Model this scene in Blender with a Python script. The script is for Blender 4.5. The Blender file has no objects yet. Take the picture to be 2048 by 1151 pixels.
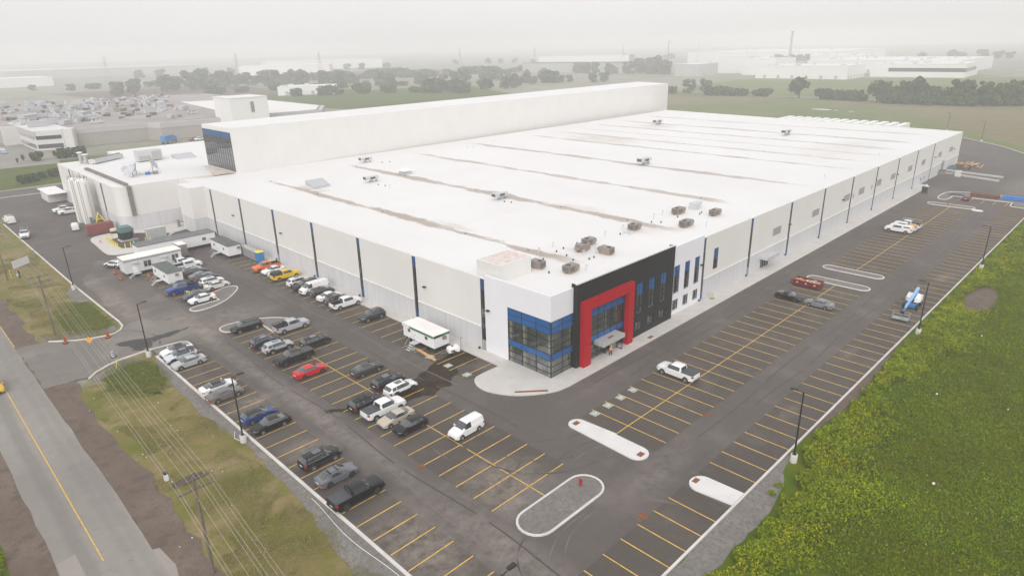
import bpy, bmesh, math, random
import numpy as np
from mathutils import Vector, Matrix
R = math.radians
C = bpy.context.scene.collection
sc = bpy.context.scene
rng = random.Random(7)

# ------------------------------------------------------------------ camera
YAW, PIT, ROL = 0.7907, 0.3554, -0.0213
cam = bpy.data.cameras.new('camera'); camo = bpy.data.objects.new('camera', cam); C.objects.link(camo)
cam.sensor_width = 36; cam.lens = 1310.24 / 2048 * 36; cam.clip_start = 0.5; cam.clip_end = 12000
F_ = Vector((math.cos(YAW) * math.cos(PIT), math.sin(YAW) * math.cos(PIT), -math.sin(PIT)))
R_ = Vector((math.sin(YAW), -math.cos(YAW), 0)); U_ = R_.cross(F_)
R2 = math.cos(ROL) * R_ + math.sin(ROL) * U_; U2 = -math.sin(ROL) * R_ + math.cos(ROL) * U_
m = Matrix((R2, U2, -F_)).transposed().to_4x4(); m.translation = (-60.736, -54.077, 43.772)
camo.matrix_world = m; sc.camera = camo

# ------------------------------------------------------------------ sky, sun, exposure
SUN_EL, SUN_AZ = R(34), R(216)          # azimuth of the sun direction measured from +X
w = bpy.data.worlds.new('World'); sc.world = w; w.use_nodes = True
nt = w.node_tree; nt.nodes.clear()
out = nt.nodes.new('ShaderNodeOutputWorld'); bg = nt.nodes.new('ShaderNodeBackground')
sky = nt.nodes.new('ShaderNodeTexSky'); sky.sky_type = 'NISHITA'; sky.sun_disc = False
sky.sun_elevation = SUN_EL; sky.sun_rotation = math.pi / 2 - SUN_AZ
hsv = nt.nodes.new('ShaderNodeHueSaturation'); hsv.inputs['Saturation'].default_value = 0.25; hsv.inputs['Value'].default_value = 1.0
tc = nt.nodes.new('ShaderNodeTexCoord'); sx = nt.nodes.new('ShaderNodeSeparateXYZ')
ramp = nt.nodes.new('ShaderNodeValToRGB')
ramp.color_ramp.elements[0].position = 0.0; ramp.color_ramp.elements[0].color = (.83, .815, .80, 1)
ramp.color_ramp.elements[1].position = 1.0; ramp.color_ramp.elements[1].color = (1.14, 1.14, 1.17, 1)
e = ramp.color_ramp.elements.new(0.12); e.color = (.94, .94, .94, 1)
e = ramp.color_ramp.elements.new(0.5); e.color = (1.02, 1.02, 1.05, 1)
vs = nt.nodes.new('ShaderNodeVectorMath'); vs.operation = 'SCALE'; vs.inputs['Scale'].default_value = 10.0
nz = nt.nodes.new('ShaderNodeTexNoise'); nz.inputs['Scale'].default_value = 2.2; nz.inputs['Detail'].default_value = 3
cl = nt.nodes.new('ShaderNodeMapRange'); cl.inputs['From Min'].default_value = .3; cl.inputs['From Max'].default_value = .7
cl.inputs['To Min'].default_value = 9.7; cl.inputs['To Max'].default_value = 10.3
mix = nt.nodes.new('ShaderNodeMixRGB'); mix.inputs['Fac'].default_value = 0.90
L = nt.links
L.new(tc.outputs['Generated'], sx.inputs[0]); L.new(sx.outputs['Z'], ramp.inputs[0])
L.new(tc.outputs['Generated'], nz.inputs['Vector']); L.new(nz.outputs['Fac'], cl.inputs['Value']); L.new(cl.outputs[0], vs.inputs['Scale'])
L.new(sky.outputs[0], hsv.inputs['Color']); L.new(hsv.outputs[0], mix.inputs['Color1'])
L.new(ramp.outputs[0], vs.inputs[0]); L.new(vs.outputs[0], mix.inputs['Color2'])
L.new(mix.outputs[0], bg.inputs['Color']); bg.inputs['Strength'].default_value = 0.1
L.new(bg.outputs[0], out.inputs['Surface'])
sl = bpy.data.lights.new('sun', 'SUN'); sl.energy = 2.2; sl.angle = R(45); sl.color = (1, .965, .92)
so = bpy.data.objects.new('sun', sl); C.objects.link(so)
sd = Vector((math.cos(SUN_AZ) * math.cos(SUN_EL), math.sin(SUN_AZ) * math.cos(SUN_EL), math.sin(SUN_EL)))
so.rotation_euler = sd.to_track_quat('Z', 'Y').to_euler()
sc.view_settings.view_transform = 'Standard'; sc.view_settings.look = 'None'
sc.view_settings.exposure = 0.0; sc.view_settings.gamma = 1.0
sc.cycles.use_denoising = True; sc.cycles.max_bounces = 6; sc.cycles.diffuse_bounces = 3
sc.cycles.glossy_bounces = 2; sc.cycles.transmission_bounces = 2; sc.cycles.transparent_max_bounces = 8
sc.cycles.volume_bounces = 3; sc.cycles.caustics_reflective = False; sc.cycles.caustics_refractive = False

# ------------------------------------------------------------------ materials
M = {}
def new_mat(name):
    ma = bpy.data.materials.new(name); ma.use_nodes = True; M[name] = ma
    return ma, ma.node_tree, ma.node_tree.nodes['Principled BSDF']
def N(t, typ, **kw):
    n = t.nodes.new(typ)
    for k, v in kw.items():
        if k in n.inputs: n.inputs[k].default_value = v
        else: setattr(n, k, v)
    return n
def noise(t, vec, scale, detail=4, rough=.6):
    n = N(t, 'ShaderNodeTexNoise', Scale=scale, Detail=detail, Roughness=rough); t.links.new(vec, n.inputs['Vector']); return n.outputs['Fac']
def rng_(t, v, a, b, c=0., d=1.):
    n = N(t, 'ShaderNodeMapRange'); n.inputs[1].default_value = a; n.inputs[2].default_value = b
    n.inputs[3].default_value = c; n.inputs[4].default_value = d; t.links.new(v, n.inputs[0]); return n.outputs[0]
def mixc(t, f, a, b, mode='MIX'):
    n = N(t, 'ShaderNodeMixRGB', blend_type=mode)
    for v, i in ((f, 0), (a, 1), (b, 2)):
        if hasattr(v, 'links'): t.links.new(v, n.inputs[i])
        elif i == 0: n.inputs[0].default_value = v
        else: n.inputs[i].default_value = (*v, 1)
    return n.outputs[0]
def math_(t, op, a, b=None):
    n = N(t, 'ShaderNodeMath', operation=op)
    for v, i in ((a, 0), (b, 1)):
        if v is None: continue
        if hasattr(v, 'links'): t.links.new(v, n.inputs[i])
        else: n.inputs[i].default_value = v
    return n.outputs[0]
def wpos(t):
    return N(t, 'ShaderNodeNewGeometry').outputs['Position']
def stretch(t, vec, s):
    n = N(t, 'ShaderNodeMapping'); n.inputs['Scale'].default_value = s; t.links.new(vec, n.inputs['Vector']); return n.outputs[0]
def bump(t, b, h, strength=.3, dist=.02):
    n = N(t, 'ShaderNodeBump', Strength=strength, Distance=dist); t.links.new(h, n.inputs['Height']); t.links.new(n.outputs[0], b.inputs['Normal'])
def simple(name, col, rough=.6, metal=0., var=.12, scale=3., spec=.5, coat=0.):
    """base colour with gentle procedural variation"""
    ma, t, b = new_mat(name)
    p = N(t, 'ShaderNodeTexCoord').outputs['Object']
    f = rng_(t, noise(t, p, scale), .3, .7)
    c = mixc(t, f, [x * (1 - var) for x in col], [min(1, x * (1 + var)) for x in col])
    t.links.new(c, b.inputs['Base Color']); b.inputs['Roughness'].default_value = rough; b.inputs['Metallic'].default_value = metal
    b.inputs['Specular IOR Level'].default_value = spec
    if coat: b.inputs['Coat Weight'].default_value = coat; b.inputs['Coat Roughness'].default_value = .05
    return ma
SPOTS = [(-27.3, 18, 1.5, 42, .75), (-20.5, -11.5, 5.5, 5.5, 1.1), (-22, -14, 3.5, 3.5, 1.), (-32.6, -13, 5, 9, 1.), (-31.5, 24.5, 3.6, 3.2, .9), (-32, 9, 3.4, 3.8, .95), (-21.5, 56, 9, 6, .8), (-27.4, -18, 3, 14, .8), (13.5, -27.5, 3.2, .9, .7), (36, -27, 3.4, .8, .6), (-9, -22.5, 9, 2.6, .5), (5, -6, 9, 1.5, .4), (82, -28.5, 4, 1.6, .8), (-30, 60, 10, 8, .7), (-32.5, 80, 2.5, 26, .5), (165, -6, 12, 4, .6), (190, -24, 30, 5, .7), (-3.2, 9.5, 2.2, 3, .5)]
def asphalt(name, dark, light, dust, dustamt, ang=0.):
    ma, t, b = new_mat(name); p = wpos(t)
    big = rng_(t, noise(t, p, .045, 5, .6), .35, .68)
    mid = rng_(t, noise(t, p, .35, 6, .7), .3, .7)
    fine = noise(t, p, 9., 4, .8)
    st1 = rng_(t, noise(t, stretch(t, p, (.02, .9, 1)), 1., 4, .7), .45, .75)
    st2 = rng_(t, noise(t, stretch(t, p, (.9, .02, 1)), 1., 4, .7), .45, .75)
    c = mixc(t, big, dark, light)
    c = mixc(t, math_(t, 'MULTIPLY', mid, .35), c, [x * .72 for x in dark])
    c = mixc(t, math_(t, 'MULTIPLY', st1, .22), c, light)
    c = mixc(t, math_(t, 'MULTIPLY', st2, .22), c, light)
    d = rng_(t, noise(t, p, .16, 7, .68), .52, .78)
    c = mixc(t, math_(t, 'MULTIPLY', d, dustamt), c, dust)
    if name in ('asphalt', 'bay_asphalt', 'dusty_asphalt'):
        grain = rng_(t, noise(t, p, .7, 7, .75), .36, .62); tot = None
        pj = N(t, 'ShaderNodeVectorMath', operation='ADD'); t.links.new(p, pj.inputs[0]); sc_n = N(t, 'ShaderNodeVectorMath', operation='SCALE', Scale=2.2); nn = N(t, 'ShaderNodeTexNoise', Scale=.35, Detail=4); t.links.new(p, nn.inputs['Vector']); t.links.new(nn.outputs['Color'], sc_n.inputs[0]); t.links.new(sc_n.outputs[0], pj.inputs[1])
        for (x, y, rx, ry, am) in SPOTS:
            mp = N(t, 'ShaderNodeMapping', vector_type='TEXTURE'); mp.inputs['Location'].default_value = (x + 1.1, y + 1.1, 0); mp.inputs['Scale'].default_value = (rx, ry, 1e4); t.links.new(pj.outputs[0], mp.inputs['Vector'])
            ln_ = N(t, 'ShaderNodeVectorMath', operation='LENGTH'); t.links.new(mp.outputs[0], ln_.inputs[0]); f_ = rng_(t, ln_.outputs['Value'], .25, 1.15, am, 0); tot = f_ if tot is None else math_(t, 'MAXIMUM', tot, f_)
        c = mixc(t, math_(t, 'MULTIPLY', math_(t, 'MULTIPLY', tot, grain), .85), c, [x * 1.25 for x in dust])
    sp = rng_(t, noise(t, p, 1.3, 5, .75), .60, .70)
    c = mixc(t, math_(t, 'MULTIPLY', sp, .4 * dustamt), c, [x * 1.3 for x in dust])
    c = mixc(t, math_(t, 'MULTIPLY', rng_(t, fine, .3, .8), .25), c, [x * 1.7 for x in dark])
    t.links.new(c, b.inputs['Base Color']); b.inputs['Roughness'].default_value = .82; b.inputs['Specular IOR Level'].default_value = .3
    bump(t, b, fine, .25, .01)
    return ma
asphalt('asphalt', (.088, .075, .068), (.130, .112, .100), (.22, .19, .165), .5)
asphalt('bay_asphalt', (.070, .058, .051), (.105, .088, .076), (.20, .17, .14), .5)
asphalt('dusty_asphalt', (.10, .088, .078), (.155, .135, .118), (.30, .25, .205), .8)
asphalt('road_asphalt', (.205, .19, .17), (.285, .265, .24), (.32, .285, .25), .4)
ma, t, b = M['road_asphalt'], M['road_asphalt'].node_tree, M['road_asphalt'].node_tree.nodes['Principled BSDF']
lk = b.inputs['Base Color'].links[0]; src = lk.from_socket; p = wpos(t); s_ = N(t, 'ShaderNodeSeparateXYZ'); t.links.new(p, s_.inputs[0]); xn = math_(t, 'ADD', s_.outputs['X'], math_(t, 'MULTIPLY', noise(t, p, .12, 4), .8)); tot = None
for x_ in (-55.3, -54.9, -52.0, -50.9): f_ = rng_(t, math_(t, 'ABSOLUTE', math_(t, 'SUBTRACT', xn, x_ + .3)), .15, .65, .55 if x_ < -53 else .25, 0); tot = f_ if tot is None else math_(t, 'MAXIMUM', tot, f_)
c_ = mixc(t, tot, src, (.175, .16, .145)); ck = rng_(t, math_(t, 'ABSOLUTE', math_(t, 'SUBTRACT', noise(t, p, .45, 2), .5)), 0, .004, .6, 0); t.links.new(mixc(t, ck, c_, (.09, .08, .07)), b.inputs['Base Color'])
asphalt('apron', (.15, .135, .12), (.215, .195, .172), (.32, .28, .24), .8)
asphalt('patch', (.26, .235, .21), (.30, .27, .24), (.32, .285, .25), .2)
asphalt('fresh_asphalt', (.045, .043, .043), (.06, .057, .055), (.1, .09, .08), .2)
def ground_mat(name, cols, scales, rough=.95, bs=.6, fine_scale=6., fine_amt=.45):
    ma, t, b = new_mat(name); p = wpos(t); c = cols[0]
    for i, (cc, s) in enumerate(zip(cols[1:], scales)):
        f = rng_(t, noise(t, p, s, 6, .65), .46, .62); c = mixc(t, f, c, cc)
    fn = noise(t, p, fine_scale, 5, .8)
    c = mixc(t, math_(t, 'MULTIPLY', rng_(t, fn, .35, .7), fine_amt), c, [x * .45 for x in cols[0]])
    t.links.new(c, b.inputs['Base Color']); b.inputs['Roughness'].default_value = rough; b.inputs['Specular IOR Level'].default_value = .1
    bump(t, b, fn, bs, .08); return ma
ground_mat('meadow', ((.085, .135, .004), (.11, .15, .005), (.135, .14, .008), (.075, .125, .004)), (.06, .13, .4))
ground_mat('verge_grass', ((.23, .18, .075), (.13, .15, .022), (.30, .225, .125), (.17, .165, .04)), (.09, .13, .6))
ground_mat('lush_grass', ((.095, .125, .022), (.13, .15, .035), (.075, .11, .018)), (.1, .4))
ground_mat('gravel', ((.23, .212, .195), (.29, .27, .25), (.18, .165, .15)), (.3, 2.), fine_scale=14, fine_amt=.6)
ground_mat('dirt', ((.165, .125, .10), (.21, .165, .13), (.13, .10, .082)), (.15, .6), fine_scale=3)
ground_mat('brown_field', ((.20, .165, .095), (.235, .19, .125), (.17, .165, .075)), (.012, .05), fine_scale=.5, fine_amt=.2)
ground_mat('green_field', ((.13, .17, .055), (.17, .20, .065), (.19, .18, .09)), (.012, .05), fine_scale=.5, fine_amt=.25)
ground_mat('hazed_land', ((.24, .24, .17), (.30, .27, .21), (.19, .20, .14), (.32, .30, .26)), (.004, .01, .03), fine_scale=.2, fine_amt=.3)  # land out to the horizon, lightened with haze painted into its colour
def concrete(name, a, bcol, joint=None):
    ma, t, b = new_mat(name); p = wpos(t)
    c = mixc(t, rng_(t, noise(t, p, .5, 5), .3, .7), a, bcol)
    c = mixc(t, math_(t, 'MULTIPLY', rng_(t, noise(t, p, 5., 4, .8), .55, .8), .25), c, [x * .6 for x in a])
    t.links.new(c, b.inputs['Base Color']); b.inputs['Roughness'].default_value = .85; return ma
concrete('concrete_slab', (.50, .475, .445), (.58, .555, .525)); concrete('white_concrete', (.60, .585, .57), (.67, .655, .64))
concrete('kerb_concrete', (.52, .49, .46), (.66, .63, .60)); concrete('old_concrete', (.45, .42, .38), (.55, .52, .47))
def roof_mat(name, stains):
    ma, t, b = new_mat(name); p = wpos(t)
    s = N(t, 'ShaderNodeSeparateXYZ'); t.links.new(p, s.inputs[0])
    base = mixc(t, rng_(t, noise(t, p, .05, 4), .3, .7), (.675, .66, .65), (.72, .71, .70))
    # membrane seams
    sm = math_(t, 'ABSOLUTE', math_(t, 'SUBTRACT', math_(t, 'FRACT', math_(t, 'MULTIPLY', s.outputs['Y'], 1 / 27.)), .5))
    base = mixc(t, math_(t, 'MULTIPLY', rng_(t, sm, 0.0, .008, 1, 0), .22), base, (.5, .46, .42))
    n1 = noise(t, stretch(t, p, (.25, .06, 1)), 1., 5, .7); n2 = noise(t, p, .35, 5, .7); tot = None
    for (x, wd, amt, y0, y1) in stains:
        n1 = noise(t, stretch(t, p, (.2, .06 + .003 * (x % 7), 1)), 1. + .01 * x / 10, 5, .7)
        off = math_(t, 'ADD', math_(t, 'SUBTRACT', s.outputs['X'], x), math_(t, 'MULTIPLY', math_(t, 'SUBTRACT', n2, .5), wd * 1.2))
        width = math_(t, 'MULTIPLY', rng_(t, n1, .40, .66, .45, 2.6), wd)
        f = rng_(t, math_(t, 'DIVIDE', math_(t, 'ABSOLUTE', off), width), .55, 1.05, 1, 0)
        f = math_(t, 'MULTIPLY', f, rng_(t, n1, .32, .52, .5, amt))
        f = math_(t, 'MULTIPLY', f, rng_(t, s.outputs['Y'], y0 - 2, y0 + 4, 0, 1)); f = math_(t, 'MULTIPLY', f, rng_(t, s.outputs['Y'], y1 - 6, y1 + 2, 1, 0))
        tot = f if tot is None else math_(t, 'MAXIMUM', tot, f)
    if tot is not None:
        t_c = mixc(t, n2, (.25, .195, .15), (.40, .32, .255)); base = mixc(t, math_(t, 'MULTIPLY', tot, .9), base, t_c)
    s3 = math_(t, 'ABSOLUTE', math_(t, 'SUBTRACT', math_(t, 'FRACT', math_(t, 'MULTIPLY', s.outputs['X'], 1 / 3.05)), .5)); base = mixc(t, math_(t, 'MULTIPLY', rng_(t, s3, .0, .02, 1, 0), .13), base, (.40, .36, .33))
    for (px_, py_, rx, ry, am) in (((131, 92, 10, 16, .75), (174, 98, 8, 9, .6), (17, 41, 3, 7, .5), (17.5, 95, 3, 8, .5), (170, 18, 10, 9, .35), (150, 20, 22, 10, .25), (44, 30, 3, 9, .4), (39, 12, 5, 4, .3), (18, 13, 7, 5, .3)) if stains else ()):
        mp = N(t, 'ShaderNodeMapping', vector_type='TEXTURE'); mp.inputs['Location'].default_value = (px_, py_, 0); mp.inputs['Scale'].default_value = (rx, ry, 1e4); t.links.new(p, mp.inputs['Vector']); ln_ = N(t, 'ShaderNodeVectorMath', operation='LENGTH'); t.links.new(mp.outputs[0], ln_.inputs[0])
        base = mixc(t, math_(t, 'MULTIPLY', rng_(t, math_(t, 'ADD', ln_.outputs['Value'], math_(t, 'MULTIPLY', n2, 1.)), .9, 1.6, am, 0), rng_(t, noise(t, stretch(t, p, (.5, .12, 1)), 1.3, 5, .7), .35, .6)), base, (.46, .38, .31))
    g = rng_(t, noise(t, p, .09, 6, .7), .55, .75)
    base = mixc(t, math_(t, 'MULTIPLY', g, .25), base, (.58, .50, .44))
    t.links.new(base, b.inputs['Base Color']); b.inputs['Roughness'].default_value = .65; return ma
roof_mat('roof', [(15.4, 1.0, .95, 9, 113), (42.4, 1.2, .9, 7, 117), (68.4, 1.0, .75, 11, 118), (95.3, 1.1, .8, 6, 121), (123.2, .9, .75, 6, 119),
                  (137.8, 1.0, .55, 6, 119), (151., .7, .4, 6, 118), (165.4, 1.0, .6, 7, 121), (182.8, 1.3, .6, 7, 121), (205., 1.2, .5, 8, 122)])
roof_mat('roof_clean', [])
ma, t, b = new_mat('roof_stain'); p = wpos(t)
f = rng_(t, noise(t, stretch(t, p, (.8, .25, 1)), .5, 6, .7), .35, .7)
t.links.new(mixc(t, f, (.72, .66, .60), (.42, .35, .29)), b.inputs['Base Color']); b.inputs['Roughness'].default_value = .8
ma, t, b = new_mat('pink_roof'); p = wpos(t)
t.links.new(mixc(t, rng_(t, noise(t, p, 1.2, 6, .7), .4, .65), (.66, .61, .58), (.58, .42, .36)), b.inputs['Base Color']); b.inputs['Roughness'].default_value = .8
def panel_wall(name, col, pitch, amt, streak=0., rough=.6):
    ma, t, b = new_mat(name); p = wpos(t)
    s = N(t, 'ShaderNodeSeparateXYZ'); t.links.new(p, s.inputs[0])
    u = math_(t, 'ADD', s.outputs['X'], s.outputs['Y'])
    j = math_(t, 'ABSOLUTE', math_(t, 'SUBTRACT', math_(t, 'FRACT', math_(t, 'DIVIDE', u, pitch)), .5))
    c = mixc(t, rng_(t, noise(t, p, .15, 4), .3, .7), [x * .97 for x in col], [min(1, x * 1.02) for x in col])
    c = mixc(t, math_(t, 'MULTIPLY', rng_(t, j, 0, .03 / pitch + .006, 1, 0), amt), c, [x * .5 for x in col])
    if streak:
        k = rng_(t, noise(t, stretch(t, p, (1.4, 1.4, .08)), 1., 5, .7), .45, .75)
        c = mixc(t, math_(t, 'MULTIPLY', k, streak), c, [x * .72 for x in col])
    t.links.new(c, b.inputs['Base Color']); b.inputs['Roughness'].default_value = rough; return ma
panel_wall('beige_panel', (.71, .69, .668), 1.1, .12, .06); panel_wall('precast', (.585, .58, .595), 2.75, .35, .6, .8)
panel_wall('white_panel', (.76, .755, .79), 4.1, .12); panel_wall('charcoal_panel', (.020, .019, .021), 4.9, .4); M['charcoal_panel'].node_tree.nodes['Principled BSDF'].inputs['Specular IOR Level'].default_value = .15
panel_wall('high_panel', (.71, .695, .67), 1.1, .10, .12); panel_wall('grey_wall', (.36, .33, .305), 6., .25, .4)
panel_wall('office_siding', (.66, .67, .67), .3, .2, .2); panel_wall('office_siding_white', (.80, .80, .80), 1.2, .2, .15)
panel_wall('container_red', (.22, .045, .045), .28, .7, .4); panel_wall('far_white', (.78, .77, .76), 8., .2); panel_wall('far_grey', (.45, .44, .44), 5., .35)
simple('trim_white', (.78, .77, .75), .6); simple('red_paint', (.41, .001, .012), .5, var=.06, spec=.2); simple('blue_spandrel', (.018, .105, .30), .12, var=.1, scale=.4)
simple('mullion', (.03, .032, .035), .4); simple('aluminium', (.55, .56, .57), .4, .5); simple('white_frame', (.6, .62, .6), .5)
simple('dark_trim', (.02, .02, .02), .6); simple('cream', (.72, .70, .55), .7); simple('interior_grey', (.42, .43, .41), .8); simple('interior_dark', (.22, .22, .215), .8)
simple('unit_grey', (.26, .225, .20), .5, .1, .2, 2.); simple('unit_light', (.55, .56, .57), .5, .2, .12); simple('fan_dark', (.07, .07, .07), .6)
simple('skylight', (.42, .43, .46), .3); simple('green_fascia', (.03, .16, .10), .5); simple('dark_roof', (.10, .115, .105), .85, var=.25, scale=.8)
simple('grey_roof', (.16, .155, .16), .85, var=.2, scale=.5); simple('white_roof', (.80, .78, .74), .7, var=.1, scale=.5); simple('fascia_grey', (.30, .30, .30), .7)
simple('lamp_black', (.012, .012, .012), .45); simple('lens', (.5, .5, .48), .3); simple('wood_pole', (.15, .12, .10), .9, var=.3, scale=6); simple('wire', (.42, .40, .36), .5)
simple('orange', (.75, .12, .015), .5); simple('black_rubber', (.018, .018, .018), .75); simple('refl_white', (.75, .75, .75), .4); simple('yellow_paint', (.70, .42, .03), .6, var=.15, scale=2)
simple('line_yellow', (.62, .38, .07), .7, var=.25, scale=1.5); simple('blue_paint', (.30, .36, .37), .7, var=.25, scale=4); simple('pale_yellow', (.50, .44, .25), .7, var=.2, scale=4)
simple('steel', (.45, .46, .47), .35, .8); simple('rust', (.22, .075, .03), .85, var=.3, scale=8); simple('lumber', (.60, .36, .17), .8, var=.25, scale=3)
simple('toilet_grey', (.30, .30, .31), .6); simple('toilet_blue', (.03, .22, .50), .45); simple('toilet_yellow', (.80, .62, .03), .5)
simple('green_box', (.09, .19, .19), .5); simple('radiator', (.012, .016, .018), .6); simple('box_grey', (.42, .43, .42), .5); simple('tank_tan', (.60, .52, .36), .5)
simple('lift_blue', (.03, .20, .48), .4); simple('lift_pale', (.25, .45, .72), .4); simple('pipe_blue', (.02, .16, .50), .6); simple('brown', (.14, .06, .035), .8)
simple('skin', (.45, .26, .18), .6); simple('hi_vis', (.95, .20, .02), .6); simple('trousers', (.02, .022, .03), .8); simple('helmet', (.45, .75, .05), .3)
simple('white_plastic', (.82, .82, .82), .35, var=.04); simple('puddle_edge', (.05, .036, .022), .5); simple('bark', (.09, .07, .05), .9)
simple('silo_white', (.78, .77, .74), .4, var=.05); simple('sat_dish', (.50, .52, .55), .4); simple('sign_orange', (.85, .35, .02), .5)
simple('old_roof', (.30, .265, .25), .9, var=.25, scale=.06); simple('door_grey', (.20, .21, .22), .5); simple('vent_grey', (.40, .39, .38), .6); simple('soil_stain', (.20, .12, .06), .9, var=.3)
simple('tyre_dark', (.070, .060, .054), .85); simple('tyre_pale', (.15, .13, .115), .9); simple('rim', (.50, .51, .52), .3, .7); simple('rim_dark', (.06, .06, .065), .4, .4); simple('tail_red', (.35, .01, .01), .2); simple('head_lens', (.65, .68, .70), .1)
simple('plate', (.75, .76, .8), .5); simple('bed_dark', (.02, .02, .022), .6); simple('tonneau', (.055, .058, .065), .55)
ma, t, b = new_mat('car_glass'); b.inputs['Base Color'].default_value = (.028, .032, .036, 1); b.inputs['Roughness'].default_value = .06; b.inputs['Specular IOR Level'].default_value = 1.
b.inputs['Coat Weight'].default_value = 1.; b.inputs['Coat Roughness'].default_value = .04
t.links.new(rng_(t, noise(t, wpos(t), 2.), .3, .7, .03, .1), b.inputs['Roughness'])
def glass(name, tint, gl=.1):
    ma, t, b = new_mat(name); t.nodes.remove(b); o = [n for n in t.nodes if n.type == 'OUTPUT_MATERIAL'][0]
    tr = N(t, 'ShaderNodeBsdfTransparent', Color=(*tint, 1)); g = N(t, 'ShaderNodeBsdfGlossy', Roughness=.02, Color=(.9, .93, .95, 1)); mx = N(t, 'ShaderNodeMixShader')
    fr = N(t, 'ShaderNodeFresnel', IOR=1.5); f2 = math_(t, 'ADD', fr.outputs[0], gl)
    wob = noise(t, wpos(t), .8, 2); bp = N(t, 'ShaderNodeBump', Strength=.05, Distance=.05); t.links.new(wob, bp.inputs['Height']); t.links.new(bp.outputs[0], g.inputs['Normal'])
    t.links.new(f2, mx.inputs[0]); t.links.new(tr.outputs[0], mx.inputs[1]); t.links.new(g.outputs[0], mx.inputs[2]); t.links.new(mx.outputs[0], o.inputs['Surface'])
glass('glass', (.92, .96, .94), .13); glass('dark_glass', (.62, .68, .66), .20)
ma, t, b = new_mat('puddle'); p = wpos(t)
c = mixc(t, rng_(t, noise(t, p, .5, 5, .7), .35, .65), (.020, .013, .007), (.052, .036, .021)); t.links.new(c, b.inputs['Base Color'])
b.inputs['Roughness'].default_value = .35; b.inputs['Specular IOR Level'].default_value = .06
PAINT = {}
def paint(col, rough=.3):
    k = tuple(col)
    if k not in PAINT: PAINT[k] = simple('paint_%d' % len(PAINT), col, rough, .0, .03, 2., .35, .3 if max(col) > .1 else .12)
    return PAINT[k]
def leaf_mat(name, col, var=.35, olive=0):
    ma, t, b = new_mat(name); oi = N(t, 'ShaderNodeNewGeometry')
    f = rng_(t, noise(t, oi.outputs['Position'], .9, 3), .3, .7); f2 = oi.outputs['Random Per Island']
    c = mixc(t, f, [x * (1 - var) for x in col], [x * (1 + var) for x in col]); c = mixc(t, math_(t, 'MULTIPLY', f2, .5), c, [x * 1.5 for x in col])
    if olive: c = mixc(t, math_(t, 'MULTIPLY', rng_(t, noise(t, oi.outputs['Position'], .12, 5), .42, .6), olive), c, (.125, .105, .006))
    if olive: c = mixc(t, rng_(t, noise(t, oi.outputs['Position'], .045, 6), .40, .60, .45, 0), c, [x * .55 for x in col])
    c = mixc(t, rng_(t, noise(t, oi.outputs['Position'], 1.1, 4), .42, .62, .3, 0), c, [x * .5 for x in col])
    t.links.new(c, b.inputs['Base Color']); b.inputs['Roughness'].default_value = .9; b.inputs['Specular IOR Level'].default_value = .04; return ma
leaf_mat('hazed_leaf', (.12, .135, .085)); leaf_mat('hazed_leaf_dark', (.09, .105, .065)); leaf_mat('leaf_dark', (.042, .065, .020)); leaf_mat('leaf_mid', (.065, .095, .025)); leaf_mat('weed', (.25, .30, .008), .28, .35); leaf_mat('weed_dark', (.12, .19, .005), .3, .3)  # first two: distant tree leaves, paler with haze mixed into their colour
leaf_mat('flower', (.52, .44, .008), .2); leaf_mat('dry_grass', (.22, .18, .07), .2); leaf_mat('straw', (.30, .24, .12), .2); leaf_mat('verge_blade', (.14, .155, .035), .2); leaf_mat('grass_blade', (.145, .19, .004), .22, .6)

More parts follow.
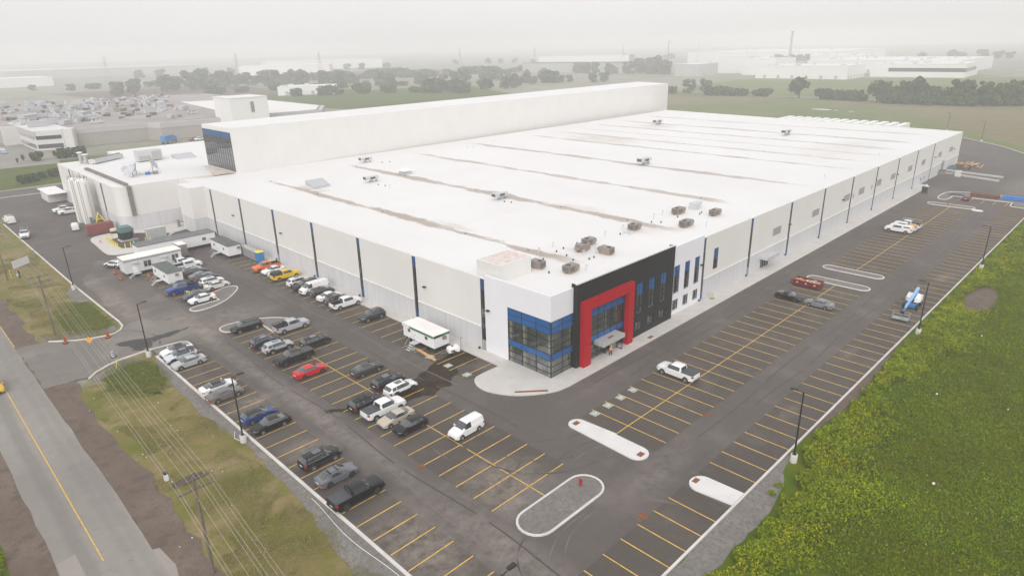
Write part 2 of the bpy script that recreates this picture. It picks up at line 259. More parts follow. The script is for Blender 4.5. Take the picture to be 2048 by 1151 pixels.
# ------------------------------------------------------------------ mesh helpers
class MB:
    def __init__(s): s.v = []; s.f = []; s.m = []
    def add(s, vs, fs, mi=0):
        o = len(s.v); s.v += [tuple(v) for v in vs]; s.f += [tuple(i + o for i in f) for f in fs]; s.m += [mi] * len(fs)
        return s
    def box(s, x0, y0, z0, x1, y1, z1, mi=0):
        x0, x1 = sorted((x0, x1)); y0, y1 = sorted((y0, y1)); z0, z1 = sorted((z0, z1))
        v = [(x0, y0, z0), (x1, y0, z0), (x1, y1, z0), (x0, y1, z0), (x0, y0, z1), (x1, y0, z1), (x1, y1, z1), (x0, y1, z1)]
        return s.add(v, [(0, 3, 2, 1), (4, 5, 6, 7), (0, 1, 5, 4), (1, 2, 6, 5), (2, 3, 7, 6), (3, 0, 4, 7)], mi)
    def bbox(s, c, sz, mi=0):
        return s.box(c[0] - sz[0] / 2, c[1] - sz[1] / 2, c[2] - sz[2] / 2, c[0] + sz[0] / 2, c[1] + sz[1] / 2, c[2] + sz[2] / 2, mi)
    def prism(s, poly, z0, z1, mi=0, top=None):
        a = sum(poly[i][0] * poly[(i + 1) % len(poly)][1] - poly[(i + 1) % len(poly)][0] * poly[i][1] for i in range(len(poly)))
        if a < 0: poly = poly[::-1]
        n = len(poly); v = [(x, y, z0) for x, y in poly] + [(x, y, z1) for x, y in poly]
        s.add(v, [tuple(range(n))[::-1]] + [(i, (i + 1) % n, n + (i + 1) % n, n + i) for i in range(n)], mi)
        s.f.append(tuple(len(s.v) - n + i for i in range(n))); s.m.append(mi if top is None else top); return s
    def tube(s, a, b, r0, r1=None, n=10, mi=0, caps=True):
        r1 = r0 if r1 is None else r1; a = Vector(a); b = Vector(b); d = (b - a).normalized()
        u = d.orthogonal().normalized(); w_ = d.cross(u); v = []
        for p_, r in ((a, r0), (b, r1)):
            v += [p_ + (u * math.cos(2 * math.pi * i / n) + w_ * math.sin(2 * math.pi * i / n)) * r for i in range(n)]
        f = [(i, (i + 1) % n, n + (i + 1) % n, n + i) for i in range(n)]
        if caps: f += [tuple(range(n))[::-1], tuple(range(n, 2 * n))]
        return s.add(v, f, mi)
    def path(s, pts, r, n=6, mi=0):
        for a, b in zip(pts, pts[1:]): s.tube(a, b, r, r, n, mi)
        return s
    def lathe(s, prof, n=20, mi=0, c=(0, 0, 0)):
        v = [(c[0] + r * math.cos(2 * math.pi * i / n), c[1] + r * math.sin(2 * math.pi * i / n), c[2] + z) for r, z in prof for i in range(n)]
        f = [(k * n + i, k * n + (i + 1) % n, (k + 1) * n + (i + 1) % n, (k + 1) * n + i) for k in range(len(prof) - 1) for i in range(n)]
        return s.add(v, f, mi)
    def mesh(s, name, mats, smooth=None):
        me = bpy.data.meshes.new(name); me.from_pydata(s.v, [], s.f)
        for x in mats: me.materials.append(M[x] if isinstance(x, str) else x)
        me.polygons.foreach_set('material_index', s.m); me.update()
        if smooth is not None:
            me.polygons.foreach_set('use_smooth', [True] * len(me.polygons)); me.set_sharp_from_angle(angle=R(smooth))
        return me
    def build(s, name, mats, parent=None, smooth=None):
        if not isinstance(mats, (list, tuple)): mats = [mats]
        return link(name, s.mesh(name, mats, smooth), parent)
def link(name, me, parent=None):
    o = bpy.data.objects.new(name, me); C.objects.link(o)
    if parent is not None: o.parent = parent
    return o
def tag(o, label=None, cat=None, group=None, kind=None):
    if label: o['label'] = label
    if cat: o['category'] = cat
    if group: o['group'] = group
    if kind: o['kind'] = kind
    return o
def thing(name, label, cat, loc=(0, 0, 0), rz=0., group=None):
    o = bpy.data.objects.new(name, None); C.objects.link(o); o.location = loc; o.rotation_euler = (0, 0, rz); o.empty_display_size = .3
    return tag(o, label, cat, group)
def struct(o, label=None): o['kind'] = 'structure'; return tag(o, label) if label else o
def dup(root, loc, rz=0., label=None, group=None, scale=None):
    r = root.copy(); C.objects.link(r); r.location = loc; r.rotation_euler = (0, 0, rz)
    if label: r['label'] = label
    if group: r['group'] = group
    if scale: r.scale = scale
    for ch in list(root.children):
        c = ch.copy(); C.objects.link(c); c.parent = r
        for g in ch.children:
            d = g.copy(); C.objects.link(d); d.parent = c
    return r
def sheet(name, poly, z, mat, label=None):
    mb = MB(); n = len(poly)
    a = sum(poly[i][0] * poly[(i + 1) % n][1] - poly[(i + 1) % n][0] * poly[i][1] for i in range(n))
    if a < 0: poly = poly[::-1]
    mb.add([(x, y, z) for x, y in poly], [tuple(range(n))]); return struct(mb.build(name, mat), label)
def smooth_poly(pts, k=3, closed=True):
    for _ in range(k):
        q = []; n = len(pts)
        for i in range(n if closed else n - 1):
            a = pts[i]; b = pts[(i + 1) % n]
            q += [(a[0] * .75 + b[0] * .25, a[1] * .75 + b[1] * .25), (a[0] * .25 + b[0] * .75, a[1] * .25 + b[1] * .75)]
        if not closed: q = [pts[0]] + q + [pts[-1]]
        pts = q
    return pts
def ragged(pts, amp, step, seed=1, closed=True):
    r = random.Random(seed); q = []; n = len(pts)
    for i in range(n if closed else n - 1):
        a = Vector(pts[i]); b = Vector(pts[(i + 1) % n]); l = (b - a).length; k = max(1, int(l / step)); nrm = Vector((-(b - a).y, (b - a).x)).normalized()
        for j in range(k):
            t_ = j / k; p_ = a.lerp(b, t_) + nrm * r.uniform(-amp, amp) * (1 if j else .3); q.append((p_.x, p_.y))
    if not closed: q.append(tuple(pts[-1]))
    return q
def kerb(path, closed=False, w=.2, h=.14, z=0., mat='kerb_concrete', name='kerb', label=None):
    n = len(path); P_ = [Vector((*p_, 0)) for p_ in path]; mb = MB(); v = []
    for i in range(n):
        a = P_[i - 1] if (i or closed) else P_[i]; b = P_[(i + 1) % n] if (i < n - 1 or closed) else P_[i]
        d1 = (P_[i] - a).normalized() if (P_[i] - a).length > 1e-6 else (b - P_[i]).normalized()
        d2 = (b - P_[i]).normalized() if (b - P_[i]).length > 1e-6 else d1
        d = (d1 + d2).normalized() if (d1 + d2).length > .1 else d1
        k = 1 / max(.5, d.dot(d1)); nn = Vector((-d.y, d.x, 0)) * w / 2 * k
        for q, zz in ((-nn, z - .05), (-nn * .9, z + h - .02), (-nn * .7, z + h), (nn * .7, z + h), (nn * .9, z + h - .02), (nn, z - .05)): v.append((P_[i].x + q.x, P_[i].y + q.y, zz))
    f = [(i * 6 + j, i * 6 + j + 1, ((i + 1) % n) * 6 + j + 1, ((i + 1) % n) * 6 + j) for i in range(n if closed else n - 1) for j in range(5)]
    if not closed: f += [(0, 1, 2, 3, 4, 5), tuple((n - 1) * 6 + j for j in range(6))[::-1]]
    mb.add(v, f); return struct(mb.build(name, mat), label)
def stadium(cx, cy, lx, ly, n=8):
    """rounded-end bar centred on cx,cy: long along the larger size"""
    r = min(lx, ly) / 2; pts = []
    ax = lx >= ly; h = (max(lx, ly) / 2 - r)
    for s_, a0 in ((1, -90), (-1, 90)):
        for i in range(n + 1):
            a = R(a0 + 180 * i / n); x = s_ * h + r * math.cos(a); y = r * math.sin(a)
            pts.append((cx + x, cy + y) if ax else (cx - y, cy + x))
    return pts

# ================================================================== GROUND
g = MB(); S = 4200
g.add([(-S, -S, -.14), (S, -S, -.14), (S, S, -.14), (-S, S, -.14)], [(0, 1, 2, 3)])
struct(g.build('ground', 'hazed_land'))
sheet('meadow', [(-60, -31.2), (-60, -200), (330, -200), (330, -20), (262, -24), (205, -31.2)], -.05, 'meadow', 'green meadow of weeds right of the car park')
sheet('field', [(228, 200), (228, -20), (264, -20), (330, -60), (640, -90), (560, 20), (500, 60), (478, 130), (486, 250), (520, 330), (330, 330)], -.10, 'green_field')
sheet('brown_field', smooth_poly([(285, -60), (700, -160), (640, 0), (520, 40), (466, 80), (462, 150), (440, 110), (425, 87), (394, 67), (368, 47), (337, 28), (300, 5), (250, -40)], 2), -.075, 'brown_field')
sheet('field', [(500, 60), (900, -100), (900, 130), (800, 150), (700, 330), (520, 300), (490, 200)], -.09, 'green_field')
sheet('ploughed_strip', smooth_poly([(440, 250), (520, 330), (480, 340), (400, 260), (300, 250), (470, 160), (478, 190)], 2), -.06, 'brown_field')
lotpoly = [(-35.5, -31.1), (143, -31.3), (205, -31), (240, -22), (262, -13), (278, -3.4), (299, 15.6), (300, 135), (240, 140), (232, 136), (60, 200), (34, 225), (-13, 214), (-35, 216),
           (-35.8, 146), (-35.7, 129), (-35.7, 98), (-35.45, 68), (-35.5, 52)]
sheet('car_park', lotpoly, 0, 'asphalt', 'dark asphalt car park and drives round the warehouse')
sheet('drive', [(-35.7, 216), (-13, 214), (34, 225), (34, 233), (-13, 226), (-35, 228), (-50, 229), (-50, 216)], .0, 'asphalt')
kerb([(-50, 215), (-30, 214.6), (-13, 212.5)], w=.3, h=.1)
# lower left part of the lot is dusty and browner
sheet('drive', ragged([(-35.3, 52.5), (-35.3, 72), (-33.5, 100), (-27.5, 112), (-25.3, 100), (-25.6, 66), (-25.4, 48), (-28.8, 44), (-30, 52)], .5, 2.5, 4), .004, 'dusty_asphalt')
sheet('drive', ragged([(-50.1, 50), (-44.8, 49.1), (-42.9, 50.9), (-39.6, 52.4), (-36, 52.5), (-31, 53.5), (-27, 55), (-29, 62), (-33, 67), (-35.5, 66), (-36.6, 64.1), (-38.3, 63.8), (-42.5, 65.2), (-46, 68.4), (-50.1, 69)], .3, 1.2, 5), .008, 'apron', 'dusty entrance apron joining the road')
sheet('asphalt_patch', ragged([(-37.6, 54.4), (-36.4, 53.2), (-34.6, 54.2), (-33.6, 55.6), (-30.4, 56.0), (-27.6, 57.4), (-30.5, 57.6), (-33.4, 57.4), (-36, 58.6), (-39.5, 59.2), (-38.4, 57.6), (-37.2, 56.2)], .4, .6, 9), .012, 'fresh_asphalt')
for bx in ([(-35.2, -31), (-35.2, 49.2), (-30.1, 49.2), (-30.1, -26)], [(-24.7, -14.1), (-24.7, 49.6), (-13.7, 47.2), (-13.7, -14.1)], [(-8.1, 8.2), (-8.1, 97), (-2.35, 97), (-2.35, 8.2)],
           [(-4.8, -9.3), (64.5, -9.3), (64.5, -20.2), (-4.8, -20.2)], [(75.5, -9.3), (147.5, -9.3), (147.5, -20.1), (75.5, -20.1)],
           [(-5, -25.7), (156, -25.7), (156, -31), (-5, -31)], [(-30, -25.7), (-8, -25.7), (-8, -31), (-30, -31)], [(-24.6, 66.2), (-13.5, 71.5), (-13.5, 101), (-24.6, 101)]):
    sheet('parking_bay', ragged(bx, .12, 3., 3), .004, 'bay_asphalt')
# road, shoulders
sheet('road', ragged([(-50.3, -70), (-50.1, 300)], .12, 3, 2, False) + ragged([(-57.3, 300), (-57.3, -70)], .12, 3, 3, False), -.01, 'road_asphalt', 'pale worn two lane road left of the site')
sheet('dirt_shoulder', ragged([(-50.6, -70), (-50.6, 400)], .05, 5, 2, False) + ragged([(-46.6, 400), (-47.0, 130), (-47.4, 75), (-46.6, 50), (-47.6, 34), (-46.4, 16), (-47.2, -5), (-46.6, -70)], .5, 2, 8, False), -.03, 'dirt')
sheet('dirt_shoulder', [(-57, -70), (-57, 300), (-60.2, 300), (-60.0, 30), (-60.4, 12), (-60.2, -70)], -.03, 'dirt')
sheet('grass_bank', [(-60, -70), (-60, 300), (-140, 300), (-140, -70)], -.055, 'lush_grass')
sheet('grass_verge', [(-35.6, -32), (-35.6, 50), (-36.2, 52.4), (-39.6, 52.3), (-44.7, 49), (-50.2, 40), (-50.2, -70), (-35.6, -70)], -.05, 'verge_grass', 'dry patchy grass verge between the road and the kerb')
sheet('grass_verge', [(-35.8, 210), (-35.8, 98), (-35.4, 68), (-36.6, 64.1), (-42.5, 65.2), (-46, 68.3), (-50.2, 70), (-50.2, 210)], -.05, 'verge_grass', 'grass verge north of the entrance beside the drive')
sheet('lush_patch', ragged([(-36.2, 67), (-36.2, 84), (-38.6, 86), (-42, 78), (-43.2, 71), (-40, 67)], .7, .7, 3), -.035, 'lush_grass')
sheet('lush_patch', ragged([(-36.6, 42), (-36.8, 48), (-40, 50.5), (-43, 48), (-44.5, 43), (-42, 39), (-39, 36)], .7, .7, 4), -.035, 'lush_grass')
sheet('grass_verge', [(-120, 228.5), (60, 232), (90, 300), (-20, 290), (-120, 285)], -.06, 'lush_grass', 'mown grass strip before the far grey building')
sheet('far_car_park', [(-60, 285), (-20, 286), (2, 283), (8, 335), (0, 372), (-6, 420), (-60, 420)], -.02, 'road_asphalt')
sheet('gravel_strip', ragged([(-35.7, 49), (-35.7, -31), (-39.5, -31), (-38.6, -8), (-37.4, 0), (-36.5, 14), (-37.6, 28), (-37, 44)], .25, 1.5, 11), -.02, 'gravel')
sheet('gravel_strip', ragged([(-22, -31.2), (6.5, -31.2), (1.5, -32.3), (-2.5, -33.6), (-6, -34.2), (-14, -34.0), (-22, -33.9)], .22, 1.2, 12), -.02, 'gravel', 'bare gravel strip behind the right kerb')
sheet('gravel_strip', ragged([(6.5, -31.2), (50, -31.2), (30, -32.2), (22, -32.6)], .15, 1.5, 13), -.02, 'dirt')
sheet('gravel_strip', ragged([(-36.1, 49.5), (-39.5, 51.9), (-44.3, 48.7), (-45.5, 46), (-42, 48), (-39, 49.5)], .2, 1, 14), -.02, 'gravel')
sheet('gravel_strip', ragged([(-36, 98), (-36, 84), (-38, 85), (-38.4, 92)], .3, 1, 15), -.02, 'gravel')
sheet('gravel_strip', ragged([(-36.2, 68), (-37, 65), (-42, 66.5), (-46, 69.6), (-47, 72), (-41, 68.6), (-38, 67.5)], .2, 1, 16), -.02, 'gravel')
sheet('bare_soil', ragged(smooth_poly([(63.8, -34.5), (62, -37.5), (68.5, -39), (78, -38), (84, -36), (80, -33.2), (70, -33.4)], 2), .35, .5, 3), -.03, 'dirt')
sheet('bare_soil', smooth_poly([(100, -34), (112, -34), (118, -38), (104, -38)], 2), -.03, 'dirt')
sheet('road_patch', [(-57.2, 9.6), (-55.6, 9.9), (-55.7, 4.9), (-57.25, 4.5)], -.005, 'patch')
sheet('road_patch', [(-50.35, 5.2), (-49.8, 5), (-49.5, 1.6), (-49.9, -.4), (-50.35, 0)], -.005, 'patch')
mk = MB()
for y0, y1 in ((-60, 2), (7, 57.5)): mk.box(-54.06, y0, -.009, -53.94, y1, .0)
mk.box(-50.28, 70, -.009, -50.18, 300, 0)
struct(mk.build('road_marking', 'line_yellow'))
# pavement in front of the building
pav = [(-2.3, 97), (-2.3, 8.1), (-5.3, 8.15)] + smooth_poly([(-5.3, 8.15), (-7.3, 8.0), (-8.6, 6.0), (-8.6, 3.4), (-6.6, -.2), (-2.5, -3.0), (0, -3.3)], 2, False)[1:] + [(157, -3.2), (172.5, -3.2), (174.2, -1.9), (174.2, -.0), (.0, .0), (0, 97)]
p_ = MB(); p_.prism(pav, -.02, .13); struct(p_.build('pavement', 'concrete_slab'), 'pale concrete pavement along both front walls of the warehouse')
p_ = MB()
for k in range(56): p_.box(5 + k * 3., -3.18, .1305, 5.03 + k * 3., -.9, .134)
struct(p_.build('pavement_joint', 'old_concrete'))
def paving(name, poly, top=.14, mat='white_concrete', label=None):
    q = MB(); q.prism(poly, -.02, top); return struct(q.build(name, mat), label)
# solid white islands of the entrance
isA = smooth_poly([(-7.9, -9.6), (-5.0, -9.1), (-5.0, -14.7), (-5.0, -14.9), (-4.9, -19), (-5.6, -20.6), (-7.9, -20.4), (-8.0, -14)], 3)
isA = [(-7.6, -10)] + [(-6.5 + 1.15 * math.cos(a), -10.2 + 1.15 * math.sin(a)) for a in [R(170 - i * 17) for i in range(11)]] + [(-5.0, -14.75), (-5.15, -15.1), (-5.2, -18.9)] + [(-6.55 + 1.35 * math.cos(a), -18.9 + 1.35 * math.sin(a)) for a in [R(0 - i * 18) for i in range(11)]]
paving('traffic_island', isA, label='solid white concrete island at the end of the double bay row')
isB = [(-5.0, -31), (-7.5, -31)] + [(-6.55 + 1.4 * math.cos(a), -27.1 + 1.3 * math.sin(a)) for a in [R(180 - i * 18) for i in range(11)]]
paving('traffic_island', isB, label='white concrete island against the right kerb')
def gravel_island(poly, label, mat='gravel'):
    paving('traffic_island', poly, .08, mat, label); kerb(poly, True, .26, .15)
gravel_island(stadium(-19.0, -18.4, 11.3, 3.9, 10), 'gravel island with white kerb holding the red hydrant')
gravel_island(stadium(65.4, -14.7, 2.7, 11.3, 8), 'narrow kerbed island beside the red skip')
gravel_island(stadium(73.9, -14.5, 2.6, 11.3, 8), 'narrow kerbed island behind the red skip')
gravel_island(stadium(148.3, -14.4, 3.2, 11.2, 8), 'kerbed island at the far end of the bays')
gravel_island([(-19.1, 66.1), (-23.2, 65.95)] + smooth_poly([(-23.2, 65.95), (-24.9, 65.5), (-24.6, 63.6), (-22.5, 63.2), (-19, 64.3), (-16, 67), (-13.6, 70), (-13.8, 71.9), (-15.8, 72.2), (-18, 71)], 2, False)[1:] + [(-19.2, 70.8), (-18.9, 68.6)], 'curved kerbed island beside the parked white saloon')
gravel_island([(-19.05, 44.3), (-18.9, 48.9), (-22.8, 49.5)] + smooth_poly([(-22.8, 49.5), (-24.6, 50.0), (-24.9, 52), (-24, 53.2), (-21, 52.9), (-17.5, 51.5), (-15, 49), (-14, 46.5), (-14.6, 44.6), (-16.5, 44.2)], 2, False)[1:], 'curved kerbed island under the grey pickup')
kerb([(-35.6, -31.1), (-35.6, 49.2)], w=.34, h=.15, label='long white kerb along the left bays')
kerb([(-44.9, 48.7), (-43.6, 50.2), (-41.7, 51.4), (-39.6, 52.2), (-36.4, 52.5), (-33, 52.2), (-31.2, 51.9), (-30.4, 51.2), (-30.3, 50), (-31, 49.1), (-35.5, 49.1)], w=.3, h=.15)
paving('traffic_island', [(-35.3, 49.3), (-31.1, 49.3), (-30.5, 50), (-30.6, 51.2), (-31.4, 51.8), (-35.3, 52.2)], .08, 'gravel')
kerb([(-35.85, 170), (-35.85, 129), (-35.8, 98), (-35.6, 85), (-35.35, 69), (-35.5, 66.4), (-36.3, 64.7), (-37.4, 63.8), (-38.6, 63.7), (-40.5, 64.3), (-42.7, 65.4), (-45.9, 68.2)], w=.3, h=.15, label='white kerb curving round the northern verge into the entrance')
kerb([(-40, -31.1), (143, -31.3), (160, -31.3)], w=.26, h=.15, label='straight white kerb along the right bays')
kerb([(262, -13), (278, -3.4), (299, 15.6)], w=.35, h=.15)
fi = [(147, -9.5), (147.6, -11.2), (149.2, -11.9), (151, -11.8), (153.3, -10.9), (154.5, -11.4)]
kerb([(171, -30), (169.5, -13), (168, -10.2), (165, -9.0), (160, -8.8), (156.6, -9.2), (155.2, -9.9), (155, -10.9), (155.6, -11.6), (158.4, -11.9), (161.8, -11.8), (162.2, -26), (158, -26.1), (157, -26.6), (156.6, -28), (156.4, -31.2)], w=.3, h=.15)
paving('traffic_island', [(171, -30), (169.4, -13), (168, -10.4), (165, -9.2), (160, -9.0), (156.8, -9.4), (155.3, -10), (155.7, -11.4), (158.4, -11.7), (162, -11.6), (162.5, -26), (158.2, -27), (156.6, -31), (171, -31)], .08, 'gravel', 'far gravel island with blue pipes')
paving('equipment_pad', smooth_poly([(-24.2, 132.6), (-22.6, 135.4), (-17.7, 136.3), (-14, 134.3), (0, 134.3), (0, 126.4), (-9, 123), (-13, 111.5), (-22, 112.6), (-23.9, 113.6), (-25, 116), (-24.4, 126)], 1), .12, 'concrete_slab', 'concrete pad under the transformer')
sheet('pad_surface', [(-20.9, 128.8), (-14, 131), (-8, 124), (-13, 114.5), (-20.9, 118)], .125, 'bay_asphalt')
# tyre marks left by turning vehicles
r_ = random.Random(17)
def tyre(cx, cy, rad, a0, a1, w_=.16, mat='tyre_dark'):
    n = 26; pts = [(R(a0 + (a1 - a0) * k / n), w_ * (.55 + .45 * math.sin(k * .9 + cx)) / 2) for k in range(n + 1)]
    mb = MB(); mb.add([(cx + (rad + s_ * hw) * math.cos(a), cy + (rad + s_ * hw) * math.sin(a), .0155) for a, hw in pts for s_ in (-1, 1)], [(2 * k, 2 * k + 1, 2 * k + 3, 2 * k + 2) for k in range(n)]); struct(mb.build('tyre_mark', mat))
for cx, cy, rad, a0, a1 in ((-9, -6, 8.5, 150, 250), (-9.5, -6.5, 10.1, 140, 262), (-9, -3, 13, 165, 240), (-11, -21, 6.5, 20, 110), (-11.4, -21, 8.0, 10, 120), (-19, -30, 8.5, 20, 130), (-20, -31, 10.1, 25, 125), (-14, 57, 7, 150, 260), (-14, 57, 8.6, 140, 270), (-13, 62, 13, 190, 260), (-30, 50, 9, 20, 75), (-30, 49, 11, 15, 80), (-26, 61, 6, -60, 60), (70, -23, 6, 60, 150), (70, -23, 7.6, 55, 155), (155, -6, 9, 200, 300), (-40, 57, 6, -30, 60), (-42, 57, 9, -40, 50), (1, -14, 9, 200, 262), (-3, 2, 14.5, 190, 250), (-24, -24, 5, 80, 200)):
    tyre(cx, cy, rad, a0, a1, r_.uniform(.12, .24), r_.choice(('tyre_dark', 'tyre_dark', 'tyre_pale')))
for x, y0, y1 in ((-12.1, -8, 96), (-10.0, 6, 92), (-26.3, -28, 46), (-28.2, -20, 45)):
    mb = MB(); n = 40; mb.add([(x + .35 * math.sin(k * .4 + x) + s_ * .09, y0 + (y1 - y0) * k / n, .0152) for k in range(n + 1) for s_ in (-1, 1)], [(2 * k, 2 * k + 1, 2 * k + 3, 2 * k + 2) for k in range(n) if k % 7]); struct(mb.build('tyre_mark', 'tyre_pale' if x in (-10.0, -28.2) else 'tyre_dark'))
for y, x0, x1 in ((-5.4, 0, 150), (-7.4, 6, 120), (-22.1, -2, 150), (-24.0, 10, 140)):
    mb = MB(); n = 50; mb.add([(x0 + (x1 - x0) * k / n, y + .3 * math.sin(k * .5 + y) + s_ * .08, .0152) for k in range(n + 1) for s_ in (-1, 1)], [(2 * k, 2 * k + 2, 2 * k + 3, 2 * k + 1) for k in range(n) if k % 6]); struct(mb.build('tyre_mark', 'tyre_dark'))
# painted bay lines
ln = MB(); LW = .06
def hx(x0, x1, y): ln.box(x0, y - LW, .005, x1, y + LW, .012)
def vy(x, y0, y1): ln.box(x - LW, y0, .005, x + LW, y1, .012)
for k in range(0, 22): hx(-24.65, -13.7, -14.05 + 2.775 * k) if k < 21 else hx(-24.65, -19.2, -14.05 + 2.775 * k)
hx(-24.65, -19.4, -14.05 + 2.775 * 22); vy(-19.2, -16.4, 44.3)
for k in range(-4, 24): hx(-35.3, -30.05, -17.25 + 2.77 * k)
for k in range(0, 29): hx(-8.0, -2.4, 9.6 + 2.83 * k)
for k in range(9): hx(-24.6, -13.7, 73.4 + 2.8 * k)
vy(-19.2, 71, 95)
for k in range(24): vy(.27 - 2.75 + 2.75 * k, -9.2, -20.15)
ln.box(-4.9, -14.8 - LW, .005, 64.1, -14.8 + LW, .0125)
for k in range(26): vy(77.3 + 2.75 * k, -9.2, -20.1)
ln.box(75, -14.6 - LW, .005, 147, -14.6 + LW, .0125)
for k in range(59): vy(-2.4 + 2.74 * k, -25.7, -31)
for k in range(7): vy(-10.75 - 2.74 * k, -25.7, -31)
for k in range(5): hx(156.5 if k == 0 else 156.5, 161.6, -14.2 - 2.75 * k)
struct(ln.build('bay_marking', 'line_yellow'))
# accessible bay symbols
sy = MB()
def hc(x, y, s=.55):
    sy.box(x - s, y - s, .013, x + s, y + s, .016, 0); sy.box(x - s * .8, y - s * .8, .0165, x + s * .8, y + s * .8, .0195, 1)
    sy.tube((x - .02, y + .0, .0198), (x - .02, y + .0, .0225), .24, .24, 14, 2); sy.tube((x - .02, y, .0226), (x - .02, y, .0245), .17, .17, 14, 1)
    sy.box(x + .02, y - .02, .0247, x + .33, y + .05, .027, 2); sy.box(x + .29, y - .2, .0247, x + .33, y - .02, .027, 2)
for q in ((-3.0, -10.1), (-.3, -10.1), (2.45, -10.1), (5.2, -10.1), (-7.1, 9.6), (-7.1, 13.75), (-7.1, 18.0), (-7.1, 22.1)): hc(*q, .55)
struct(sy.build('bay_symbol', ['pale_yellow', 'blue_paint', 'refl_white']))
# rust coloured tactile plates
tp = MB()
for x, y, a, b_ in ((-6.5, -9.95, .45, .33), (-6.55, -19.4, .45, .33), (-6.5, -26.35, .45, .28)): tp.box(x - a, y - b_, .141, x + a, y + b_, .15)
tp.prism([(-6.35, .86), (-6.0, 1.1), (-2.65, -1.85), (-3.0, -2.15)], .131, .14); tp.box(20.2, -2.75, .131, 21.4, -2.2, .14)
for i in range(10): tp.box(-6.9 + i * .09, -10.2, .151, -6.87 + i * .09, -9.7, .156)
struct(tp.build('tactile_plate', 'rust'))
# drain covers
for x, y, s, lb in ((-14.9, -25.4, .45, 'rusty slotted drain below the gravel island'), (6.2, -20.6, .35, 'small pale drain at the end of the right double row'), (-24.9, -2.9, .35, 'rusty drain left of the small white van row')):
    dg = MB()
    for i in range(6): dg.box(x - s, y - s + i * s / 3, .014, x + s, y - s + i * s / 3 + .08, .03)
    dg.box(x - s * .8, y - s * .9, .0135, x + s * .8, y + s * .9, .016)
    tag(dg.build('drain_cover', 'rust'), lb, 'drain')

# puddle from the compressor
pd = ragged([(-2.4, 12.4), (-1.9, 15.0), (-3.2, 17.2), (-6, 16.3), (-9.5, 15.2), (-13.5, 13.9), (-16.5, 13.6), (-19.5, 12.8), (-24, 14.3), (-26.4, 15.8), (-26.2, 14.8), (-23.8, 12.9), (-21.8, 11.4), (-18.4, 9.4), (-16, 9.7), (-14, 8.2), (-11.8, 9.3), (-10.6, 8.6), (-9.4, 10.4), (-7.3, 11), (-6.9, 12.8), (-4.6, 11.9)], .38, .9, 21)
sheet('puddle', ragged(smooth_poly(pd, 1), .22, .45, 5), .009, 'puddle', 'brown puddle of water spreading across the bays')

# ================================================================== MAIN WAREHOUSE
wh = thing('warehouse', 'huge white flat roofed warehouse with charcoal entrance block, red arch and blue glass corner', 'warehouse')
Hm = 11.75
def P(plane, u, d, z, off=0.):
    """plane 'S': facade facing -y, 'W': facade facing -x; d is the distance outwards"""
    return (u, off - d, z) if plane == 'S' else (off - d, u, z)
def PB(mb, plane, u0, u1, d0, d1, z0, z1, mi=0, off=0.):
    a = P(plane, u0, d0, z0, off); b = P(plane, u1, d1, z1, off); return mb.box(*a, *b, mi)
def wall(name, plane, u0, u1, z0, z1, holes, mat, d=0., th=.3, parent=None, off=0.):
    us = sorted({u0, u1, *[h[0] for h in holes], *[h[1] for h in holes]}); zs = sorted({z0, z1, *[h[2] for h in holes], *[h[3] for h in holes]})
    solid = lambda i, j: 0 <= i < len(us) - 1 and 0 <= j < len(zs) - 1 and not any(h[0] <= (us[i] + us[i + 1]) / 2 <= h[1] and h[2] <= (zs[j] + zs[j + 1]) / 2 <= h[3] for h in holes)
    vid = {}; mb = MB()
    def V(i, j, k):
        if (i, j, k) not in vid: vid[(i, j, k)] = len(mb.v); mb.v.append(P(plane, us[i], d - (th if k else 0), zs[j], off))
        return vid[(i, j, k)]
    for i in range(len(us) - 1):
        for j in range(len(zs) - 1):
            if not solid(i, j): continue
            q = [(i, j), (i + 1, j), (i + 1, j + 1), (i, j + 1)]
            mb.f.append(tuple(V(a, b, 0) for a, b in q)); mb.f.append(tuple(V(a, b, 1) for a, b in q[::-1])); mb.m += [0, 0]
            for (da, db), (a, b) in (((-1, 0), (3, 0)), ((1, 0), (1, 2)), ((0, -1), (0, 1)), ((0, 1), (2, 3))):
                if not solid(i + da, j + db):
                    mb.f.append((V(*q[a], 0), V(*q[a], 1), V(*q[b], 1), V(*q[b], 0))); mb.m.append(0)
    o = mb.build(name, mat, wh if parent is None else parent)
    bm = bmesh.new(); bm.from_mesh(o.data); bmesh.ops.recalc_face_normals(bm, faces=bm.faces); bm.to_mesh(o.data); bm.free()
    return o
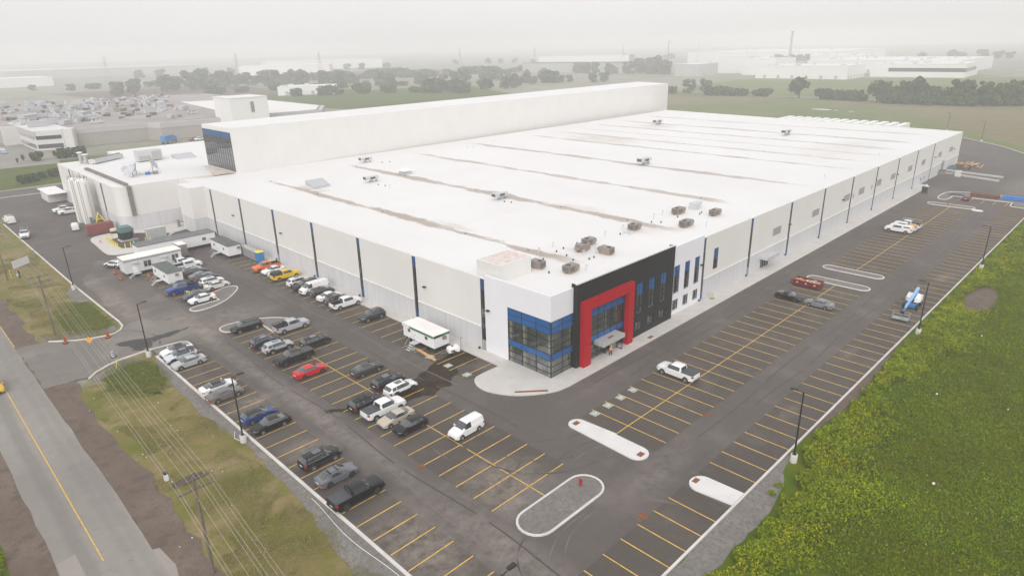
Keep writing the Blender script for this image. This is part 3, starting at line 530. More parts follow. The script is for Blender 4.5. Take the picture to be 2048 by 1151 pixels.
def window(plane, us, zs, kinds, d=0., inset=.12, fr='mullion', gm='glass', parent=None, t=.06, off=0., back=None, name='window'):
    """us / zs: mullion lines; kinds: one of 'b' blue, 'g' glass, 'l' louvre grey per row"""
    mb = MB(); dd = d - inset
    for u in us: PB(mb, plane, u - t / 2, u + t / 2, dd - .1, dd + .03, zs[0], zs[-1], 0, off)
    for k, z in enumerate(zs):
        for a, b in zip(us, us[1:]): PB(mb, plane, a + t / 2, b - t / 2, dd - .1, dd + .02, z - t / 2 if 0 < k < len(zs) - 1 else (z if k == 0 else z - t), z + t / 2 if 0 < k < len(zs) - 1 else (z + t if k == 0 else z), 0, off)
    w_ = mb.build(name, fr, wh if parent is None else parent)
    for kind, nm, mat in (('b', 'spandrel_panel', 'blue_spandrel'), ('g', 'pane', gm), ('l', 'lower_panel', 'box_grey')):
        mb = MB(); prev = None
        for (z0, z1), kd in list(zip(zip(zs, zs[1:]), kinds)) + [((0, 0), None)]:
            if kd != kind:
                if mb.v: mb.build(nm, mat, w_); mb = MB()
                continue
            for a, b in zip(us, us[1:]):
                if kind == 'g': mb.add([P(plane, a + t / 2, dd - .035, z0 + t / 2, off), P(plane, b - t / 2, dd - .035, z0 + t / 2, off), P(plane, b - t / 2, dd - .035, z1 - t / 2, off), P(plane, a + t / 2, dd - .035, z1 - t / 2, off)], [(0, 1, 2, 3) if plane == 'S' else (3, 2, 1, 0)])
                else: PB(mb, plane, a + t / 2, b - t / 2, dd - .045, dd - .025, z0 + t / 2, z1 - t / 2, 0, off)
    if back: # pale reveal and blind behind
        mb = MB(); PB(mb, plane, us[0], us[-1], dd - .75, dd - .7, zs[0], zs[-1], 0, off); mb.build('inner_wall', back, w_)
    return w_
sx_ = [40.37 + 17.916 * k for k in range(9)]; sy_ = [13.55 + 16.645 * k for k in range(7)]
# --- south wall (right facade), beige above, precast below
vents = [(68.1, 71.9, 5.8, 7.5), (88, 92, 5.9, 7.5), (107, 110.9, 6, 7.7), (117.2, 121.2, 6.05, 7.75), (130.6, 134.4, 6.1, 7.9), (142.3, 146.3, 6.1, 7.7), (158, 162, 6.1, 7.8), (171.8, 175.6, 6.1, 7.8), (190.2, 194.2, 6.2, 7.85), (203.9, 208.1, 6.2, 8)]
nv = [(113, 113.95, 6., 7.1), (126.4, 127.5, 6.1, 7.2)]
dock = (196.9, 200.9, .02, 4.25); swin = [(173.6, 175., 1.1, 2.), (177.4, 178.5, 1.1, 2.)]
XE = 219.
edges = [39.9] + [x for s_ in sx_ for x in (s_ - .5, s_ + .5)] + [XE]
for i in range(0, len(edges), 2):
    a, b = edges[i], edges[i + 1]
    if i == 0: continue
    hs = [h for h in vents + nv if a < h[0] < b]
    if i == 2: hs.append((43.95, 45.65, 4.85, 8.8))
    lo = [h for h in [dock] + swin if a < h[0] < b]
    up = [(h[0], h[1], 3.9, 4.25) for h in lo if h is dock]
    wall('wall_panel', 'S', a, b, 3.9, Hm, hs + up, 'beige_panel')
    wall('lower_wall', 'S', a, b, 0., 3.85, [(h[0], h[1], h[2], min(h[3], 3.85)) for h in lo] + ([(63.7, 67.2, .02, 2.15)] if a < 64 < b else []), 'precast', d=.03)
    mb = MB(); PB(mb, 'S', a, b, .0, .09, 3.8, 3.95); mb.build('ledge', 'trim_white', wh)
for h in vents + nv:
    mb = MB(); n = 9
    for k in range(n): z = h[2] + (h[3] - h[2]) * (k + .5) / n; PB(mb, 'S', h[0] + .05, h[1] - .05, -.12, -.04, z - .05, z + .06)
    PB(mb, 'S', h[0], h[1], -.2, -.14, h[2], h[3]); PB(mb, 'S', h[0], h[0] + .07, -.12, .02, h[2], h[3]); PB(mb, 'S', h[1] - .07, h[1], -.12, .02, h[2], h[3]); mb.build('louvre_vent', 'vent_grey', wh)
window('S', [43.95, 44.8, 45.65], [4.85, 5.85, 6.9, 7.85, 8.8], 'ggbb', back='interior_dark')
for h in swin: window('S', [h[0], h[1]], [h[2], h[3]], 'g', gm='dark_glass', back='interior_dark')
mb = MB(); PB(mb, 'S', dock[0], dock[1], -.28, -.2, 0, 4.25); mb.build('loading_door', 'door_grey', wh)
for s_, pl in [(x, 'S') for x in sx_] + [(y, 'W') for y in sy_]:
    first = s_ in (sx_[0], sy_[0])
    zs = [0, 1.75, 2.75, 3.75, 4.75, 5.75, 6.75, 7.75, 8.75, 9.75, 10.7, 11.6]
    kinds = ('l' if s_ in (sx_[1], sy_[0], sy_[4]) else 'b') + 'ggggggggbb'
    window(pl, [s_ - .5, s_, s_ + .5], zs, kinds, gm='dark_glass', inset=.1, back='interior_dark', name='strip_window', t=.05)
    mb = MB(); PB(mb, pl, s_ - .5, s_ + .5, -.3, 0, 11.6, Hm); mb.build('wall_cap', 'trim_white', wh)
    mb = MB(); c_ = P(pl, s_ + (-.9 if pl == 'S' else .9), .25, 0); mb.box(c_[0] - .12, c_[1] - .12, .131, c_[0] + .12, c_[1] + .12, .45); mb.build('downpipe_shoe', 'dark_trim', wh)
# --- west wall (left facade)
edges = [13.05] + [x for s_ in sy_ for x in (s_ - .5, s_ + .5)] + [118.0]
for i in range(2, len(edges), 2):
    a, b = edges[i], edges[i + 1]
    wall('wall_panel', 'W', a, b, 3.9, Hm, [], 'beige_panel'); wall('lower_wall', 'W', a, b, 0., 3.85, [], 'precast', d=.03)
    mb = MB(); PB(mb, 'W', a, b, 0, .09, 3.8, 3.95); mb.build('ledge', 'trim_white', wh)
# --- entrance corner
wall('corner_wall', 'W', .0, 13.05, 0, 12.3, [(.0, 8.3, 0, 8.6)], 'white_panel', d=.06)
wall('corner_wall', 'S', .24, 4.75, 8.6, 12.3, [], 'white_panel', d=.06)
wall('corner_wall', 'S', -.06, .24, 8.6, 12.3, [], 'white_panel', d=.06, th=.06)
mb = MB(); PB(mb, 'S', 4.95, 5.1, -.2, .1, 0, 8.6); mb.build('corner_wall', 'white_panel', wh)
zr = [.02, .78, 1.72, 2.68, 3.65, 4.65, 5.65, 6.65, 7.6, 8.58]; kn = 'gggbgggbb'
window('W', [.05, 2.78, 5.53, 8.27], zr, kn, d=.06, inset=.06, name='corner_window', t=.06)
window('S', [.14, 2.45, 4.93], zr, kn, d=.06, inset=.06, name='corner_window', t=.06)
mb = MB()
mb.box(-.02, .3, .03, 9, 9, .14, 0); mb.box(.25, .25, 3.0, 9, 9, 3.35, 1); mb.box(.25, .25, 7.2, 9, 9, 7.5, 1)
mb.build('interior_floor', ['white_concrete', 'interior_grey'], wh)
mb = MB(); mb.box(4.9, 4.2, .14, 5.1, 9, 7.2); mb.box(4.7, .4, .14, 4.9, 4.2, 7.2); mb.box(.3, 8.5, .14, 5, 8.7, 7.2); mb.build('interior_wall', 'interior_grey', wh)
mb = MB()
for x, y in ((.45, .45), (.45, 5.3), (.45, 8.0), (4.3, .45)): mb.box(x - .22, y - .22, .14, x + .22, y + .22, 7.2)
mb.build('column', 'cream', wh)
mb = MB(); mb.box(.9, 2.4, .14, 1.9, 3.4, 1.1, 0); mb.tube((1.4, 4.6, .14), (1.4, 4.6, 1.5), .4, .3, 12, 1); mb.build('reception_desk', ['white_plastic', 'interior_grey'], wh)
# --- charcoal block
CB = .72
bw = [(19.1, 20.85), (22.42, 24.1), (25.72, 27.42)]
wall('charcoal_wall', 'S', 4.6, 29.5, 0, 12.8, [(7.0, 16.15, 0, 8.9)] + [(a, b, 4.05, 9.0) for a, b in bw] + [(a, b, 1.07, 2.65) for a, b in bw], 'charcoal_panel', d=CB, th=.25)
mb = MB(); mb.box(4.6, -CB + .25, 0, 4.85, .3, 12.8); mb.box(29.25, -CB + .25, 0, 29.5, .3, 12.8); mb.build('charcoal_wall', 'charcoal_panel', wh)
mb = MB(); mb.box(4.55, -CB - .04, 12.8, 29.55, -CB + .3, 12.88); mb.build('parapet_cap', 'unit_light', wh)
for a, b in bw:
    window('S', [a, (a + b) / 2, b], [4.05, 5.05, 6.05, 7.05, 8.05, 9.0], 'gggbb', d=CB, back='interior_dark', fr='white_frame' if a > 30 else 'mullion')
    window('S', [a, (a + b) / 2, b], [1.07, 1.8, 2.65], 'gg', d=CB, back='interior_grey')
    mb = MB(); PB(mb, 'S', a, b, CB - .5, CB - .14, 4.06, 4.12); PB(mb, 'S', b - .1, b - .02, CB - .5, CB - .2, 4.12, 7.0); mb.build('sill', 'cream', wh)
# red arch
mb = MB(); y1, y0 = -CB - .75, -CB
mb.prism([(5.4, y0), (7.02, y0), (7.02, y1), (5.4, y1)], 0.131, 10.1); mb.prism([(16.0, y0), (17.4, y0), (17.4, y1), (16.0, y1)], .131, 10.1); mb.prism([(7.02, y0), (16.0, y0), (16.0, y1), (7.02, y1)], 8.75, 10.1)
mb.build('red_arch', 'red_paint', wh)
zc_ = [.02, .82, 1.72, 2.85, 3.87, 4.86, 5.88, 6.85, 7.85, 8.85]
window('S', [7.03, 8.25, 9.85, 11.4, 13.0, 14.55, 16.13], zc_, 'gggbgggbb', d=CB - .2, inset=.08, name='entrance_glazing', t=.08)
mb = MB()
for x in (7.9, 12.4, 15.5): mb.box(x, .5, .14, x + .7, .9, 8.9)
mb.box(7, -.1, 2.9, 16.2, 3, 3.3); mb.build('column', 'cream', wh)
mb = MB(); mb.box(6.8, 3., .1, 16.4, 3.2, 9); mb.box(6.8, -.2, 8.9, 16.4, 3.2, 9.1); mb.box(6.6, -.2, .1, 6.8, 3.2, 9); mb.box(16.4, -.2, .1, 16.6, 3.2, 9); mb.build('interior_wall', 'interior_grey', wh)
mb = MB(); mb.box(9.0, -2.25, 2.35, 14.2, -CB + .35, 2.95, 0); mb.box(9.15, -2.1, 2.951, 14.05, -CB + .2, 2.97, 1); mb.box(11.0, -1.7, 2.972, 12.2, -1.3, 3.0, 2); mb.build('entrance_canopy', ['box_grey', 'vent_grey', 'rust'], wh)
mb = MB()
for x in (11.35, 12.75, 14.2): mb.box(x - .05, -CB - .12, .131, x + .05, -CB + .12, 2.3, 0)
mb.box(11.35, -CB - .12, 2.2, 14.2, -CB + .1, 2.34, 0); mb.box(12.8, -CB + .0, .14, 14.15, -CB + .06, 2.2, 1); dr = mb.build('entrance_door', ['dark_trim', 'interior_dark'], wh)
mb = MB(); mb.box(14.2, -CB - 1.05, .14, 14.26, -CB - .15, .25); mb.box(14.2, -CB - 1.05, 2.1, 14.26, -CB - .15, 2.2); mb.box(14.2, -CB - 1.05, .25, 14.26, -CB - .97, 2.1); mb.build('open_leaf', 'dark_trim', dr)
mb = MB(); mb.box(4.86, -CB - .25, 7.05, 5.15, -CB, 7.2); mb.build('wall_light', 'lamp_black', wh)
# --- white block with six windows
ww = [(30.6, 32.4), (33.95, 35.62), (37.2, 38.85)]
wall('white_wall', 'S', 29.5, 39.87, 0, 12.25, [(a, b, 3.85, 8.8) for a, b in ww] + [(a, b, .85, 2.75) for a, b in ww], 'white_panel', d=.12, th=.4)
for a, b in ww:
    window('S', [a, (a + b) / 2, b], [3.85, 4.85, 5.85, 6.95, 7.9, 8.8], 'gggbb', d=.12, back='interior_dark'); window('S', [a, (a + b) / 2, b], [.85, 1.8, 2.75], 'gg', d=.12, back='interior_grey')
    mb = MB(); PB(mb, 'S', a, b, -.3, .02, 3.86, 3.95); PB(mb, 'S', b - .12, b - .02, -.3, -.05, 3.95, 6.9); PB(mb, 'S', a, b, -.3, .02, .86, .93); mb.build('sill', 'cream', wh)
# canopy over the second door
mb = MB(); PB(mb, 'S', 62.9, 68.3, .05, 1.8, 2.3, 2.85); mb.build('entrance_canopy', 'unit_light', wh)
mb = MB(); PB(mb, 'S', 63.7, 67.2, -.2, -.1, .02, 2.15, 1)
for x in (63.7, 64.8, 65.9, 67.1): PB(mb, 'S', x, x + .12, -.1, .1, .02, 2.15, 0)
mb.build('entrance_door', ['dark_trim', 'interior_dark'], wh)
# wall lights
for pl, u in [('W', 27.4), ('W', 77), ('W', 101.), ('W', 12.2), ('S', 75.6), ('S', 39.3), ('S', 105.9), ('S', 147.6), ('S', 186), ('S', 209)]:
    mb = MB(); PB(mb, pl, u - .25, u + .25, .12, .55, 6.9, 7.1); mb.build('wall_light', 'lamp_black', wh)
# door in the precast by the corner
# --- roof
foot = [(.3, .3), (XE - .3, .3), (231, 130.9), (14.2, 130.9), (.3, 130.9)]
mb = MB(); mb.prism(foot, 10.9, 11.35); mb.build('roof', 'roof', wh)
mb = MB(); mb.prism([(XE - .3, 0.0), (XE, .0), (231.4, 131), (231, 131)], 0, Hm); mb.build('east_wall', 'beige_panel', wh)
def parapet(a, b, z0, z1, w_=.3, mat='roof_clean'):
    a = Vector((*a, 0)); b = Vector((*b, 0)); d = (b - a).normalized(); n_ = Vector((-d.y, d.x, 0)) * w_
    mb = MB(); mb.prism([(a.x, a.y), (b.x, b.y), ((b + n_).x, (b + n_).y), ((a + n_).x, (a + n_).y)], z0, z1); return mb.build('parapet', mat, wh)
parapet((39.9, .301), (XE - .3, .301), 11.351, Hm - .01, .25); parapet((.62, 118), (.62, 13.1), 11.351, Hm - .01, -.25)
parapet((.25, .3), (4.8, .3), 11.351, 12.28, .25); parapet((4.86, -.45), (29.2, -.45), 11.0, 12.78, .35, 'trim_white'); parapet((29.5, .301), (39.9, .301), 11.351, 12.24, .25)
parapet((.55, 13.0), (.55, .6), 11.351, 12.28, -.25)
mb = MB(); mb.box(4.86, -.45, 10.9, 29.24, .31, 11.36); mb.build('roof', 'roof_clean', wh)
# raised box on the corner roof (pinkish top)
mb = MB(); a_ = [(.9, 15.6), (.9, 10.6), (7.4, 10.6), (7.4, 15.6)]
mb.prism(a_, 11.2, 14.0, 0); mb.prism([(1.15, 15.35), (1.15, 10.85), (7.15, 10.85), (7.15, 15.35)], 14.0, 14.02, 1); mb.build('lift_housing', ['high_panel', 'pink_roof'], wh)
# --- high bay block
hb = [(14.4, 130.6), (240, 134.4), (248, 158), (14.4, 150.4)]
mb = MB(); mb.prism(hb, 0, 23.5); 
hbw = mb.build('high_bay_wall', 'high_panel', wh)
mb = MB(); mb.prism(hb, 23.502, 23.7); mb.build('high_bay_roof', 'roof_clean', wh)
mb = MB()
for i in range(13): u = 131.0 + i * 19. / 12; mb.box(14.24, u - .05, 11.9, 14.38, u + .05, 22.5)
for i in range(8): z = 11.9 + i * 10.6 / 7; mb.box(14.25, 131.0, z - .04, 14.37, 150., z + .04)
wd = mb.build('high_window', 'mullion', wh)
mb = MB(); mb.box(14.30, 131, 11.9, 14.36, 150., 20.8); mb.build('pane', 'dark_glass', wd)
mb = MB(); mb.box(14.31, 131, 20.8, 14.365, 150., 22.5); mb.build('spandrel_panel', 'blue_spandrel', wd)
# --- west wing with rounded corner
cx_, cy_, rr = -13.2, 137.1, 2.6
ft = [(14.4, 134.5)] + [(cx_ + rr * math.cos(a), cy_ + rr * math.sin(a)) for a in [R(-90 - i * 9) for i in range(11)]] + [(-15.8, 193), (1.5, 192.4), (2.5, 209), (40, 210), (40, 134.5)]
mb = MB(); mb.prism(ft, 3.9, Hm - .25, 0); mb.build('west_wing_wall', 'beige_panel', wh, 30)
f2 = [(14.4, 134.46)] + [(cx_ + (rr + .04) * math.cos(a), cy_ + (rr + .04) * math.sin(a)) for a in [R(-90 - i * 9) for i in range(11)]] + [(-15.84, 193.04), (1.5, 192.4), (2.5, 209), (40, 210), (40, 134.46)]
mb = MB(); mb.prism(f2, 0, 3.899, 0); mb.build('lower_wall', 'precast', wh, 30)
mb = MB(); mb.prism([(x, y) for x, y in ft], Hm - .249, Hm - .1, 0); mb.build('west_wing_roof', 'roof_clean', wh)
mb = MB(); mb.box(-3.5, 117.7, 3.9, .3, 126, Hm - .1, 0); mb.box(-3.55, 117.66, 0, .3, 126, 3.899, 1); mb.box(.0, 126, 0, .3, 134.4, 3.899, 1); mb.box(.04, 126, 3.9, .3, 134.4, Hm, 0); mb.box(-3.5, 117.7, Hm - .099, .5, 126, Hm, 2)
mb.build('stair_tower', ['beige_panel', 'precast', 'roof_clean'], wh)
mb = MB(); mb.box(.3, 117.8, 10.9, 14.3, 134.4, 11.4); mb.build('roof', 'roof_clean', wh)
mb = MB(); mb.prism([(6, 131), (14.2, 131), (14.2, 133.6), (1.5, 133.6)], 11.401, 11.405); mb.prism([(8.3, 131.2), (13.9, 131.2), (14, 149.8), (12.4, 149.8)], Hm - .099, Hm - .095); mb.build('roof_stain', 'roof_stain', wh)
for y in (146.2, 162.5, 179.): window('W', [y - .4, y + .4], [0, 2, 4, 6, 8, 9.8, 11.4], 'ggggbb', off=-15.8, d=.08, inset=.02, gm='dark_glass', name='strip_window')
mb = MB(); mb.box(-12.9, 134.3, 3.8, -11.9, 134.48, 11.6)
for k in range(20): mb.box(-13., 134.2, 3.9 + k * .39, -11.8, 134.3, 4.05 + k * .39)
mb.box(-13.1, 134.5, Hm, -12.3, 173, Hm + .35)
for k in range(38): mb.box(-13.3, 134.9 + k, Hm, -12.2, 135.15 + k, Hm + .5)
mb.build('cable_tray', 'unit_grey', wh)
mb = MB(); mb.box(-20.5, 193, 0, -15.9, 203, 3.0, 0); mb.box(-21, 189, 3.0, -15.9, 204, 3.2, 1); mb.build('loading_annex', ['white_concrete', 'trim_white'], wh)
mb = MB(); mb.box(-4.1, 128.6, .12, -3.6, 129.6, 1.9, 0); mb.box(-.6, 129.5, .13, -.1, 130.5, 2.1, 0); mb.build('side_door', 'door_grey', wh)

# ------------------------------------------------------------------ things on the roof
RZ = 11.35
def make_rtu():
    t_ = thing('rooftop_unit', 'x', 'rooftop unit')
    mb = MB(); mb.box(-1.3, -.85, .28, 1.3, .85, 1.35, 0); mb.box(-1.32, -.87, 1.35, 1.32, .87, 1.42, 0); mb.box(1.3, -.7, .5, 1.75, .6, 1.1, 0)
    mb.build('housing', ['unit_grey', 'unit_light'], t_)
    mb = MB()
    for k in range(6): mb.box(-1.31, -.7, .45 + k * .14, -1.33, .7, .5 + k * .14)
    mb.build('grille', 'fan_dark', t_); mb = MB()
    for k in range(6): mb.box(-1.1, -.88, .45 + k * .14, .2, -.86, .5 + k * .14)
    mb.build('grille', 'fan_dark', t_)
    mb = MB(); mb.lathe([(0, 1.43), (.42, 1.43), (.45, 1.52), (.38, 1.52), (.36, 1.46), (0, 1.46)], 16, 0, (-.6, 0, 0)); mb.build('fan', 'fan_dark', t_)
    mb = MB()
    for y in (-.6, .5): mb.box(-1.2, y, 0, 1.3, y + .12, .28)
    mb.build('curb', 'lumber', t_)
    return t_
rt0 = make_rtu(); rt0.location = (11.5, 6.3, RZ); rt0['label'] = 'brown air handling unit closest to the blue glass corner'; rt0['group'] = 'brown rooftop units'
RG = 'brown rooftop units'; rt0.scale = (.85, .85, .85)
dup(rt0, (9.7, 11.4, RZ), R(90), 'small brown air handling unit beside the raised roof box', RG)
dup(rt0, (21.2, 11.8, RZ), R(180), 'brown air handling unit with fan facing the vent pipes, in front of its twin', RG)
dup(rt0, (24.5, 13.2, RZ), 0, 'brown air handling unit just behind its twin near the vent pipes', RG)
dup(rt0, (22.4, 7.8, RZ), R(90), 'square brown air handling unit nearest the top of the red arch', RG)
dup(rt0, (37.5, 12.9, RZ), 0, 'brown air handling unit above a low grey roof hatch', RG)
dup(rt0, (45.6, 7.0, RZ), R(0), 'long brown air handling unit close to the parapet above the white six window wall', RG, (1.05, .88, .88))
dup(rt0, (53.2, 13.3, RZ), 0, 'long brown air handling unit with the pale duct behind it', RG, (1.05, .88, .88))
dup(rt0, (56.7, 7.2, RZ), R(0), 'rightmost brown air handling unit near the front edge', RG, (.95, .8, .85))
def make_fan():
    t_ = thing('exhaust_unit', 'x', 'rooftop unit')
    mb = MB(); mb.box(-1.5, -.6, .7, 1.6, .6, 1.5, 0); mb.prism([(-2.3, -.75), (-1.5, -.75), (-1.5, .75), (-2.3, .75)], .8, 1.6, 0); mb.build('housing', 'unit_light', t_)
    MB().box(-2.33, -.6, .9, -2.31, .6, 1.5).build('grille', 'fan_dark', t_); MB().box(-.9, -.62, .85, .6, -.6, 1.35).build('grille', 'fan_dark', t_)
    mb = MB(); mb.box(-.7, -.35, 0, 0, .35, .7); mb.box(1.1, -.3, 0, 1.25, .3, .7); mb.build('support', 'steel', t_)
    return t_
f0 = make_fan(); f0.location = (39.6, 50.2, RZ); f0['label'] = 'grey horizontal exhaust fan unit in the middle of the front roof'; f0['group'] = 'grey exhaust units'
for x, y, lb in ((96.5, 50.5, 'grey horizontal exhaust fan unit in the centre of the roof'), (179.9, 100.5, 'distant grey exhaust fan unit under the far end of the high wall'), (178, 45.5, 'distant grey exhaust fan unit on the far right of the roof'), (32.3, 90.2, 'grey exhaust fan unit between the grey skylight and the drain line'), (48.5, 117.5, 'dark exhaust fan unit close to the foot of the high wall')):
    dup(f0, (x, y, RZ), 0, lb, 'grey exhaust units', (1.25, 1.25, 1.25) if x > 90 else None)
sk = thing('roof_skylight', 'large grey sloping hatch on the left of the white roof', 'skylight', (19.8, 95.6, RZ))
mb = MB(); mb.prism([(-2.2, -1.6), (2.2, -1.6), (2.2, 1.6), (-2.2, 1.6)], 0, .5); mb.build('curb', 'trim_white', sk)
mb = MB(); mb.add([(-2.5, -1.9, .5), (2.3, -1.9, .5), (2.5, 1.9, 1.7), (-2.3, 1.9, 1.7), (-2.5, -1.9, .4), (2.3, -1.9, .4), (2.5, 1.9, .5), (-2.3, 1.9, .5)], [(0, 1, 2, 3), (4, 7, 6, 5), (0, 4, 5, 1), (1, 5, 6, 2), (2, 6, 7, 3), (3, 7, 4, 0)]); mb.build('cover', 'skylight', sk)
sk = thing('roof_hood', 'white capped roof hood standing beside the second drain line', 'roof vent', (44.6, 92.8, RZ))
mb = MB(); mb.box(-1.2, -1.2, 0, 1.2, 1.2, .9); mb.build('curb', 'unit_light', sk)
mb = MB(); mb.prism([(-1.7, -1.7), (1.7, -1.7), (1.7, 1.7), (-1.7, 1.7)], .9, 1.1); mb.prism([(-1, -1), (1, -1), (1, 1), (-1, 1)], 1.1, 1.3); mb.build('cap', 'trim_white', sk)
sk = thing('roof_hatch', 'low grey hatch lying in front of a brown roof unit', 'hatch', (34.6, 12, RZ)); MB().box(-.9, -.6, 0, .9, .6, .3).build('curb', 'trim_white', sk); MB().box(-1, -.7, .3, 1, .7, .42).build('cover', 'unit_light', sk)
sk = thing('roof_duct', 'pale boxy duct with angled hood behind the brown units', 'duct', (59.2, 13, RZ)); MB().box(-1.2, -.8, 0, 1, .8, 1.3).build('body', 'unit_light', sk); MB().box(1, -.5, .8, 1.9, .5, 1.3).build('hood', 'sat_dish', sk)
k_ = 0
def goose(x, y, h=.9, lb=None):
    t_ = tag(MB().tube((0, 0, 0), (0, 0, h), .06, .06, 8).tube((0, 0, h), (.35, 0, h), .06, .06, 8).tube((.35, 0, h), (.35, 0, h - .3), .06, .06, 8).build('vent_pipe', 'unit_light'), lb or 'thin goose necked vent pipe standing on the white roof', 'vent pipe', 'thin vent pipes on the roof'); t_.location = (x, y, RZ)
for x, y in ((14.4, 15.5), (15.3, 16.4), (19.3, 16.8), (19.1, 10), (23.2, 10.7), (21.4, 9.2), (30.6, 14.4), (36.1, 14.5), (38.6, 14.6), (47, 15), (50.1, 15), (48, 4.2), (13.6, 5), (30.3, 79.9), (64, 95), (107, 5.3), (148.5, 5.7), (85, 113), (86.6, 112)): goose(x, y)
dm = MB().lathe([(0, .14), (.10, .12), (.17, .03), (.2, 0)], 12).mesh('roof_drain', ['fan_dark'])
n_d = 0
for x, ys in ((15.3, (112, 88, 61, 34.7, 18.7)), (42.5, (114, 90, 62, 35, 18)), (68.5, (90, 62.8, 35.5, 17)), (95.5, (119, 90.5, 62.7, 35.4)), (123.5, (117, 91, 63, 36)), (137.8, (91, 63, 35)), (165.4, (118, 92, 60, 30)), (183, (91, 60, 30))):
    for y in ys:
        o = tag(link('roof_drain', dm), 'small dark drain outlet on a stained line of the white roof', 'drain', 'drain outlets along the stained roof lines'); o.location = (x, y, RZ)
pv = MB().tube((0, 0, 0), (0, 0, .3), .13, .13, 8).mesh('vent_stub', ['fan_dark'])
for x, y in ((9, 8.4), (13.2, 13.4), (16.1, 9.6), (17.2, 11.9), (17.8, 14.6), (19.9, 14.9), (18.2, 8), (19.4, 8.0), (23.6, 15), (33.2, 12.9), (41, 14), (43.9, 13.4), (45, 12), (50.6, 11.8), (55.5, 9.8), (38, 47.5), (38.5, 45.9), (30.8, 85.4), (31.2, 83), (51, 113), (53, 112), (56.9, 10.2)):
    o = tag(link('vent_stub', pv), 'tiny dark vent stub on the white roof', 'vent', 'tiny dark vent stubs'); o.location = (x, y, RZ)
# west wing roof kit
for (x, y), lb in (((-10.6, 186), 'tall capped brown flue at the far left roof corner'), ((-9.7, 184.2), 'capped brown flue beside its taller twin')):
    t_ = thing('flue_stack', lb, 'chimney', (x, y, 11.65)); MB().tube((0, 0, 0), (0, 0, 3.6 if x < -10 else 3.), .55, .55, 14).build('pipe', 'vent_grey', t_); MB().lathe([(.1, 3.7), (.95, 3.5), (.95, 3.35), (.5, 3.3)], 14, 0, (0, 0, 0 if x < -10 else -.55)).build('cap', 'trim_white', t_)
t_ = thing('chiller', 'long ribbed grey chiller on the left roof', 'chiller', (-3.8, 185, 11.65), R(35)); MB().box(-6, -1.1, .3, 6, 1.1, 1.5).build('body', 'unit_light', t_)
for k in range(8): MB().lathe([(0, 1.51), (.6, 1.51), (.62, 1.75), (.5, 1.75), (.45, 1.6), (0, 1.6)], 12, 0, (-5.2 + k * 1.5, 0, 0)).build('fan', 'unit_grey', t_)
t_ = thing('air_handler', 'big pale grey air handling box on the left roof', 'rooftop unit', (5.6, 175, 11.65)); MB().box(-3.6, -1.7, .3, 3.6, 1.7, 3.4).build('housing', 'unit_light', t_); MB().box(-3.3, -1.75, .6, 0, -1.7, 1.8).build('grille', 'vent_grey', t_); MB().box(.5, -1.75, .5, 3.2, -1.7, 3.0).build('grille', 'vent_grey', t_)
t_ = thing('roof_skylight', 'flat grey skylight left of the blue topped window wall', 'skylight', (14.2, 169, 11.65)); MB().box(-3.2, -2.4, 0, 3.2, 2.4, .4).build('curb', 'trim_white', t_); MB().add([(-3.1, -2.3, .41), (3.1, -2.3, .41), (3.1, 2.3, 1.6), (-3.1, 2.3, 1.6), (3.1, 2.3, .41), (-3.1, 2.3, .41)], [(0, 1, 2, 3), (1, 4, 2), (0, 3, 5), (3, 2, 4, 5)]).build('cover', 'skylight', t_)
def dish(x, y, rz, tilt, s, lb):
    t_ = thing('satellite_dish', lb, 'satellite dish', (x, y, 11.65), rz, 'satellite dishes on the left roof')
    mb = MB(); n = 16; rows = 5; Rm = Matrix.Rotation(tilt, 3, 'Y')
    v = [tuple(Rm @ Vector(((r / rows * s) * math.cos(a), (r / rows * s) * math.sin(a), (r / rows) ** 2 * s * .32)) + Vector((0, 0, s * 1.05))) for r in range(rows + 1) for a in [2 * math.pi * i / n for i in range(n)]]
    f = [(r * n + i, r * n + (i + 1) % n, (r + 1) * n + (i + 1) % n, (r + 1) * n + i) for r in range(rows) for i in range(n)]
    mb.add(v, f); mb.build('reflector', 'sat_dish', t_, 60)
    MB().tube((0, 0, 0), (0, 0, s), .12, .1).tube((-s * .6, -s * .5, 0), (0, 0, s * .7), .05).tube((s * .6, -s * .5, 0), (0, 0, s * .7), .05).build('mount', 'steel', t_)
    q = Rm @ Vector((0, 0, s * .9)) + Vector((0, 0, s * 1.05)); MB().tube(tuple(Rm @ Vector((s * .7, 0, s * .2)) + Vector((0, 0, s * 1.05))), tuple(q), .04).tube(tuple(q), (q.x, q.y, q.z + .3), .12, .1).build('feed_arm', 'steel', t_)
dish(-7.4, 147.5, R(200), R(52), 1.7, 'nearest tilted satellite dish on the left roof'); dish(-5.5, 150.5, R(150), R(66), 1.6, 'steeply tilted satellite dish behind the nearest one')
dish(-.6, 152.5, R(330), R(62), 2.0, 'largest satellite dish, right of the group'); dish(-7.2, 153.4, R(250), R(45), 1.2, 'smallest satellite dish, at the back left')
for i, (x, y) in enumerate(((-3.4, 147.8), (-1.6, 147.2))):
    t_ = thing('dish_controller', ('dark' if i else 'blue') + ' equipment box on the floor between the satellite dishes', 'box', (x, y, 11.65)); MB().box(-.6, -.4, 0, .6, .4, .8).build('case', 'lift_blue' if i == 0 else 'unit_grey', t_); MB().path([(-1.6, 0, .3), (1.6, .5, .3)], .05).build('pipe', 'dark_trim', t_)
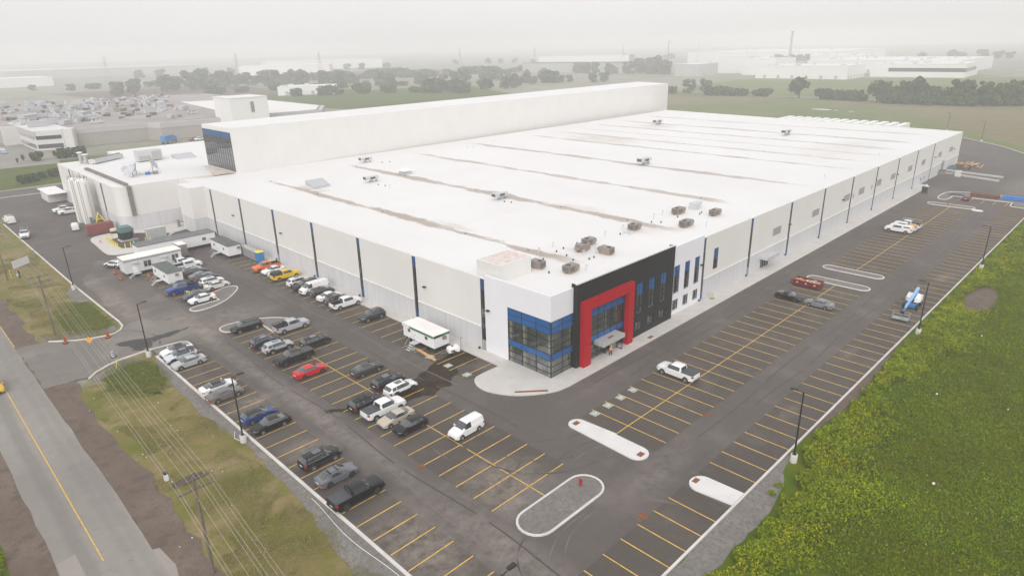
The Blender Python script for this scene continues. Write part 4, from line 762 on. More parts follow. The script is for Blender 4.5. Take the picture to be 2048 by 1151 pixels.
# silos
for i, (x, y) in enumerate(((-19.6, 156.0), (-18.9, 152.2))):
    t_ = thing('silo', ('far' if i == 0 else 'near') + ' white silo of the pair beside the left wall', 'silo', (x, y, 0), 0, 'pair of white silos')
    MB().lathe([(0, 12.4), (.9, 12.25), (1.55, 11.7), (1.6, 11.4), (1.6, .4), (1.5, 0)], 28).build('tank', 'silo_white', t_, 40)
    MB().tube((-.9, -1.45, .2), (-.9, -1.45, 12), .06).tube((-1.25, -1.15, .2), (-1.25, -1.15, 12), .06).tube((.5, -1.7, .2), (.5, -1.7, 11), .08).build('pipe', 'vent_grey', t_)
    mb = MB()
    for k in range(10): a = 2 * math.pi * k / 10; mb.tube((1.5 * math.cos(a), 1.5 * math.sin(a), 11.6), (1.5 * math.cos(a), 1.5 * math.sin(a), 12.7), .04)
    pts = [(1.5 * math.cos(2 * math.pi * k / 10), 1.5 * math.sin(2 * math.pi * k / 10), 12.7) for k in range(11)]; mb.path(pts, .04); mb.tube((0, 0, 12.3), (0, 0, 14.0), .06); mb.build('guard_rail', 'unit_grey', t_)
    MB().box(-.5, -1.66, .3, .3, -1.5, 2.0).build('hatch', 'door_grey', t_)

# ================================================================== VEHICLES
def pl(pts, x):
    if x <= pts[0][0]: return pts[0][1]
    for (a, va), (b, vb) in zip(pts, pts[1:]):
        if x <= b: return va + (vb - va) * (x - a) / (b - a) if b > a else vb
    return pts[-1][1]
CT = {
 'saloon': dict(L=4.75, W=1.83, r=.33, xf=1.42, xr=-1.32, top=[(-2.375, .62), (-2.34, .95), (-2.2, 1.06), (-1.75, 1.09), (-.95, 1.38), (-.5, 1.45), (.1, 1.45), (.35, 1.42), (1.15, 1.02), (1.5, .96), (2.1, .83), (2.3, .7), (2.375, .5)],
     sh=[(-2.375, .6), (-2.3, .88), (-1.7, .98), (1.15, .92), (2.1, .74), (2.3, .62), (2.375, .5)], ws=(.35, 1.15), rw=(-1.75, -.95), win=[(-1.35, .85)], zb=.2),
 'fastback': dict(L=4.6, W=1.83, r=.34, xf=1.38, xr=-1.3, top=[(-2.3, .62), (-2.26, .95), (-2.15, 1.08), (-1.9, 1.13), (-.85, 1.42), (-.4, 1.46), (.05, 1.45), (.3, 1.42), (1.1, 1.02), (1.5, .95), (2.05, .82), (2.24, .68), (2.3, .5)],
     sh=[(-2.3, .6), (-2.2, .9), (-1.6, 1.0), (1.1, .92), (2.05, .74), (2.24, .6), (2.3, .5)], ws=(.3, 1.1), rw=(-1.9, -.85), win=[(-1.3, .8)], zb=.19),
 'suv': dict(L=4.65, W=1.88, r=.37, xf=1.38, xr=-1.32, top=[(-2.325, .7), (-2.3, 1.05), (-2.24, 1.14), (-1.92, 1.58), (-1.6, 1.65), (-.5, 1.70), (.2, 1.68), (.4, 1.64), (1.1, 1.2), (1.4, 1.14), (2.05, 1.0), (2.25, .85), (2.325, .6)],
     sh=[(-2.325, .65), (-2.26, 1.0), (-1.6, 1.1), (1.1, 1.06), (2.05, .88), (2.25, .72), (2.325, .6)], ws=(.4, 1.1), rw=(-2.24, -1.92), win=[(-1.85, -1.25), (-1.19, .85)], zb=.24, clad=1),
 'big_suv': dict(L=5.1, W=2.0, r=.39, xf=1.55, xr=-1.42, top=[(-2.55, .7), (-2.53, 1.1), (-2.48, 1.2), (-2.3, 1.72), (-2., 1.8), (-.5, 1.84), (.4, 1.81), (.6, 1.77), (1.2, 1.28), (1.5, 1.22), (2.3, 1.1), (2.5, .95), (2.55, .6)],
     sh=[(-2.55, .7), (-2.5, 1.1), (-1.7, 1.18), (1.2, 1.14), (2.3, .98), (2.5, .85), (2.55, .6)], ws=(.6, 1.2), rw=(-2.48, -2.3), win=[(-2.15, -1.3), (-1.22, .95)], zb=.25),
 'wagon': dict(L=4.95, W=1.9, r=.36, xf=1.5, xr=-1.45, top=[(-2.475, .7), (-2.45, 1.02), (-2.4, 1.1), (-2.12, 1.56), (-1.8, 1.62), (-.5, 1.68), (.5, 1.65), (.7, 1.6), (1.4, 1.12), (1.7, 1.04), (2.2, .92), (2.4, .78), (2.475, .55)],
     sh=[(-2.475, .65), (-2.4, 1.0), (-1.7, 1.04), (1.4, .98), (2.2, .82), (2.4, .66), (2.475, .55)], ws=(.7, 1.4), rw=(-2.4, -2.12), win=[(-2.0, -1.25), (-1.19, 1.1)], zb=.2),
 'hatch': dict(L=4.3, W=1.8, r=.33, xf=1.3, xr=-1.22, top=[(-2.15, .62), (-2.12, .98), (-2.06, 1.06), (-1.6, 1.38), (-1.2, 1.45), (-.4, 1.49), (.1, 1.47), (.3, 1.43), (1.1, 1.03), (1.35, .97), (1.9, .84), (2.1, .7), (2.15, .5)],
     sh=[(-2.15, .6), (-2.08, .92), (-1.6, 1.0), (1.1, .93), (1.9, .75), (2.1, .62), (2.15, .5)], ws=(.3, 1.1), rw=(-2.06, -1.6), win=[(-1.4, .8)], zb=.19),
 'pickup': dict(L=5.85, W=2.0, r=.41, xf=1.9, xr=-1.75, top=[(-2.925, .95), (-2.92, 1.28), (-2.86, 1.3), (-2.84, .8), (-.93, .8), (-.9, 1.3), (-.86, 1.5), (-.8, 1.84), (-.55, 1.9), (.4, 1.92), (.75, 1.88), (1.4, 1.4), (1.6, 1.33), (2.6, 1.24), (2.85, 1.1), (2.925, .75)],
     sh=[(-2.925, .9), (-2.9, 1.26), (-.9, 1.27), (1.4, 1.24), (2.6, 1.1), (2.85, 1.0), (2.925, .75)], ws=(.75, 1.4), rw=None, win=[(-.72, 1.12)], zb=.38, bed=(-2.84, -.93)),
 'van': dict(L=5.6, W=2.02, r=.37, xf=1.85, xr=-1.55, top=[(-2.8, .6), (-2.78, 1.2), (-2.76, 1.85), (-2.68, 2.08), (-2.3, 2.13), (1.0, 2.13), (1.35, 2.05), (2.05, 1.36), (2.3, 1.24), (2.65, 1.05), (2.78, .85), (2.8, .55)],
     sh=[(-2.8, .6), (-2.76, 1.15), (-2.2, 1.22), (2.05, 1.22), (2.5, 1.02), (2.75, .8), (2.8, .55)], ws=(1.35, 2.05), rw=None, win=[(.75, 1.35), (1.35, 1.75)], zb=.28),
 'small_van': dict(L=4.6, W=1.8, r=.34, xf=1.42, xr=-1.3, top=[(-2.3, .6), (-2.28, 1.1), (-2.24, 1.6), (-2.12, 1.82), (-1.9, 1.86), (.2, 1.85), (.5, 1.78), (1.2, 1.2), (1.45, 1.1), (2.0, .95), (2.22, .8), (2.3, .52)],
     sh=[(-2.3, .6), (-2.26, 1.05), (-1.7, 1.1), (1.2, 1.06), (2.0, .84), (2.22, .7), (2.3, .52)], ws=(.5, 1.2), rw=None, win=[(-.15, .5), (.5, .9)], zb=.22),
}
def car_parts(ty):
    d = CT[ty]; L_, W_, r = d['L'], d['W'], d['r']; top, sh = d['top'], d['sh']; bed = d.get('bed')
    xs = {p_[0] for p_ in top} | {p_[0] for p_ in sh} | {x for a in d['win'] for x in a}
    Ra = r + .06
    for xw in (d['xf'], d['xr']):
        for k in range(9): xs.add(round(xw + Ra * math.cos(math.pi * k / 8), 4))
    x = -L_ / 2
    while x < L_ / 2: xs.add(round(x, 3)); x += .28
    xs = sorted(xs); q = [xs[0]]
    for x in xs[1:]:
        if x - q[-1] > .012: q.append(x)
    xs = q
    verts = []; cabin = []
    for x in xs:
        t_ = pl(top, x); s_ = min(pl(sh, x), t_ - .01) if not (bed and bed[0] - .01 <= x <= bed[1] + .01) else pl(sh, x)
        e = max(0, (abs(x) - (L_ / 2 - .55)) / .55); hw = W_ / 2 * (1 - (.15 if x > 0 else .09) * e * e)
        zb = d['zb'] + .12 * e * e; za = zb
        for xw in (d['xf'], d['xr']):
            if abs(x - xw) < Ra: za = max(za, r + math.sqrt(max(0, Ra * Ra - (x - xw) ** 2)))
        c = min(1, max(0, (t_ - s_ - .1) / .25)); lp = lambda a, b: a + (b - a) * c
        zm = za + (s_ - za) * .55
        if bed and bed[0] - .01 <= x <= bed[1] + .01:
            up = [(hw - .07, s_), (hw - .11, t_), (hw * .5, t_), (0, t_)]
        else:
            up = [(hw * lp(.88, .93), s_ + lp((t_ - s_) * .5, .03)), (hw * lp(.72, .77), lp(s_ + .8 * (t_ - s_), t_ - .075)), (hw * lp(.42, .62), lp(s_ + .95 * (t_ - s_), t_ - .012)), (0, t_)]
        ring = [(0, za), (hw * .8, za), (hw * .985, max(za, zb + .06) if za < zb + .06 else za), (hw, zm), (hw * .975, s_)] + up
        full = [(y, z) for y, z in ring] + [(-y, z) for y, z in ring[-2:0:-1]]
        verts += [(x, y, z) for y, z in full]; cabin.append(c)
    n = 16; F = {'body': MB(), 'windscreen': MB(), 'rear_window': MB(), 'side_window': MB(), 'side_window2': MB()}
    for b_ in F.values(): b_.v = verts
    def inr(a, r_): return r_ and r_[0] - .001 <= a[0] and a[1] <= r_[1] + .001
    for i in range(len(xs) - 1):
        seg = (xs[i], xs[i + 1]); mid = sum(seg) / 2
        for j in range(n):
            f = (i * n + j, (i + 1) * n + j, (i + 1) * n + (j + 1) % n, i * n + (j + 1) % n)
            k = j if j < 8 else 15 - j     # 0..7 strip index from bottom
            tgt, mi = 'body', 0
            if k in (6, 7) and inr(seg, d['ws']): tgt = 'windscreen'
            elif k in (6, 7) and inr(seg, d['rw']): tgt = 'rear_window'
            elif k == 5 and any(inr(seg, w_) for w_ in d['win']) and min(cabin[i], cabin[i + 1]) > .25: tgt = 'side_window' if j < 8 else 'side_window2'
            elif k <= 1 or (k == 2 and d.get('clad')): mi = 1
            elif k in (6, 7) and d['rw'] and d['rw'][1] - .001 <= seg[0] and seg[1] <= d['ws'][0] + .001: mi = 2
            elif bed and k >= 5 and seg[0] >= bed[0] - .03 and seg[1] <= bed[1] + .03: mi = 3
            F[tgt].f.append(f[::-1]); F[tgt].m.append(mi)
    F['body'].f += [tuple(range(n)), tuple((len(xs) - 1) * n + j for j in range(n))[::-1]]; F['body'].m += [0, 0]
    res = {}
    for k, b_ in F.items():
        if not b_.f: continue
        used = sorted({i for f in b_.f for i in f}); mp = {u: i for i, u in enumerate(used)}
        q = MB(); q.v = [verts[u] for u in used]; q.f = [tuple(mp[i] for i in f) for f in b_.f]; q.m = b_.m
        nm = 'side_window' if k == 'side_window2' else k
        me = q.mesh(nm, ['dark_trim'] * 4 if k == 'body' else ['car_glass'], 38)
        bm = bmesh.new(); bm.from_mesh(me); bmesh.ops.remove_doubles(bm, verts=bm.verts, dist=.0005); bm.normal_update()
        if k == 'body': bmesh.ops.recalc_face_normals(bm, faces=bm.faces)
        bm.to_mesh(me); bm.free(); me.set_sharp_from_angle(angle=R(38)); res.setdefault(nm, []).append(me)
    # wheel + rim
    q = MB(); q.lathe([(r * .62, -.11), (r * .93, -.115), (r, -.08), (r, .08), (r * .93, .115), (r * .62, .11)], 22); q.lathe([(r * .62, -.11), (r * .62, .11)], 22)
    q.v = [(a, c_, b_) for a, b_, c_ in q.v]; res['wheel'] = [q.mesh('wheel', ['black_rubber'], 50)]
    q = MB(); q.lathe([(0, .055), (r * .62, .055)], 22, 1); q.lathe([(r * .56, .06), (r * .64, .115), (r * .66, .10)], 22, 0); q.lathe([(0, .1), (r * .15, .1), (r * .17, .06)], 10, 0)
    for k in range(6):
        a = 2 * math.pi * k / 6; ca, sa = math.cos(a), math.sin(a); hw = r * .075
        q.add([(r * .12 * ca + hw * sa, r * .12 * sa - hw * ca, .1), (r * .6 * ca + hw * sa * 1.1, r * .6 * sa - hw * ca * 1.1, .1), (r * .6 * ca - hw * sa * 1.1, r * .6 * sa + hw * ca * 1.1, .1), (r * .12 * ca - hw * sa, r * .12 * sa + hw * ca, .1)], [(0, 1, 2, 3)], 0)
    q.v = [(a, c_, b_) for a, b_, c_ in q.v]; res['rim'] = [q.mesh('rim', ['rim', 'fan_dark'], 40)]
    zh = pl(top, L_ / 2 - .2) - (.13 if ty not in ('pickup', 'big_suv') else .2)
    fx = L_ / 2
    for nm, sg in (('headlight', 1),):
        q = MB(); q.add([(fx - .035, .42, zh - .07), (fx - .02, .42, zh + .05), (fx - .13, .80 * W_ / 1.84, zh - .05), (fx - .12, .80 * W_ / 1.84, zh + .07), (fx - .4, .905 * W_ / 1.84, zh + .02), (fx - .4, .895 * W_ / 1.84, zh + .09)], [(0, 2, 3, 1), (2, 4, 5, 3)]); res['headlight'] = [q.mesh('headlight', ['head_lens'])]
    zt = pl(sh, -L_ / 2 + .15) - .14; hw = W_ / 2
    q = MB(); t_h = .28 if ty in ('suv', 'big_suv', 'wagon', 'pickup', 'van', 'small_van') else .14
    q.add([(-fx - .004, hw * .60 if t_h < .2 else hw * .78, zt - t_h / 2), (-fx - .004, hw * .6 if t_h < .2 else hw * .78, zt + t_h / 2), (-fx + .02, hw * .93, zt - t_h / 2), (-fx + .03, hw * .93, zt + t_h / 2), (-fx + .26, hw * .99, zt - t_h / 2), (-fx + .26, hw * .985, zt + t_h / 2)], [(0, 1, 3, 2), (2, 3, 5, 4)]); res['tail_light'] = [q.mesh('tail_light', ['tail_red'])]
    q = MB(); q.box(fx - .06, -.55, zh - .28, fx - .0, .55, zh - .02, 0) if ty in ('pickup', 'big_suv', 'suv', 'van') else q.box(fx - .05, -.5, d['zb'] + .08, fx + .004, .5, d['zb'] + .26, 0)
    res['grille'] = [q.mesh('grille', ['fan_dark'])]
    q = MB(); q.box(-fx - .012, -.26, .62 if t_h < .2 else .7, -fx + .02, .26, .74 if t_h < .2 else .82); res['number_plate'] = [q.mesh('number_plate', ['plate'])]
    xm = d['ws'][1] - .25; zm_ = pl(sh, xm) + .08
    q = MB(); q.prism([(xm, W_ / 2 * .9), (xm + .1, W_ / 2 * .9), (xm + .1, W_ / 2 + .14), (xm, W_ / 2 + .17)], zm_, zm_ + .15); res['mirror'] = [q.mesh('mirror', ['dark_trim'])]
    return res
CACHE = {}
def mirror_mesh(me, name):
    m2 = me.copy(); m2.name = name; m2.transform(Matrix.Scale(-1, 4, (0, 1, 0))); m2.flip_normals(); return m2
def car(ty, x, y, head, col, label, cat, group=None, black_roof=False, dark_rims=False, rails=False, extra=None, name='parked_car'):
    if ty not in CACHE:
        p_ = car_parts(ty)
        for k in ('headlight', 'tail_light', 'mirror'): p_[k].append(mirror_mesh(p_[k][0], k))
        p_['wheel'].append(mirror_mesh(p_['wheel'][0], 'wheel')); p_['rim'].append(mirror_mesh(p_['rim'][0], 'rim')); CACHE[ty] = p_
    p_ = CACHE[ty]; d = CT[ty]; W_, L_ = d['W'], d['L']
    rz = {'E': 0, 'W': math.pi, 'N': math.pi / 2, 'S': -math.pi / 2}[head] if isinstance(head, str) else R(head)
    j = random.Random(hash((round(x * 10), round(y * 10))) & 0xffff)
    t_ = thing(name, label, cat, (x, y, .006), rz + R(j.uniform(-1.2, 1.2)), group)
    pm = paint(col)
    def part(nm, me, par, mats=None, loc=None):
        o = link(nm, me, par)
        if loc: o.location = loc
        if mats:
            for i, mm in enumerate(mats): o.material_slots[i].link = 'OBJECT'; o.material_slots[i].material = M[mm] if isinstance(mm, str) else mm
        return o
    part('body', p_['body'][0], t_, [pm, 'dark_trim', paint((.015, .015, .017)) if black_roof else pm, 'bed_dark'])
    for k in ('windscreen', 'rear_window', 'side_window', 'headlight', 'tail_light', 'grille', 'number_plate'):
        for me in p_.get(k, []): part(k, me, t_)
    for me in p_['mirror']: part('mirror', me, t_, [pm])
    for sx in (d['xf'], d['xr']):
        for sg in (1, -1):
            wl = part('wheel', p_['wheel'][0 if sg > 0 else 1], t_, None, (sx, sg * (W_ / 2 - .12), d['r']))
            part('rim', p_['rim'][0 if sg > 0 else 1], wl, ['rim_dark' if dark_rims else 'rim', 'fan_dark'])
    if rails:
        mb = MB()
        for s_ in (-1, 1): mb.tube((-1.6, s_ * W_ / 2 * .62, d['top'][5][1] + .05), (.2, s_ * W_ / 2 * .62, d['top'][5][1] + .07), .025)
        if rails == 2:
            for xx in (-1.0, -.1): mb.box(xx, -W_ / 2 * .7, d['top'][5][1] + .04, xx + .07, W_ / 2 * .7, d['top'][5][1] + .09)
        mb.build('roof_rail', 'dark_trim' if rails == 2 else 'steel', t_)
    if ty in ('suv', 'big_suv') and rails != 2: MB().box(-.85, -.42, pl(d['top'], -.4) - .012, .12, .42, pl(d['top'], -.4) + .006).build('sunroof', 'car_glass', t_)
    if ty in ('pickup',):
        mb = MB()
        mb.add([(-.945, -.62, 1.36), (-.945, .62, 1.36), (-.845, .56, 1.78), (-.845, -.56, 1.78)], [(0, 3, 2, 1)]); mb.build('rear_window', 'car_glass', t_)
        MB().box(2.8, -.86, .5, 2.98, .86, .7).box(-3.0, -.86, .55, -2.9, .86, .72).build('bumper', 'steel' if extra != 'blackout' else 'dark_trim', t_)
        if extra in ('tonneau', 'blackout'):
            mb = MB()
            for k in range(3): mb.box(-2.85 + k * .65, -.9, 1.275, -2.22 + k * .65, .9, 1.31)
            mb.build('bed_cover', 'tonneau', t_)
        if extra in ('cap', 'whitecap'):
            mb = MB(); mb.add([(-2.88, -.93, 1.28), (-.92, -.93, 1.28), (-.92, .93, 1.28), (-2.88, .93, 1.28), (-2.7, -.72, 1.86), (-.92, -.76, 1.9), (-.92, .76, 1.9), (-2.7, .72, 1.86)], [(4, 5, 6, 7), (0, 1, 5, 4), (1, 2, 6, 5), (2, 3, 7, 6), (3, 0, 4, 7)])
            mb.build('bed_canopy', pm if extra == 'whitecap' else 'bed_dark', t_)
            MB().add([(-2.6, -.875, 1.42), (-1.1, -.885, 1.42), (-1.1, -.81, 1.74), (-2.5, -.79, 1.72)], [(0, 1, 2, 3)]).add([(-2.6, .875, 1.42), (-1.1, .885, 1.42), (-1.1, .81, 1.74), (-2.5, .79, 1.72)], [(3, 2, 1, 0)]).build('side_window', 'car_glass', t_)
        if extra == 'rack':
            mb = MB()
            for s_ in (-1, 1):
                mb.box(-2.85, s_ * .93 - .04, 1.3, -.95, s_ * .93 + .04, 1.36); mb.box(-2.85, s_ * .93 - .04, 1.62, -.95, s_ * .93 + .04, 1.68)
                for k in range(4): mb.box(-2.85 + k * .61, s_ * .93 - .04, 1.36, -2.79 + k * .61, s_ * .93 + .04, 1.62)
            mb.box(-2.87, -.93, 1.62, -2.8, .93, 1.68); mb.box(-1.0, -.93, 1.3, -.95, .93, 1.68); mb.build('bed_rack', 'dark_trim', t_)
        if extra == 'ladder':
            mb = MB()
            for xx in (-2.7, -1.1, 1.0): mb.box(xx, -.8, 2.1, xx + .06, .8, 2.16); mb.tube((xx, -.8, 1.25), (xx, -.8, 2.12), .03); mb.tube((xx, .8, 1.25), (xx, .8, 2.12), .03)
            for yy in (-.6, -.2): mb.box(-2.9, yy, 2.16, 1.4, yy + .05, 2.24)
            mb.build('ladder_rack', 'steel', t_)
        if extra == 'load': MB().box(-2.7, -.8, .85, -1.1, .8, 1.5).box(-2.5, -.5, 1.5, -1.2, .3, 1.75).build('bed_rack', 'lumber', t_)
    if extra == 'roofrack':
        zt_ = pl(d['top'], 0); mb = MB()
        for xx in (-1.8, -.6, .4): mb.box(xx, -.75, zt_ + .02, xx + .06, .75, zt_ + .14)
        mb.box(-2., -.5, zt_ + .14, .8, -.4, zt_ + .22); mb.box(-2., .2, zt_ + .14, .8, .3, zt_ + .22); mb.build('roof_rack', 'steel', t_)
    if extra == 'chrome':
        mb = MB()
        for s_ in (-1, 1):
            pts = [(x_, s_ * (W_ / 2 * .945), pl(d['sh'], x_) + .035) for x_ in (-1.9, -1., 0, .9)]; mb.path(pts, .018)
            pts = [(x_, s_ * (W_ / 2 * .785), pl(d['top'], x_) - .07) for x_ in (-1.75, -1., -.2, .4)]; mb.path(pts, .018)
        mb.build('window_trim', 'steel', t_)
    return t_
WH = (.78, .78, .78); BK = (.006, .006, .007); SV = (.42, .43, .45); DG = (.045, .048, .054); NV = (.008, .012, .035)
GA, GB, GC_, GN, GR = 'vehicles parked nose or tail to the left wall', 'vehicles in the double row of bays', 'vehicles along the left kerb', 'vehicles beside the site offices', 'vehicles in the right car park'
# row along the wall
car('pickup', -4.75, 76.5, 'W', (.72, .14, .01), 'bright orange crew cab pickup beside the blue portable toilet', 'pickup', GA)
car('saloon', -4.6, 73.6, 'W', WH, 'white saloon between the orange pickup and a silver car', 'car', GA)
car('saloon', -4.5, 70.9, 'E', (.55, .56, .58), 'silver saloon squeezed beside the yellow pickup', 'car', GA)
car('pickup', -4.6, 68.2, 'E', (.78, .50, .01), 'yellow pickup with a dark canopy over its bed', 'pickup', GA, extra='cap')
car('suv', -4.6, 62.6, 'E', WH, 'white crossover left of the big black four wheel drive', 'car', GA, rails=1)
car('big_suv', -4.9, 59.4, 'W', BK, 'large black four wheel drive facing the aisle beside the white van', 'car', GA, rails=1)
car('van', -4.6, 56.7, 'W', WH, 'long white panel van parked nose out among the cars by the wall', 'van', GA)
car('suv', -4.5, 53.9, 'E', (.028, .028, .034), 'dark plum crossover directly right of the long white van', 'car', GA)
car('saloon', -4.6, 51.0, 'E', WH, 'white saloon between two dark cars near the wall', 'car', GA)
car('suv', -4.7, 48.2, 'E', (.02, .021, .025), 'dark crossover tucked behind the white pickup by the wall', 'car', GA, rails=1)
car('pickup', -4.6, 45.4, 'E', WH, 'white crew cab pickup with open black bed, last of its run by the wall', 'pickup', GA)
car('suv', -4.7, 36.95, 'W', DG, 'dark grey crossover standing alone by the wall', 'car', GA, extra='chrome')
# double row
car('wagon', -21.6, 48.7, 'W', BK, 'black estate on the edge of the curved island', 'car', GB, rails=1)
car('pickup', -16.4, 43.1, 'E', SV, 'grey pickup with a black rack over its bed', 'pickup', GB, extra='rack')
car('suv', -22.2, 40.3, 'E', NV, 'navy blue crossover left of a silver one', 'car', GB, rails=1)
car('suv', -21.7, 37.2, 'E', SV, 'silver four wheel drive between the navy crossover and the black pickup', 'car', GB)
car('suv', -16.75, 34.6, 'E', BK, 'black crossover alone in the right half of its row above the red car', 'car', GB, dark_rims=True)
car('pickup', -21.8, 31.9, 'W', (.012, .012, .013), 'black crew cab pickup with grey bed cover above the red car', 'pickup', GB, extra='blackout', dark_rims=True)
car('saloon', -22.3, 26.3, 'E', (.55, .008, .015), 'bright red saloon, the only red car in the rows', 'car', GB, dark_rims=True)
car('saloon', -16.4, 20.7, 'E', DG, 'dark grey saloon standing alone right of the yellow centre line', 'car', GB)
car('suv', -16.6, 15.2, 'E', (.006, .008, .016), 'blue black crossover hidden partly by the white one', 'car', GB, dark_rims=True)
car('suv', -16.5, 12.4, 'E', WH, 'white crossover with dark sunroof at the puddle', 'car', GB, dark_rims=True)
car('suv', -21.9, 12.5, 'E', BK, 'black crossover with red tail lamp beside the white pickup', 'car', GB, rails=2, dark_rims=True)
car('pickup', -21.2, 9.6, 'E', WH, 'white pickup with a folding grey bed cover in the double row', 'pickup', GB, extra='tonneau')
car('saloon', -21.3, 6.8, 'W', (.46, .40, .33), 'beige saloon between the white pickup and a black hatchback', 'car', GB)
car('hatch', -21.2, 4.0, 'W', BK, 'black hatchback beside the beige saloon', 'car', GB, dark_rims=True)
car('small_van', -17.0, -1.5, 'W', WH, 'small white delivery van alone in the double row', 'van', GB)
# kerb row
car('fastback', -33.0, 48.0, 'W', WH, 'white car with black glass roof, topmost along the left kerb', 'car', GC_, black_roof=True)
car('suv', -33.4, 45.1, 'W', (.55, .58, .62), 'pale silver crossover second from the top of the left kerb row', 'car', GC_, black_roof=True)
car('saloon', -33.3, 42.3, 'W', (.40, .41, .42), 'grey silver saloon third from the top of the left kerb row', 'car', GC_)
car('saloon', -33.4, 31.4, 'E', WH, 'white saloon with black roof behind the lamp post', 'car', GC_, black_roof=True)
car('saloon', -33.6, 28.6, 'E', (.15, .13, .115), 'bronze grey saloon right of the black roofed white one', 'car', GC_)
car('hatch', -32.9, 20.1, 'E', (.012, .04, .17), 'deep blue hatchback beside a black saloon', 'car', GC_, black_roof=True)
car('saloon', -32.8, 17.0, 'W', BK, 'black saloon with chrome window line beside the blue hatchback', 'car', GC_, extra='chrome')
car('suv', -32.3, 6.0, 'E', BK, 'black crossover with chrome window line near the lower kerb', 'car', GC_, extra='chrome')
car('fastback', -32.6, 1.95, 'E', (.14, .145, .165), 'grey fastback with two black roof bars', 'car', GC_, rails=2, dark_rims=True)
car('pickup', -32.95, -2.5, 'E', BK, 'black pickup with soft bed cover, lowest of the left kerb row', 'pickup', GC_, extra='blackout', dark_rims=True)
# by the site offices
car('pickup', -16.2, 93.2, 'E', WH, 'white pickup farther from the camera of the two by the long office', 'pickup', GN)
car('pickup', -15.9, 90.2, 'E', WH, 'nearer white pickup of the two by the long office', 'pickup', GN)
car('saloon', -16.4, 87.2, 'E', (.45, .46, .47), 'light grey saloon right of the two white pickups', 'car', GN)
car('suv', -16.3, 84.4, 'E', DG, 'dark grey crossover fourth along from the long office', 'car', GN)
car('saloon', -16.4, 81.6, 'E', (.20, .21, .22), 'mid grey saloon in the middle of the run by the small office', 'car', GN)
car('suv', -16.3, 78.8, 'E', (.03, .032, .036), 'charcoal estate left of the white crossover with sunroof', 'car', GN, rails=1)
car('suv', -16.4, 76.0, 'E', WH, 'white crossover with roof rails left of the silver saloon', 'car', GN, rails=1)
car('saloon', -16.5, 73.2, 'E', (.62, .61, .58), 'silver saloon next to the curved island', 'car', GN)
car('hatch', -21.8, 78.6, 'W', (.02, .025, .04), 'dark blue hatchback against the small site office', 'car', GN)
car('pickup', -22.2, 75.7, 'W', (.012, .035, .20), 'royal blue crew cab pickup near the small site office', 'pickup', GN)
car('saloon', -21.6, 70.7, 'W', (.07, .08, .10), 'slate grey saloon beside the white one on the island', 'car', GN)
car('saloon', -21.5, 67.8, 'W', WH, 'white saloon with its nose to the aisle at the pointed island', 'car', GN)
car('suv', -26.4, 103.4, 115, WH, 'white crossover half hidden by the end of the long office', 'car')
car('van', -34.3, 171, 95, WH, 'white van driving away along the left drive', 'van', name='moving_van', extra='roofrack')
car('pickup', -34.6, 149.2, 258, WH, 'white service pickup with roof rack driving towards the entrance', 'pickup', name='service_pickup', extra='ladder')
car('pickup', -20.4, 174.6, 'W', WH, 'white pickup with ladder rack behind another one near the silos', 'pickup', extra='ladder')
car('pickup', -20.0, 170.3, 'W', WH, 'white crew cab pickup beside the silos', 'pickup')
car('small_van', -23.6, 148, 80, WH, 'small white van with its tail to the camera beside the red container', 'van')
# right car park
car('pickup', 12.6, -12.4, 'N', WH, 'white pickup with grey bed cover alone in the right bays', 'pickup', GR, extra='tonneau')
car('fastback', 51.2, -11.4, 'S', BK, 'black coupe facing the yellow centre line near the red skip', 'car', GR, dark_rims=True)
car('saloon', 51.2, -16.7, 'N', (.20, .205, .215), 'grey saloon nose to nose with the black coupe', 'car', GR)
car('pickup', 110.8, -12.1, 'N', WH, 'nearest of three white pickups, with a white bed canopy', 'pickup', GR, extra='whitecap')
car('pickup', 113.6, -12.3, 'N', WH, 'middle of three white pickups, carrying timber', 'pickup', GR, extra='load')
car('pickup', 116.4, -12.4, 'N', WH, 'farthest of three white pickups, with a bare rack', 'pickup', GR, extra='ladder')
car('hatch', 158.8, -15.9, 'E', (.16, .012, .02), 'dark red hatchback at the far island', 'car', GR)
car('saloon', -55.0, 54.9, -90, (.60, .38, .02), 'yellow car on the road cut by the left edge', 'car', name='road_car')
# motorcycle
t_ = thing('motorcycle', 'black and yellow motorcycle between the blue pickup and a slate saloon', 'motorcycle', (-22.0, 73.1, .01), R(170))
q = MB(); q.lathe([(.22, -.06), (.31, -.07), (.31, .07), (.22, .06), (.22, -.06)], 18); q.v = [(a, c, b + .31) for a, b, c in q.v]; wm = q.mesh('wheel', ['black_rubber'])
for xx in (-.72, .74): link('wheel', wm, t_).location = (xx, 0, 0)
MB().add([(-.3, -.14, .45), (.35, -.16, .45), (.35, .16, .45), (-.3, .14, .45), (-.25, -.12, .8), (.4, -.16, .98), (.4, .16, .98), (-.25, .12, .8)], [(3, 2, 1, 0), (4, 5, 6, 7), (0, 1, 5, 4), (1, 2, 6, 5), (2, 3, 7, 6), (3, 0, 4, 7)]).build('fuel_tank', 'toilet_yellow', t_)
MB().box(-.95, -.13, .78, -.25, .13, .9).build('seat', 'dark_trim', t_); MB().box(-.3, -.15, .25, .3, .15, .5).build('engine', 'unit_grey', t_)
MB().tube((.74, .1, .3), (.5, .1, 1.0), .03).tube((.74, -.1, .3), (.5, -.1, 1.0), .03).tube((.45, -.38, 1.08), (.5, 0, 1.02), .02).tube((.45, .38, 1.08), (.5, 0, 1.02), .02).tube((-.72, 0, .3), (-.1, 0, .45), .04).build('fork', 'steel', t_)

